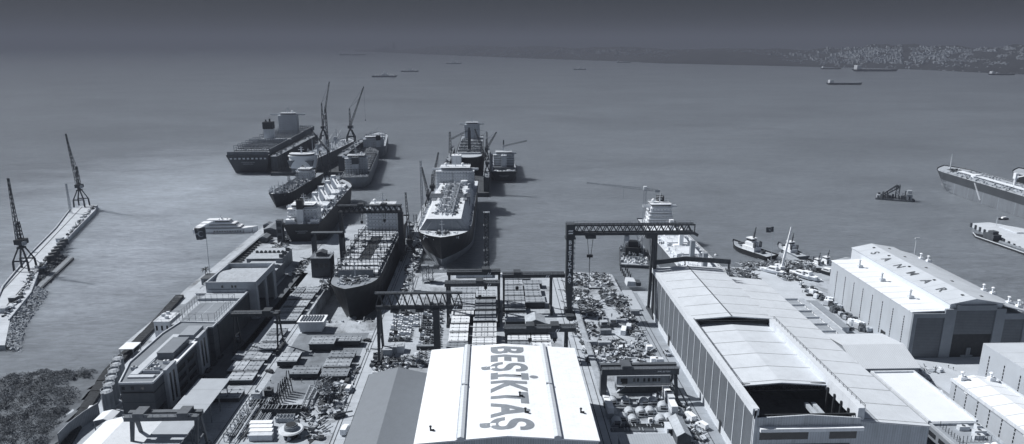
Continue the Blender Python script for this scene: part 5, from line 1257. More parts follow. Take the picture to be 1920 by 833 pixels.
gantry('low gantry crane just behind the white lettered hall',5.4,40,306,15.2,1.9,6.4,35.6,double=True,leg=1.4,gauge=11,stripe=30,mt=crn,hooks=((18,9),(30,9)))
t=gantry('heavy grey gantry crane over the drum yard at lower right',46.4,79.6,267,12.3,2.8,47.6,78.4,leg=1.5,legs=('B','A'),gauge=14,mt=mat('crane_blue_grey2',.1,.6,.15,.3,grime=.2),double=True,ybeam=2.2,hooks=((57,11.5),))
me=text_mesh('SWL 32 TON',.95,.01,.03); text_part('capacity_lettering',me,white,t,Matrix.Translation((73,264.05,13.9))@Matrix.Rotation(math.pi/2,4,'X'))
gantry('thin-legged gantry crane over the left plate rows',-129.5,-106.4,321,18.6,1.5,-128.4,-107.2,leg=.9,gauge=10,mt=crn,double=True,ybeam=1.4,hooks=((-112,17),))
gantry('gantry crane at the bottom left beside the white tent',-135.5,-108.5,230,15.6,1.6,-133,-109.6,leg=1.3,gauge=10,mt=crn2,double=True,ybeam=1.8,hooks=((-130,16),(-114,16)))
gantry('long low crane girder crossing the bottom edge over the steel racks',-107,-68,217,9,.9,-105,-69.5,leg=.8,gauge=6,mt=crn2,arm=False)
# brown portal frame and the machine house in front of it
t=thing('portal_frame','bare dark portal frame standing behind the machine house at the dock','portal frame',(-111,448,0))
M().box(-122,-119.4,446,450,0,25).build('leg',mat('portal_paint',.1,.7,.15,.2),t); M().box(-103.4,-101,446,450,0,25).build('leg',MATS['portal_paint'],t); M().prism([(-122,22),(-119,25.4),(-104,25.4),(-101,22),(-101,26.2),(-122,26.2)],446,450).build('lintel',MATS['portal_paint'],t)
t=thing('machine_house','dark block house with a railed cluttered roof beside the container ship','machine house',(-112,436,0))
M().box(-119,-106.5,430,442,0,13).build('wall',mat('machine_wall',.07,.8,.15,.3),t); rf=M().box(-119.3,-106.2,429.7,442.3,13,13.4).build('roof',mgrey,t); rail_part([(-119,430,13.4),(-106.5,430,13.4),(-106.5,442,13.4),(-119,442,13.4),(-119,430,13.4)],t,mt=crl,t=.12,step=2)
M().box(-116,-110,433,439,13.4,15.8).prism([(-116.4,15.8),(-113,17.2),(-109.6,15.8)],432.6,439.4).build('roof_cabin',dgrey,t)
for x in (-116.5,-113,-110): M().box(x,x+2,429.9,430,7,9.6).build('window',win_m,t)
# ---- slewing jib cranes
def jib_crane(label,x,y,z,ph,pw,cab,th,tip,mt=None,leg=1.,hookz=None,stay=True,name='slewing_crane'):
    mt=mt or crn; t=thing(name,label,'crane',(x,y,z)); P_=Vector((x,y,z)); top=P_+Vector((0,0,ph))
    for a,b in ((-1,-1),(1,-1),(1,1),(-1,1)):
        M().beam(P_+Vector((a*pw,b*pw*.8,0)),P_+Vector((a*pw*.95,b*pw*.75,ph*.45)),leg,leg).beam(P_+Vector((a*pw*.95,b*pw*.75,ph*.45)),top+Vector((a*pw*.28,b*pw*.28,0)),leg*.9).build('leg',mt,t)
    M().box(x-pw,x+pw,y-pw*.8,y-pw*.7,z+ph*.42,z+ph*.48).box(x-pw,x+pw,y+pw*.7,y+pw*.8,z+ph*.42,z+ph*.48).box(x-pw*.4,x+pw*.4,y-pw*.4,y+pw*.4,z+ph-.3,z+ph+.8).build('portal',mt,t)
    M().tube(top,top+Vector((0,0,2.5)),1.5,12).box(x-cab*.8,x+cab*.8,y-cab*.6,y+cab,z+ph+2.5,z+ph+2.5+cab*.9).build('machinery_house',mt,t)
    M().box(x+cab*.8,x+cab*.8+1.6,y-cab*.9,y-cab*.2,z+ph+2.5,z+ph+5).build('operator_cab',crl,t)
    c=top+Vector((0,0,2.5+cab*.9)); M().truss(c+Vector((0,1,-1)),P_+Vector((0,1.5,th)),2.4,5,.35,1).build('a_frame',mt,t)
    tip=Vector(tip); b=c+Vector((0,-cab*.4,-1)); j=M().truss(b,tip,2.2,14,.26,.8); j.build('jib',mt,t)
    r=M()
    if stay: r.beam(P_+Vector((0,1.5,th)),b+(tip-b)*.72,.16).beam(P_+Vector((0,1.5,th)),tip,.14)
    if hookz is not None: r.beam(tip,Vector((tip.x,tip.y,hookz)),.12).obox((tip.x,tip.y,hookz-1),1,1,1.4)
    r.build('stay_rope',mt,t); return t
jib_crane('dark slewing crane standing at the seaward end of the left pier',-388,641,0,15.5,5,3.4,38,(-389.5,637,69.2))
jib_crane('dark slewing crane on the near part of the left pier',-319,453,0,15.5,5,3.8,33.5,(-317,450,64))
for lab,px,py,z in (('thin lattice mast beside the seaward pier crane',133,400,34),('thin lattice mast behind the near pier crane',37,470,26)):
    p=G(px,py,0); t=thing('lattice_mast',lab,'mast',tuple(p)); M().truss(p,p+Vector((0,0,z*.8)),1.6,12,.2,.9).build('mast',crl,t)
jib_crane('tallest slewing crane beside the very large container ship',-238,975,16,14,4.4,3.4,52,(-223,968,98),leg=1.3)
jib_crane('slewing crane with a raised jib leaning right on the floating dock',-196,958,16,16,5.5,4.2,46,(-173,950,92),leg=1.3,hookz=47)
t=thing('sheer_legs','black sheer-legs frame standing before the raised freighter','derrick',(-188,740,-3))
M().beam((-194,735,0),(-187,745,36),1.1,1.1,.6).build('leg',black,t); M().beam((-180,735,0),(-187,745,36),1.1,1.1,.6).build('leg',black,t); M().beam((-187,745,36),(-186,800,14),.25).build('stay_rope',black,t)
M().box(-196,-178,732,742,-3,.5).build('pontoon',black,t)
def lattice(label,p,h,w,n,t_=.3,w2=None,mt=None,lamp=False,platforms=0,name='lattice_tower'):
    t=thing(name,label,'tower',tuple(p)); q=M().truss(Vector(p),Vector(p)+Vector((0,0,h)),w,n,t_,w2 or w).build('mast',mt or crn,t)
    for k in range(platforms):
        z=p[2]+h*(k+1)/platforms; M().box(p[0]-w*.8,p[0]+w*.8,p[1]-w*.8,p[1]+w*.8,z-.15,z).build('platform',mgrey,t)
    return t
lattice('tall slim lattice tower rising among the left berths',(-184,771,-3),84,2.6,22,.35,1.2)
M().truss((-183,771,30),(-203,775,56),1.2,8,.25).build('jib',crn,bpy.data.objects['lattice_tower'])
lattice('lattice tower in the water right of the gas carrier bow',(-3.7,441,-3),44,2.6,14,.75,None,crn,platforms=5)
lattice('tall slim mast crane on the narrow pier left of the gas carrier',(-61.5,588,0),51,1.8,20,.3,1.2,mgrey)
lattice('lattice tower on the left wall of the centre floating dock',(-51.5,850,16),27,3.4,8,.5,1.6)
for i,(px,py,h) in enumerate(((771,545,14),(797,530,15),(808,528,14),(779,425,11),(772,440,10))):
    p=G(px,py,0); lattice(('square stair tower on the crane road beside the dock','left one of two scaffold towers at the gas carrier bow','right one of two scaffold towers at the gas carrier bow','far scaffold tower on the narrow pier','near scaffold tower on the narrow pier')[i],(p.x,p.y,0 if i not in(1,2) else -3),h,2.6,5,.22,None,mgrey,platforms=3,name='scaffold_tower')
jib_crane('mobile harbour crane on the narrow pier beside the container ship',-60,480,0,6,3.2,3.2,16,(-62,482,46),stay=False)
jib_crane('dark dockside crane close to the gas carrier stern',-58,655,0,10,4,3.2,26,(-50,640,50),hookz=30)
jib_crane('smaller dockside crane left of the gas carrier deck',-60,632,0,7,3,2.6,16,(-66,640,36))
jib_crane('slewing crane at the near end of the centre floating dock, jib leftwards',-4.6,697,16,10,2.6,2.4,46,(-17,705,64),leg=.9)
jib_crane('slewing crane on the right wall of the centre floating dock',-6,800,16,9,2.6,2.6,24,(6,790,50),leg=.9)
for lab,x,y,z,h,lean in (('derrick post on the raised freighter, nearest of three',-222,850,16,20,3),('derrick post on the raised freighter, middle of three',-217,895,16,20,-3),('derrick post on the raised freighter, furthest of three',-212,940,16,20,3)):
    t=thing('derrick',lab,'derrick',(x,y,z)); M().beam((x,y,z),(x,y,z+h),1.1,1.1,.5).build('mast',crl,t); M().beam((x,y,z+3),(x+lean*3,y-14,z+12),.6).build('boom',crl,t); M().beam((x,y,z+h),(x+lean*3,y-14,z+12),.16).build('stay_rope',crn,t)
# tower crane beyond the hall
t=thing('tower_crane','pale hammerhead tower crane rising behind the lettered gantry','tower crane',(118,520,0)); b=Vector((120,520,-3))
M().truss(b,b+Vector((0,0,42)),1.9,18,.22).build('mast',crl,t); top=b+Vector((0,0,42))
M().truss(top,top+Vector((-46,0,5.5)),1.4,22,.16,.7).build('jib',crl,t); M().truss(top,top+Vector((10.5,0,-1.2)),1.3,5,.16).build('counter_jib',crl,t)
M().box(top.x+7.5,top.x+11.5,519,521,top.z-2.5,top.z-.6).build('counterweight',crl,t); M().box(top.x-1.2,top.x+1.2,518.6,521.4,top.z-.5,top.z+2.2).build('operator_cab',offw,t); M().beam(top+Vector((-17,0,2)),top+Vector((-17,0,-7)),.14).build('hoist_rope',crl,t)
# mobile crane in the marina
t=thing('mobile_crane','mobile crane at the marina with its long white boom raised','mobile crane',(199,437,0)); p=G(1463,508,0)
M().box(p.x-1.5,p.x+1.5,p.y-6,p.y+6,.9,2).build('chassis',dgrey,t); M().box(p.x-1.5,p.x+1.5,p.y+3,p.y+6,2,3.4).build('cab',white,t); M().box(p.x-1.6,p.x+1.6,p.y-3.5,p.y+.5,2,4).build('crane_house',white,t)
tx,tz=HT(1484,426,p.y+3); M().beam((p.x,p.y-2,3.4),(tx,p.y+3,tz),1.5,1.3,.8).build('boom',white,t); M().beam((tx,p.y+3,tz),(tx,p.y+3,tz-10),.1).build('hoist_rope',dgrey,t)
for k in (-4.5,-2.5,2.5,4.5): M().tube((p.x-1.6,p.y+k,.6),(p.x+1.6,p.y+k,.6),.6,10).build('wheel',black,t)
# flags
def flag(label,p,h,w,d,lean=0,wave=1.):
    t=thing('flagpole',label,'flagpole',tuple(p)); q=Vector(p)+Vector((lean,0,h)); M().tube(p,q,.22,8,.12).dome(q,.25,.3).build('pole',lgrey,t)
    m=M(); n=10
    for i in range(n+1):
        x=-w*i/n; yy=math.sin(i*.9)*.5*wave; m.v+= [(q.x+x,q.y+yy,q.z-.3-.18*w*i/n*.6),(q.x+x*.9,q.y+yy+.2,q.z-.3-d-.25*w*i/n*.5)]
    for i in range(n): m.f.append((2*i,2*i+1,2*i+3,2*i+2))
    f=m.build('flag',mat('flag_cloth',.09,.8,.1,.6),t)
    cx_=q.x-w*.42; cz=q.z-.3-d*.55; mm=M(); ri=d*.26
    for k in range(14):
        a=.7+k*(2*math.pi-1.4)/14; b=.7+(k+1)*(2*math.pi-1.4)/14
        P1=lambda a,r,o: (cx_+o+math.cos(math.pi+a)*r*-1,q.y-.75,cz+math.sin(a)*r)
        mm.quad(P1(a,ri,0),P1(b,ri,0),P1(b,ri*.72,ri*.2),P1(a,ri*.72,ri*.2))
    mm.tube((cx_-ri*1.3,q.y-.78,cz),(cx_-ri*1.3,q.y-.74,cz),ri*.35,5)
    mm.build('emblem',crl,f); return t
flag('very tall flagpole with a dark drooping flag on the left quay',G(394,518,0),34,7.5,8,.6,1.5)
flag('flagpole with a dark square flag behind the marina tugboats',G(1444,507,0),31,5.2,3.6,-.4)
# palm
p=G(386,524,0); t=thing('palm_tree','small palm tree on the left quay beside the flagpole','tree',tuple(p)); M().tube(p,p+Vector((.3,0,6.5)),.35,8,.22).build('trunk',rust,t)
m=M(); r=random.Random(2); c=p+Vector((.3,0,6.5))
for k in range(22):
    a=k*.9; e=c+Vector((math.cos(a)*3.2,math.sin(a)*3.2,r.uniform(-1.6,1.4))); mid=c+(e-c)*.5+Vector((0,0,1.1)); s=Vector((-math.sin(a),math.cos(a),0))*.35
    m.quad(c-s*.4,c+s*.4,mid+s,mid-s).quad(mid-s,mid+s,e+s*.2,e-s*.2)
m.build('crown',mat('palm_leaf',.05,.8,.3,.5),t)
# lamp mast on hall's far side
p=G(1778,507,0)
t=thing('lamp_post','slim pale lamp post behind the lettered hall roof','lamp post',(262,392,0)); M().beam((262.5,398,0),(262.5,398,33),.35).build('pole',offw,t); M().box(261.5,264.4,397.6,398.4,32.6,33.2).build('lamp',offw,t)
# ================================================================= YARD GOODS
def GX(crop,x,y): return crop[0]+x/crop[2], crop[1]+y/crop[2]
pl_w=mat('plate_white',.74,.7,.08,.25,seams=(('X',3.1,.14,.75),),grime=.1); pl_g=mat('plate_grey',.34,.75,.15,.25,seams=(('X',3.1,.16,.6),),grime=.2); pl_d=mat('plate_dull',.24,.8,.2,.25,seams=(('X',2.7,.16,.65),),grime=.2); pl_p=mat('plate_pale',.43,.75,.15,.2,seams=(('X',3.3,.16,.6),),grime=.15)
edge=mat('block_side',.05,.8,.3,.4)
def block(label,crop,xl,xr,yn,yf,z,mt,group,h=None,lift=1.,lugs=True,name='hull_panel',cat='steel panel'):
    a=GX(crop,xl,yn); b=GX(crop,xr,yn); c=GX(crop,xl,yf); p=G(a[0],a[1],z); q=G(b[0],b[1],z); r_=G(c[0],c[1],z)
    x0,x1,y0,y1=p.x,q.x,p.y,r_.y; h=h or z-.2
    t=thing(name,label,cat,((x0+x1)/2,(y0+y1)/2,0),group=group)
    M().box(x0,x1,y0+.15,y1-.15,z-.35,z).build('plate',mt,t)
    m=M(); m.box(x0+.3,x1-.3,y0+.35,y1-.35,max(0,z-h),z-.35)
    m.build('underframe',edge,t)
    if lugs:
        m=M().box((x0+x1)/2-.08,(x0+x1)/2+.08,y0+.6,y1-.6,z-.02,z+.12); n=max(2,int((x1-x0)/3))
        for yy in (y0+1,(y0+y1)/2,y1-1): m.box(x0+.4,x1-.4,yy-.08,yy+.08,z-.02,z+.12)
        for i in range(n):
            for yy in (y0+1,(y0+y1)/2,y1-1): m.box(x0+(x1-x0)*(i+.5)/n-.25,x0+(x1-x0)*(i+.5)/n+.25,yy-.12,yy+.12,z,z+.4)
        m.build('lifting_lugs',mgrey,t)
    return t
CE=(380,590,4.9); CD=(540,540,4.63); C4=(400,330,2.8725); C2=(830,490,4.63)
g1='steel panels laid in rows left of the dock track'
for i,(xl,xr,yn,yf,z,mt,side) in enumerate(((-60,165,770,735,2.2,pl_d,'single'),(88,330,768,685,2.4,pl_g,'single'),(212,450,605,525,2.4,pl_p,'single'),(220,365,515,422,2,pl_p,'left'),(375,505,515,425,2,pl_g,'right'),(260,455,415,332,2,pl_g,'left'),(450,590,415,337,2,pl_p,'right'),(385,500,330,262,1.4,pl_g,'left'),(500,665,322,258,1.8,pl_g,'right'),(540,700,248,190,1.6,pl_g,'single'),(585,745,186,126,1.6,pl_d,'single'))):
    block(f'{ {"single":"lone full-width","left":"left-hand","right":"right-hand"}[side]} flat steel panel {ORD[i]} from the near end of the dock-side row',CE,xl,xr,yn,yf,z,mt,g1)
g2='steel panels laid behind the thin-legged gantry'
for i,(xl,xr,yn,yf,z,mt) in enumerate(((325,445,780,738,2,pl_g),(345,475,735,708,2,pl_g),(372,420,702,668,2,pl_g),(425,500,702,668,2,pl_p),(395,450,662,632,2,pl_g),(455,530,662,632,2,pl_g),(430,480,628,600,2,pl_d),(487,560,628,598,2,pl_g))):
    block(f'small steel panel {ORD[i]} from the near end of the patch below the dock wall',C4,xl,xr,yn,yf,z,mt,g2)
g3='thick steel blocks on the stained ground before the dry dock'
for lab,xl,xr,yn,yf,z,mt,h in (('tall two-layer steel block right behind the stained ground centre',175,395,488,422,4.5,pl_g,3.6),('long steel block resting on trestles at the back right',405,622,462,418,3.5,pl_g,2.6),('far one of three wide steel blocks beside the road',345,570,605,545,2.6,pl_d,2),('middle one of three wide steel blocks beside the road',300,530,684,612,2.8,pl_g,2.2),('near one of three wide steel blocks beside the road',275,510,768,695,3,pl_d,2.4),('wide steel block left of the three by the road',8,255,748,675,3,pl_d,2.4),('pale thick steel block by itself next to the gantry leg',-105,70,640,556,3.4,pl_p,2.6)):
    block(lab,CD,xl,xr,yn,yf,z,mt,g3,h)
p=G(560,625,0); q=G(607,625,0)
t=thing('wrapped_block','white-wrapped steel block with frames showing on top near the dry dock head','steel block',(p.x+6,p.y+4,0))
M().prism([(p.x+1,.6),(q.x-1,.6),(q.x,6),(p.x,6)],p.y,p.y+9).build('wrapping',offw,t); M().box(p.x-.4,q.x+.4,p.y-.4,p.y+9.4,6,6.5).build('rim',white,t)
m=M()
for k in range(8): m.box(p.x+1+k*1.5,p.x+1.5+k*1.5,p.y+.6,p.y+8.4,6.5,7.2)
m.build('frames',mgrey,t)
def column(nm,side,rows,grp):
    for i,(xl,xr,yn,yf,z,mt) in enumerate(rows):
        tone='white' if mt is pl_w else 'grey'
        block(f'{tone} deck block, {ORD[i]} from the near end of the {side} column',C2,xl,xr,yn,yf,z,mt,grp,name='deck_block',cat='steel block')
gg='deck blocks stacked in four columns behind the white hall'
column('a','outer left',[(30,215,760,702,6,pl_d),(48,216,696,620,6.5,pl_w),(58,222,610,545,6.5,pl_w),(72,232,535,470,6.5,pl_w),(75,268,465,430,6,pl_w),(85,278,424,378,4,pl_p),(88,280,374,328,4,pl_g),(90,281,324,282,4,pl_p),(95,315,276,206,3.4,pl_g)],gg)
column('b','inner left',[(252,466,770,720,7,pl_w),(255,466,715,662,7,pl_w),(259,467,656,618,7,pl_w),(262,467,611,576,7,pl_w),(265,467,571,536,7,pl_w),(275,463,515,476,6,pl_p),(280,463,470,432,6,pl_g),(283,462,416,374,5,pl_d),(286,462,368,328,5,pl_d),(288,468,308,252,6,pl_p)],gg)
column('c','inner right',[(565,765,742,692,5,pl_d),(560,764,684,642,5.6,pl_w),(545,748,585,548,6,pl_w),(543,736,520,450,4.5,pl_p),(541,722,425,390,4,pl_d),(540,716,386,345,4,pl_p),(538,712,341,300,4,pl_g),(537,706,295,254,4,pl_g),(537,700,249,207,4,pl_g),(535,696,202,160,4,pl_p),(535,768,154,126,3,pl_d)],gg)
column('d','outer right',[(785,950,762,700,6,pl_w),(775,940,690,640,6,pl_w),(765,920,584,540,5.5,pl_w),(722,893,356,306,4,pl_g),(718,860,301,252,4,pl_g),(712,848,247,200,4,pl_g),(702,866,196,164,3.4,pl_g)],gg)
M_=M()
t=thing('flat_pontoon','pale flat barge section lying at the water edge beyond the plate stacks','barge',(-10,432,0)); M().box(-24,0,426,434,.2,2).build('deck',lgrey,t); M().box(-22,-12,428,430,2,3.2).box(4,12,427,430,0.2,2.2).build('deck_house',offw,t)
# racks of goods in the lot left of the white hall
goods=[mat('goods_white',.75,.7,.08,.4),mat('goods_pale',.45,.7,.15,.4),mat('goods_mid',.2,.75,.25,.4),mat('goods_dark',.06,.8,.3,.4),mat('goods_rust',.11,.85,.3,.4)]
def pallet_proto(kind,idx):
    t=thing('pallet_load','proto','pallet load'); r=random.Random(idx)
    M().box(-1.2,1.2,-.8,.8,0,.2).build('pallet',goods[3],t,world=False)
    if kind==0: M().box(-1.1,1.1,-.7,.7,.2,1.5).box(-1,0,-.6,.7,1.5,1.8).build('load',goods[0],t,world=False)
    elif kind==1:
        m=M(); 
        for k in range(5): m.tube((-1.5,-.6+k*.3,.45+(k%2)*.3),(1.5,-.6+k*.3,.45+(k%2)*.3),.22,7)
        m.build('load',goods[2],t,world=False)
    elif kind==2: M().box(-1.1,1.1,-.7,.7,.2,1.1).tube((-.4,0,1.1),(-.4,0,1.9),.4,10).obox((.6,0,1.1),.8,.9,.6,.3).build('load',goods[4],t,world=False)
    elif kind==3: M().box(-1.0,1.0,-.75,.75,.2,1.3).box(-1.05,-.2,-.5,.5,1.3,1.6).build('load',goods[1],t,world=False)
    else: M().obox((0,0,.2),2.1,1.2,1.0,.1).obox((-.5,.2,1.2),.9,.7,.7,.4).build('load',goods[3],t,world=False)
    return t
protos=[pallet_proto(k,k) for k in range(5)]; used=set()
LOADN=['white-wrapped crate','bundle of pipes','rusty pump unit','pale wooden crate','dark machinery part']
def put(k,x,y,rz,label,group,sc=1.,z=0.):
    if k not in used:
        used.add(k); t=protos[k]; t.matrix_basis=Matrix.Translation((x,y,z))@Matrix.Rotation(rz,4,'Z')@Matrix.Scale(sc,4); LABELS['proto'].pop(); t['label']=label; t['group']=group; LABELS.setdefault(label,[]).append(t.name); return t
    return dup(protos[k],(x,y,z),rz,label,group,sc)
r=random.Random(11)
for side,xa,xb,ncol,rows in (('left',(749,575),(733,640),5,17),('right',(808,575),(792,640),4,19)):
    for j in range(rows):
        f=j/(rows-1)
        py=576+(640-576)*f if side=='left' else 572+f*78
        for c in range(ncol):
            if r.random()<.1: continue
            px=(748 if side=='left' else 800)-(16 if side=='left' else 11)*f+c*(9.2+f*1.5)
            if side=='left' and c==4 and j>9: continue
            p=G(px,py,0)
            k=(r.choice((0,0,0,1,3)) if 4<j<14 and side=='left' else r.choice((1,2,4,4,3,2)))
            put(k,p.x,p.y,r.uniform(-.12,.12),f'{LOADN[k]}, {ORD[c]} across, {ORD[rows-1-j]} row from near end, {side} goods lot','goods laid out in rows left of the white hall',r.uniform(.95,1.25))
for i,(px,py,w,d,h,mt,lab) in enumerate(((735,660,5.5,5,3.6,goods[1],'tall pale steel tank box left of two beside the truss gantry leg'),(750,658,4.4,5,3.4,goods[0],'whiter steel tank box right of two beside the truss gantry leg'),(728,668,4.5,4.5,4.2,lgrey,'open-topped pale steel box nearest the truss gantry leg'))):
    p=G(px,py,0); t=thing('steel_box',lab,'steel box',tuple(p)); M().box(p.x-w/2,p.x+w/2,p.y-d/2,p.y+d/2,0,h).build('body',mt,t); M().box(p.x-w/2-.15,p.x+w/2+.15,p.y-d/2-.15,p.y+d/2+.15,h,h+.25).box(p.x-w/4,p.x+w/4,p.y-d/4,p.y+d/4,h+.25,h+.5).build('lid',lgrey,t)
p=G(800,655,0); t=thing('long_crate','long dark crate across the right goods lot','crate',tuple(p)); M().box(p.x-5,p.x+5,p.y-1,p.y+1,0,2).build('body',edge,t); M().box(p.x-5.1,p.x+5.1,p.y-1.1,p.y+1.1,2,2.2).build('lid',mgrey,t)
# ---- scrap heaps (nobody could count the pieces)
tones=[mat('scrap_pale',.42,.8,.3,.5),mat('scrap_mid',.12,.8,.35,.5),goods[3],mat('scrap_light',.6,.8,.2,.6)]
def heap(label,quads,seed,h=2.2,dens=.55,wts=(3,4,4,1)):
    """pieces of steel, plate and pipe heaped over ground quads given by survey spots"""
    r=random.Random(seed); ms=[M() for _ in tones]
    for (xa,ya,xb,yb,hh) in quads:
        p=G(xa,yb,0); q=G(xb,ya,0); x0,x1=p.x,G(xb,yb,0).x; y0,y1=p.y,q.y; n=int(abs((x1-x0)*(y1-y0))*dens*.7)
        for _ in range(n):
            v=r.random(); x=x0+(x1-x0)*r.random(); y=y0+(y1-y0)*v; dx=q.x-G(xb,yb,0).x; x+=dx*v*0
            ex=min(1,4*min(abs(x-x0),abs(x1-x))/max(.1,abs(x1-x0)),4*min(y-y0,y1-y)/max(.1,(y1-y0))); zt=max(.05,hh*(.25+.75*ex)*(0.6+.5*noise.noise(Vector((x*.3,y*.3,seed))))); z=r.uniform(0,zt)
            k=r.choices(range(4),wts)[0]; m=ms[k]; s=r.random()
            if s<.34: m.obox((x,y,z),r.uniform(.4,3.),r.uniform(.3,2.),r.uniform(.2,1.3),r.uniform(0,3),r.uniform(-.4,.4),r.uniform(-.4,.4))
            elif s<.65: a=r.uniform(0,3.14); l=r.uniform(1.5,5.5); m.beam((x,y,z+.2),(x+math.cos(a)*l,y+math.sin(a)*l,z+r.uniform(0,1.3)),r.uniform(.12,.4))
            elif s<.85: m.obox((x,y,z),r.uniform(1,4.2),r.uniform(.8,3),.08,r.uniform(0,3),r.uniform(-.7,.7),r.uniform(-.7,.7))
            else: a=r.uniform(0,3.14); m.tube((x,y,z+.4),(x+math.cos(a)*1.8,y+math.sin(a)*1.8,z+.5),r.uniform(.2,.5),7)
    for m,mt in zip(ms,tones):
        if m.v:
            o=struct('scrap_heap',m,mt,'stuff'); o['label']=label
C8=(1060,500,4.383)
def cq(c,*a): return (*GX(c,a[0],a[1]),*GX(c,a[2],a[3]),a[4])
heap('tangled steel scrap along the seaward edge of the scrap yard',[cq(C8,20,60,210,172,2.6),cq(C8,250,62,395,170,2.4)],1,wts=(4,4,4,2),dens=.8)
heap('tangled steel scrap on the left of the scrap yard',[cq(C8,30,195,240,350,3),cq(C8,180,290,300,350,3),cq(C8,90,352,330,440,2.2),cq(C8,100,462,285,592,1.8)],2,dens=.8,wts=(3,4,5,1.4))
heap('dark steel scrap on the right of the scrap yard',[cq(C8,310,190,440,290,2.6),cq(C8,345,250,560,340,2.4),cq(C8,450,345,560,425,2),cq(C8,530,480,580,580,1.4)],3,dens=.8,wts=(2,4,5,1))
heap('flat litter of steel scrap at the near end of the scrap yard',[cq(C8,180,600,290,800,1.6),cq(C8,280,605,560,745,1.8),cq(C8,590,620,760,790,1.8),cq(C8,290,745,560,800,.8)],4,dens=.65,wts=(4,4,3,2))
heap('narrow scrap strip between the scrap yard and the hall road',[cq(C8,590,400,660,600,1.4)],5,dens=.8)
heap('workshop litter at the foot of the truss gantry',[(700,672,760,700,1.4),(770,664,800,690,1.2),(700,655,722,690,1.6)],6,dens=.8)
heap('dockside litter along the dry dock edge and crane road',[(606,602,700,606,.8),(755,440,775,520,1.6),(745,520,757,560,.9),(585,505,625,545,.9),(540,540,600,548,.6)],7,dens=.35)
heap('litter behind the left quay sheds',[(542,500,560,520,1.6),(556,485,574,500,1.2),(505,440,530,470,1),(556,425,580,445,1)],8,dens=.5)
heap('timber and offcuts strewn on the ground behind the white-roofed halls',[(1712,694,1772,742,.8),(1730,692,1775,700,.5)],9,dens=.9,wts=(5,2,2,5))
heap('marina clutter along the back of the big hall',[(1392,505,1440,540,3),(1412,530,1452,565,2.6),(1436,552,1466,590,2.2),(1450,490,1545,512,2.2),(1400,494,1440,508,2),(1470,512,1500,528,1),(1560,595,1600,622,.8)],10,dens=1.,wts=(3,4,4,2))
heap('litter between the crane tracks at the near right',[(1240,700,1262,770,1),(1275,755,1310,800,1.4),(1290,800,1330,833,1.4)],13,dens=.5,wts=(4,4,3,3))
heap('litter at the foot of the office block and silos',[(245,735,256,790,.8),(205,742,226,770,1.4)],14,dens=.5)
heap('steel offcuts under the long low girder at bottom',[(530,765,600,830,1.6),(596,690,640,770,2.2),(425,770,470,820,1)],15,dens=.5,wts=(4,4,4,1))
r=random.Random(21); ms=[M() for _ in tones]
for (ax,ay),(bx_,by_),wd in (((-372,640),(-352,580),9),((-352,580),(-334,532),8),((-334,532),(-322,500),10),((-306,446),(-290,412),7),((-290,412),(-273,368),5),((-322,500),(-308,452),8)):
    for _ in range(50):
        u=r.random(); x=ax+(bx_-ax)*u-r.random()*wd*.55-1.2; y=ay+(by_-ay)*u; k=r.choices(range(4),(3,4,3,3))[0]
        if r.random()<.7: ms[k].obox((x,y,0),r.uniform(.5,2.4),r.uniform(.4,1.8),r.uniform(.2,1.6),r.uniform(0,3))
        else: ms[k].beam((x,y,.4),(x+r.uniform(-2,2),y+r.uniform(-3,3),r.uniform(.3,2.6)),.3)
for m,mt in zip(ms,tones): o=struct('pier_litter',m,mt,'stuff'); o['label']='gear and litter along the right flank of the left pier'
# row of goods along the lettered hall wall
r=random.Random(5)
for k in range(44):
    f=k/43; px=1548+(1636-1548)*f+r.uniform(-4,5); py=543+(623-543)*f+r.uniform(-3,2); kk=r.choice((0,0,4,2,4,3,1)); p=G(px,py,0)
    put(kk,201.3-r.uniform(0,5.2),p.y,r.uniform(0,1.5),f'{LOADN[kk]}, number {k+1} from the far end along the lettered hall wall','goods along the wall of the lettered hall',r.uniform(1.3,2.1))
for k in range(16):
    f=k/15; px=1490+(1512-1490)*f+r.uniform(-3,3); py=519+(543-519)*f+r.uniform(-2,2); kk=r.choice((0,4,2,4,3)); p=G(px,py,0)
    put(kk,p.x,p.y,r.uniform(0,1.5),f'{LOADN[kk]}, {ORD[k]} from the sea in the slanting marina row','goods in a slanting row across the marina apron',r.uniform(.8,1.1))
# machines, cabins and containers in the scrap yard
def container(label,x,y,z,rz,l=6.06,w=2.44,h=2.6,mt=None,group=None,name='shipping_container'):
    t=thing(name,label,'container',(x,y,z),rz,group); m=M().box(-l/2,l/2,-w/2,w/2,.1,h)
    n=int(l/.5)
    for k in range(n): m.box(-l/2+.2+k*.5,-l/2+.4+k*.5,-w/2-.05,w/2+.05,.3,h-.2)
    m.build('body',mt or white,t,world=False); M().box(-l/2+.1,l/2-.1,-w/2+.1,w/2-.1,h,h+.05).build('roof',mt or white,t,world=False)
    M().box(l/2,l/2+.06,-w/2+.1,-.05,.25,h-.15).build('door',lgrey,t,world=False); M().box(l/2,l/2+.06,.05,w/2-.1,.25,h-.15).build('door',lgrey,t,world=False); return t
for lab,cx_,cy_,rz,mt,l in (('white container standing alone in the middle of the scrap yard',478,545,1.3,white,7),('small white cabin beside the lone container in the scrap yard',520,515,1.3,offw,4.5),('dark container amid the scrap yard machines',330,555,.05,mgrey,6),('grey open container at the near left of the scrap yard',320,655,0,lgrey,6.5),('pale container at the left edge of the scrap yard',215,650,.1,lgrey,5.5),('white cube tank near the right side of the scrap yard',690,690,0,white,3),('white cabin with a dark window at the near right of the scrap yard',730,790,0,white,3.5),('second cabin right of the white one at the near end of the scrap yard',772,795,0,offw,3.6),('small shed container at the slipway edge of the scrap yard',570,395,0,mgrey,5)):
    a=GX(C8,cx_,cy_); p=G(a[0],a[1],0); container(lab,p.x,p.y,0,rz,l,2.6,2.7,mt)
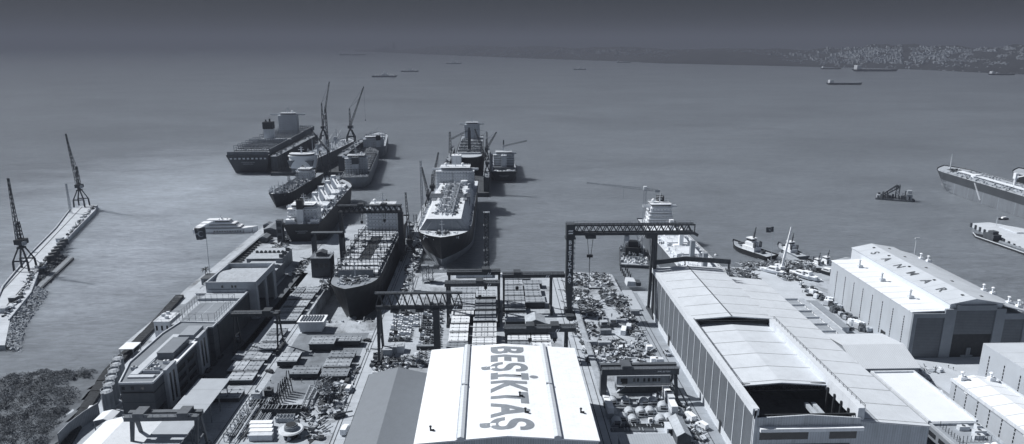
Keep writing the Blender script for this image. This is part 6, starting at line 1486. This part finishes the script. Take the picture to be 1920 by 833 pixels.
for lab,cx_,cy_ in (('grey machine with an open cab, left of two in the scrap yard',310,500),('grey machine with an open cab, right of two in the scrap yard',385,480)):
    a=GX(C8,cx_,cy_); p=G(a[0],a[1],0); t=thing('scrap_machine',lab,'machine',tuple(p),.1)
    local(M().box(-2.2,2.2,-3,3,.4,2.2),'body',dgrey,t); c=local(M().box(-1.8,1.8,-2.4,.4,2.2,4).box(-2,2,-2.6,.6,4,4.25),'cab',lgrey,t); local(M().box(-1.5,1.5,-2.44,-2.4,2.6,3.7),'window',win_m,c); local(M().beam((0,1,2),(1,5,4.5),.6).beam((1,5,4.5),(1.5,7,1.5),.45),'arm',crl,t)
# jetty ramp and slip by the gantry
t=thing('loading_ramp','long pale loading ramp slab running beside the hall road','ramp',(84,388,0)); a=G(1172,545); b=G(1200,590); M().box(80.5,86.5,366,398,.02,.9).build('deck',mat('ramp_plate',.42,.8,.1,.15),t)
t=thing('landing_block','pale tilted concrete block at the head of the slipway','concrete block',(83,402,0)); p=G(1183,535); M().prism([(p.x-3,0),(p.x+3,0),(p.x+2.6,3),(p.x-2.6,3.4)],p.y-2,p.y+6).build('block',offw,t)
M().box(p.x+3.2,p.x+6,p.y-2,p.y+4,0,2.4).build('bollard_box',dgrey,t)
# kerb wall of small bays along the left edge of the scrap yard
t=thing('bay_wall','long wall of small concrete bays along the left edge of the scrap yard','wall',(50,330,0))
M().box(49,49.5,268,372,0,2.2).build('wall',conc,t); m=M()
for k in range(22): m.box(47,49,270+k*4.6,270.5+k*4.6,0,2.0)
m.box(46.4,49,268,372,2.2,2.5).build('bay_fin',conc,t)
# ---- drum yard
drum=thing('cable_drum','proto2','cable drum')
M().box(-2.2,2.2,-2.4,2.4,0,.5).build('skid',goods[2],drum,world=False)
m=M(); n=9
for (ya,rr_),(yb,rb) in zip(((-1.6,1.0),(-1.2,1.5),(1,1.7),(2,1.2)),((-1.2,1.5),(1,1.7),(2,1.2),(2.1,.2))):
    for k in range(n):
        a=math.pi*k/n; b=math.pi*(k+1)/n
        m.quad((math.cos(a)*rr_,ya,.5+math.sin(a)*rr_*1.1),(math.cos(a)*rb,yb,.5+math.sin(a)*rb*1.1),(math.cos(b)*rb,yb,.5+math.sin(b)*rb*1.1),(math.cos(b)*rr_,ya,.5+math.sin(b)*rr_*1.1))
m.build('hood',goods[1],drum,world=False); M().box(-.9,.9,-1.75,-1.2,.5,1.7).build('winding_head',goods[3],drum,world=False); M().beam((-2.1,-2.3,.5),(-2.1,-2.3,1.6),.12).beam((2.1,-2.3,.5),(2.1,-2.3,1.6),.12).beam((-2.1,-2.3,1.6),(2.1,-2.3,1.6),.12).build('guard_rail',crl,drum,world=False)
C3=(1100,670,5.1125); first=True
for i,(a,b,row,nn) in enumerate(((248,440,'back','leftmost'),(370,440,'back','second'),(548,450,'back','third'),(635,445,'back','fourth'),(725,490,'back','rightmost'),(408,545,'middle','leftmost'),(515,545,'middle','second'),(603,540,'middle','third'),(345,600,'front','second'),(440,620,'front','third'),(705,620,'front','fourth'),(785,605,'front','rightmost'),(288,635,'front','leftmost'))):
    g_=GX(C3,a,b); p=G(g_[0],g_[1],0); lab=f'{nn} hooded cable drum in the {row} row of the drum yard'
    if first: first=False; drum.matrix_basis=Matrix.Translation(p)@Matrix.Scale(1.25,4); drum['label']=lab; drum['group']='hooded drums in the drum yard'; LABELS['proto2'].pop(); LABELS.setdefault(lab,[]).append('d')
    else: dup(drum,p,random.Random(i).uniform(-.08,.08),lab,'hooded drums in the drum yard',1.25)
g_=GX(C3,610,620); p=G(g_[0],g_[1],0); t=thing('white_winch','small white winch on the open pad between the front drums','winch',tuple(p)); local(M().obox((0,0,0),1.6,2,.5).tube((-.8,0,1.1),(.8,0,1.1),.8,12),'drum',white,t); local(M().obox((0,-.8,.5),.6,.5,1.4),'motor',dgrey,t)
cg_='white containers edging the drum yard'
for lab,a,b,z,mt in (('white container at the back of the left edge of the drum yard',185,430,0,white),('white container in the middle of the left edge of the drum yard',207,490,0,white),('white container at the front of the left edge of the drum yard',226,585,2.6,white),('grey container under the front left white one',226,585,0,lgrey),('white container at the back of the right edge stack',775,430,2.6,white),('lower container at the back of the right edge stack',775,430,0,lgrey),('white container in the middle of the right edge stack',808,480,2.6,offw),('lower container in the middle of the right edge stack',808,480,0,lgrey),('white container at the front of the right edge, upper of two',835,570,2.6,white),('white container at the front of the right edge, lower of two',835,570,0,offw)):
    g_=GX(C3,a,b); p=G(g_[0],g_[1],0); container(lab,p.x,p.y+2,z,math.pi/2,6.06,2.6,2.6,mt,cg_)
g_=GX(C3,820,720); p=G(g_[0],g_[1],0); t=thing('site_cabin','pale cabin with a dark open front at the near right of the drum yard','cabin',tuple(p)); local(M().box(-2.6,2.6,-2,2.5,0,2.8).box(-2.9,2.9,-2.4,2.8,2.8,3.05),'body',offw,t); local(M().box(-2,1.6,-2.06,-2,.3,2.3),'opening',black,t)
# dark beams stacked at the front of the drum yard
for i in range(6):
    p=G(1160+i*14,808-(i%2)*8,0); t=thing('beam_stack',f'low dark stack of steel beams, {ORD[i]} from the left in front of the drum yard','steel beams',tuple(p),group='beam stacks in front of the drum yard'); m=M()
    for k in range(4): m.box(-3.2,3.2,-.9+k*.5,-.6+k*.5,0,.5+.25*(k%2))
    local(m,'beams',goods[3] if i%2 else goods[2],t); local(M().box(-2.5,-2.2,-1.1,1.2,-.0,.1).box(2.2,2.5,-1.1,1.2,.75,.9).box(-2.5,-2.2,-1.1,1.2,.75,.9),'straps',crl,t)
# ---- steel racks at the bottom centre-left
CB=(400,690,5.825)
gs='bundles of long steel sections lying beside the dock track'
for i,(x,y0,y1) in enumerate(((-103,236,262),(-101.4,240,268),(-99.8,236,266),(-98,238,270),(-96.2,242,268),(-94.4,244,270),(-92.6,240,262))):
    t=thing('steel_bundle',f'bundle of long steel sections, {ORD[i]} from the crane track in the near racks','steel bundle',(x,(y0+y1)/2,0),group=gs); m=M(); rr=random.Random(i)
    for k in range(9): xx=x-.6+rr.random()*1.2; z=.4+.35*(k%4); a=y0+rr.uniform(0,4); m.beam((xx,a,z),(xx+rr.uniform(-.4,.4),y1-rr.uniform(0,4),z),.26)
    m.build('sections',(pl_g,goods[2],goods[1],rust)[i%4],t); M().box(x-.9,x+.9,y0+5,y0+5.4,0,.35).box(x-.9,x+.9,y1-5.4,y1-5,0,.35).build('bearers',black,t)
for i in range(9):
    y=238+i*3.6; 
    for s,xx in (('left',-104.6),):
        t=thing('rack_post',f'upright rack frame, {ORD[i]} from the near end along the crane track','rack',(xx,y,0),group='rack frames beside the crane track'); M().beam((xx,y,0),(xx,y,3.6),.22).beam((xx+2,y,0),(xx+2,y,3.6),.22).build('posts',crl,t); M().beam((xx,y,3.4),(xx+2,y,3.4),.2).beam((xx,y,1.8),(xx+2,y,1.8),.2).build('rungs',crl,t)
for i in range(4):
    g_=GX(CB,530,745-i*44-10); p=G(g_[0],g_[1],2.6); container(f'white container, {ORD[i]} from the near end of the four in the steel racks',p.x-.6,p.y+1,0,0,9,2.5,2.6,white if i else offw,'four white containers in the steel racks')
# dark frame gantry of scaffolding and tangled trestles
for i in range(9):
    g_=GX(CB,640+i*23,450-i*24); p=G(g_[0],g_[1],0)
    t=thing('trestle',f'dark upright trestle, {ORD[i]} from the near end of the left trestle row','trestle',tuple(p),group='dark trestles in a row by the steel racks'); h=5+ (i>3)*3+(i==8)*2
    local(M().beam((-1.6,0,0),(-.3,.4,h),.34).beam((1.8,0,0),(.5,.4,h),.34),'legs',crn,t); local(M().beam((-1.2,.1,h*.3),(1.3,.1,h*.3),.26).beam((-.9,.2,h*.6),(1.,.2,h*.6),.24).beam((-1.2,.1,h*.3),(1.,.2,h*.6),.2),'braces',crn,t)
r=random.Random(77)
for i in range(9):
    g_=GX(CB,1120+r.uniform(0,170),250+i*17+r.uniform(-20,20)); p=G(g_[0],g_[1],0); h=r.uniform(5,9.5)
    t=thing('scaffold',f'rusty scaffold frame, {ORD[i]} from the back of the tangle beside the road','scaffold',tuple(p),r.uniform(0,1),group='scaffold frames tangled beside the road')
    local(M().truss((0,0,0),(r.uniform(-.5,.5),r.uniform(-.5,.5),h),r.uniform(1.6,2.6),4,.2),'frame',(rust,crn,mgrey)[i%3],t); local(M().beam((-2,0,h*.7),(3,1,h*.8),.3).beam((-1,-2,h*.4),(1,3,h*.5),.25).box(-1.2,1.2,-1.2,1.2,h*.5,h*.5+.1),'platform',crl,t)
for lab,(xa,ya,xb,yb),h in (('long low steel cradle beside the trestles',(960,480,1060,240),2.2),('shorter steel cradle left of the tangle',(1040,400,1120,250),2.6)):
    a=G(*GX(CB,xa,ya)); b=G(*GX(CB,xb,yb)); t=thing('steel_cradle',lab,'cradle',tuple(a)); m=M().beam(a+Vector((0,0,h)),b+Vector((0,0,h)),.5).beam(a+Vector((2.2,0,h)),b+Vector((2.2,0,h)),.5)
    m.build('rails',crl,t); m=M()
    for k in range(10): c=a.lerp(b,k/9); m.beam(c+Vector((0,0,h)),c+Vector((2.2,0,h)),.25).beam(c,c+Vector((0,0,h)),.25).beam(c+Vector((2.2,0,0)),c+Vector((2.2,0,h)),.25)
    m.build('ribs',mgrey,t)
for lab,xa,xb,y_,h,mt in (('dark deep trough lying across the steel racks, left part',530,700,520,3,edge),('dark deep trough lying across the steel racks, right part',690,960,520,3,edge),('pale shallow pontoon below the dark troughs',680,870,600,2,lgrey),('low dark beam across the head of the racks',390,570,425,1.6,edge)):
    a=G(*GX(CB,xa,y_)); b=G(*GX(CB,xb,y_)); t=thing('steel_trough',lab,'steel trough',tuple(a)); M().box(a.x,b.x,a.y,a.y+3.4,0,.4).box(a.x,b.x,a.y,a.y+.3,.4,h).box(a.x,b.x,a.y+3.1,a.y+3.4,.4,h).build('shell',mt,t); m=M()
    for k in range(6): x=a.x+(b.x-a.x)*k/5; m.box(x-.15,x+.15,a.y-.1,a.y+3.5,h-.2,h+.15)
    m.build('ribs',mgrey,t)
p=G(*GX(CB,858,735)); t=thing('turret_base','round pale turret ring on a dark drum near the bottom edge','turret',tuple(p)); local(M().tube((0,0,0),(0,0,2.6),3.2,20),'drum',edge,t); rg=local(M().tube((0,0,2.6),(0,0,3.0),4.9,24,4.4),'flange',offw,t); local(M().tube((0,0,3),(0,0,4.4),2.8,20,2.6).tube((0,0,4.4),(0,0,4.8),2.2,20),'ring',mgrey,t); local(M().tube((0,0,4.8),(0,0,4.95),1.9,20),'opening',black,t)
for lab,a,b,w in (('pale cubic machine cover at the head of the steel racks',480,330,3.6),('dark open skip among the trestles',610,290,3.2)):
    p=G(*GX(CB,a,b)); t=thing('machine_cover',lab,'machine cover',tuple(p)); local(M().box(-w/2,w/2,-w/2,w/2,0,w*.8),'body',offw if 'pale' in lab else edge,t); local(M().box(-w/2-.1,w/2+.1,-w/2-.1,w/2+.1,w*.8,w*.8+.2).obox((0,0,w*.8),1,1,1.2),'lid',lgrey if 'pale' in lab else dgrey,t)
# ---- vehicles
def van(label,x,y,rz,l=5.4,h=2.4,mt=None,box=False):
    t=thing('van' if not box else 'box_truck',label,'van' if not box else 'truck',(x,y,0),rz); mt=mt or white
    if box: local(M().box(-1.1,1.1,-l/2,l/2-1.6,.7,h+.6),'cargo_box',mt,t); b=local(M().prism([(l/2-1.5,.6),(l/2+.3,.6),(l/2+.3,1.6),(l/2,2.4),(l/2-1.5,2.4)],-1.05,1.05,'X'),'cab',mt,t)
    else: b=local(M().prism([(-l/2,.4),(l/2,.4),(l/2,1.1),(l/2-.9,1.4),(l/2-1.7,h),(-l/2,h)],-.98,.98,'X'),'body',mt,t)
    local(M().quad((-.85,l/2-.88+(0 if not box else 1.2),1.45),(.85,l/2-.88+(0 if not box else 1.2),1.45),(.8,l/2-1.6+(0 if not box else 1.55),h-.15 if not box else 2.3),(-.8,l/2-1.6+(0 if not box else 1.55),h-.15 if not box else 2.3)).box(-1.0,1.0,l/2-2.7 if not box else l/2-1.2,l/2-1.8 if not box else l/2-.4,1.35,1.95),'window',win_m,b)
    for sx in (-1,1):
        for yy in (-l*.3,l*.32): local(M().tube((sx*.75,yy,.36),(sx*1.02,yy,.36),.36,10),'wheel',black,t)
    return t
for px,py,rz,lab,bx_ in ((655,732,-.1,'white van parked on the yard road beside the grey shed',False),(647,812,-.1,'white box truck on the yard road near the bottom edge',True),(1294,787,.3,'white truck beside the hall road near the bottom edge',True),(173,772,.2,'white van on the seaside path beside the white tent',False),(1316,801,.5,'pale van behind the litter beside the hall road',False),(1222,536,.1,'small pale truck parked at the hall corner by the slipway',False)):
    p=G(px,py,0); van(lab,p.x,p.y,rz,box=bx_)
def telehandler(lab,px,py,rz,mt,boom=True):
    p=G(px,py,0); t=thing('telehandler',lab,'work vehicle',tuple(p),rz); local(M().box(-1.2,1.2,-2.5,2.5,.6,1.6),'chassis',mt,t); c=local(M().box(-1.1,.1,-.8,.8,1.6,2.9),'cab',lgrey,t); local(M().box(-1.12,.12,-.82,.82,2,2.6),'window',win_m,c)
    if boom: local(M().beam((.6,-2.2,2.2),(.8,5.5,1.6),.45,.5),'boom',mt,t)
    for sx in (-1,1):
        for yy in (-1.7,1.7): local(M().tube((sx*1.0,yy,.6),(sx*1.35,yy,.6),.62,10),'wheel',black,t)
telehandler('dark telescopic handler with its boom across the yard road',636,782,-1.1,dgrey)
telehandler('yellow-grey forklift standing on the hall road halfway along the wall',1251,665,.2,lgrey,False)
telehandler('dark handler beside the gantry leg on the yard road',701,685,-.2,dgrey,False)
telehandler('second dark handler just behind the first one beside the gantry leg',705,670,.1,dgrey,False)
telehandler('dark cherry picker behind the machine house',608,540,.6,dgrey)
telehandler('dark forklift by the dock-side panels under the thin gantry',448,640,.5,dgrey,False)
car=thing('parked_car','proto3','car')
bcar=M().prism([(-2.2,.35),(2.2,.35),(2.2,.8),(1.2,.95),(.6,1.45),(-1.2,1.45),(-1.9,.95),(-2.2,.9)],-.86,.86,'X').build('body',goods[3],car,world=False)
M().box(-.88,.88,-1.1,.7,.98,1.32).build('window_band',win_m,car,world=False)
for sx in (-1,1):
    for yy in (-1.35,1.35): M().tube((sx*.7,yy,.32),(sx*.9,yy,.32),.32,8).build('wheel',black,car,world=False)
first=True; r=random.Random(4); side='cars parked along the left quay'
spots=[(G(431+(500-431)*k/17,505-(505-437)*k/17,0),f'small dark parked car, {ORD[k]} from the near end of the quay row',side) for k in range(18)]
spots+=[(G(a,b,0),l,'cars parked singly about the yard') for a,b,l in ((507,448,'dark car parked alone at the stern of the bulk carrier'),(512,458,'dark car parked just below the one at the bulk carrier stern'),(570,492,'dark car parked between the low sheds and the portal frame'),(590,548,'dark car left near the head of the dock-side panels'),(447,737,'dark car half under the dock-side panels near the cabins'),(1518,615-60,'dark car on the marina lane beside the cabins'),(1560,603,'dark car at the end of the white cabins'),(1592,618,'dark car nearest to the corrugated shed roof'),(505,698,'dark car on the stained ground beside the panel row'),(688,640,'dark car beside the left gantry foot on the yard road'))]
for p,lab,gr in spots:
    p=p+Vector((2.2,0,0)) if gr==side else p
    if first: first=False; car.matrix_basis=Matrix.Translation(p)@Matrix.Rotation(1.2,4,'Z'); car['label']=lab; car['group']=gr; LABELS['proto3'].pop(); LABELS.setdefault(lab,[]).append('c')
    else: dup(car,p,1.2+r.uniform(-.2,.2),lab,gr)
# low vehicles in the deep shade of the office
for k in range(8):
    p=Vector((-134.2,262+k*7.2,0)); dup(car,p,0.02,f'dark car parked against the office block, {ORD[k]} from the near end in the shade','cars in the shade of the office block')
# ---- pier goods
for k in range(6):
    p=G(95+k*5.2,490-k*6.2,0); container(f'dark container on the left pier flank, {ORD[k]} from the near end',p.x,p.y,0,.9,5,2.4,4.2,dgrey,'dark containers on the left pier flank')
for lab,px,py,w in (('white cabin on the right edge of the left pier',113,453,4),('square dark tank near the foot of the near pier crane',82,508,3.4),('pale block at the bottom of the left pier edge',8,585,4),('dark block at the near edge of the left pier',27,565,4)):
    p=G(px,py,0); t=thing('pier_cabin',lab,'cabin',tuple(p)); local(M().box(-w/2,w/2,-w/2,w/2,0,w*.7),'body',offw if 'white' in lab or 'pale' in lab else dgrey,t); local(M().box(-w/2-.15,w/2+.15,-w/2-.15,w/2+.15,w*.7,w*.7+.2),'roof',lgrey,t)
t=thing('moored_pontoon','narrow dark pontoon with rubble moored under the left pier','pontoon',(-295,470,-3)); a=G(132,487,-3); b=G(70,545,-3); M().beam(a+Vector((0,0,.6)),b+Vector((0,0,.6)),5,1.6).build('hull',dgrey,t); M().beam(a+Vector((0,0,1.5)),b+Vector((0,0,1.5)),3.4,.3).build('deck',mgrey,t)
# dark shelters at the foot of the bulk carrier
t=thing('dock_stair_tower','dark stair tower at the left corner of the bulk carrier stern','tower',(-163,505,0)); p=G(525,438,0); M().box(-166,-161.5,512,517,0,18).build('tower',crn2,t)
for z in (4,9,14): M().box(-165.2,-162.3,511.9,512,z-1,z+1.8).build('opening',black,t)
for lab,x0,x1,y0,y1,h in (('dark gabled quay shed at the seaward corner of the left quay',-182,-172,530,548,6),('low dark shed at the very tip of the left quay',-191,-184,556,562,3),('dark pump house at the quay edge next to the yacht',-180,-174,512,522,4)):
    t=thing('quay_shed',lab,'shed',((x0+x1)/2,y0,0)); M().box(x0,x1,y0,y1,0,h).build('wall',dgrey,t); M().prism([(x0-.3,h),((x0+x1)/2,h+1.6),(x1+.3,h)],y0-.3,y1+.3).build('roof',mgrey,t)
# low quay wall (dark band beside the pale quay path)
t=thing('quay_wall','low dark wall dividing the pale quay path from the parked cars','wall',(-182,470,0)); M().box(-182.6,-181.6,412,556,0,2.4).build('wall',edge,t); M().box(-182.8,-181.4,412,556,2.4,2.6).build('coping',mgrey,t)
# ---- people
def person_mesh(seed,pose=0):
    r=random.Random(seed); me=bpy.data.meshes.new('person'); a=.12+.1*r.random(); b=.35+.2*r.random()
    V=[(0,0,.95),(0,.02,1.25),(0,.0,1.45),(0,.03,1.55),(0,.05,1.70),(.1,0,.9),(.12,a,.5),(.12,a*.6-.04,.06),(.12,a*.6+.12,.03),(-.1,0,.9),(-.12,-a,.5),(-.12,-a*1.5-.04,.06),(-.12,-a*1.5+.12,.03),(.2,0,1.42),(.27,-.02,1.15),(.26,b*.5,.92),(-.2,0,1.42),(-.27,.02,1.15),(-.26,b*.4,.92)]
    E_=[(0,1),(1,2),(2,3),(3,4),(0,5),(5,6),(6,7),(7,8),(0,9),(9,10),(10,11),(11,12),(2,13),(13,14),(14,15),(2,16),(16,17),(17,18)]
    rad=[.15,.15,.13,.06,.11,.1,.075,.05,.05,.1,.075,.05,.05,.07,.05,.04,.07,.05,.04]
    me.from_pydata(V,E_,[]); o=bpy.data.objects.new('tmp',me); COL.objects.link(o); o.modifiers.new('s','SKIN'); o.modifiers.new('u','SUBSURF').levels=1
    for v,q in zip(me.skin_vertices[0].data,rad): v.radius=(q,q*.85)
    me.skin_vertices[0].data[0].use_root=True
    dg=bpy.context.evaluated_depsgraph_get(); m2=bpy.data.meshes.new_from_object(o.evaluated_get(dg)); bpy.data.objects.remove(o)
    return m2
cl_=[mat('overalls_dark',.05,.9,.2,2.),mat('overalls_blue',.09,.9,.2,2.),mat('overalls_pale',.5,.9,.1,2.)]
for i,(px,py,rz,k,lab) in enumerate(((687,659,.4,0,'person in dark overalls standing on the yard road, left of a pair'),(691,659,2.4,0,'person in dark overalls standing on the yard road, right of a pair'),(508,718,1,0,'person walking alone on the open ground behind the trestles'),(566,718,-1,1,'person walking between the racks and the scaffold tangle'),(619,813,.3,0,'person in dark clothes on the kerb of the yard road near the bottom'),(623,785,2,1,'person standing at the edge of the steel racks beside the handler'),(1504,549,.5,0,'person standing alone on the marina apron'),(1478,528,.5,1,'person walking near the slanting marina row'),(1540,575,1.,0,'person walking on the lane beside the cabins'),(1778,690,.2,0,'person standing on the lane in front of the big open doorway, left of two'),(1787,694,.2,0,'person standing on the lane in front of the big open doorway, right of two'),(1183,565,.2,0,'person at the edge of the loading ramp'),(568,500,.2,0,'person standing in the open before the portal frame'))):
    p=G(px,py,0); me=person_mesh(i); me.materials.clear(); me.materials.append(cl_[k]); o=bpy.data.objects.new('person',me); COL.objects.link(o); o.location=(p.x,p.y,0); o.rotation_euler=(0,0,rz); tag(o,lab,'person')
    hm_=M().dome((0,.05,1.70),.14,.13,8,3); h=hm_.build('helmet',white,None); h.parent=o
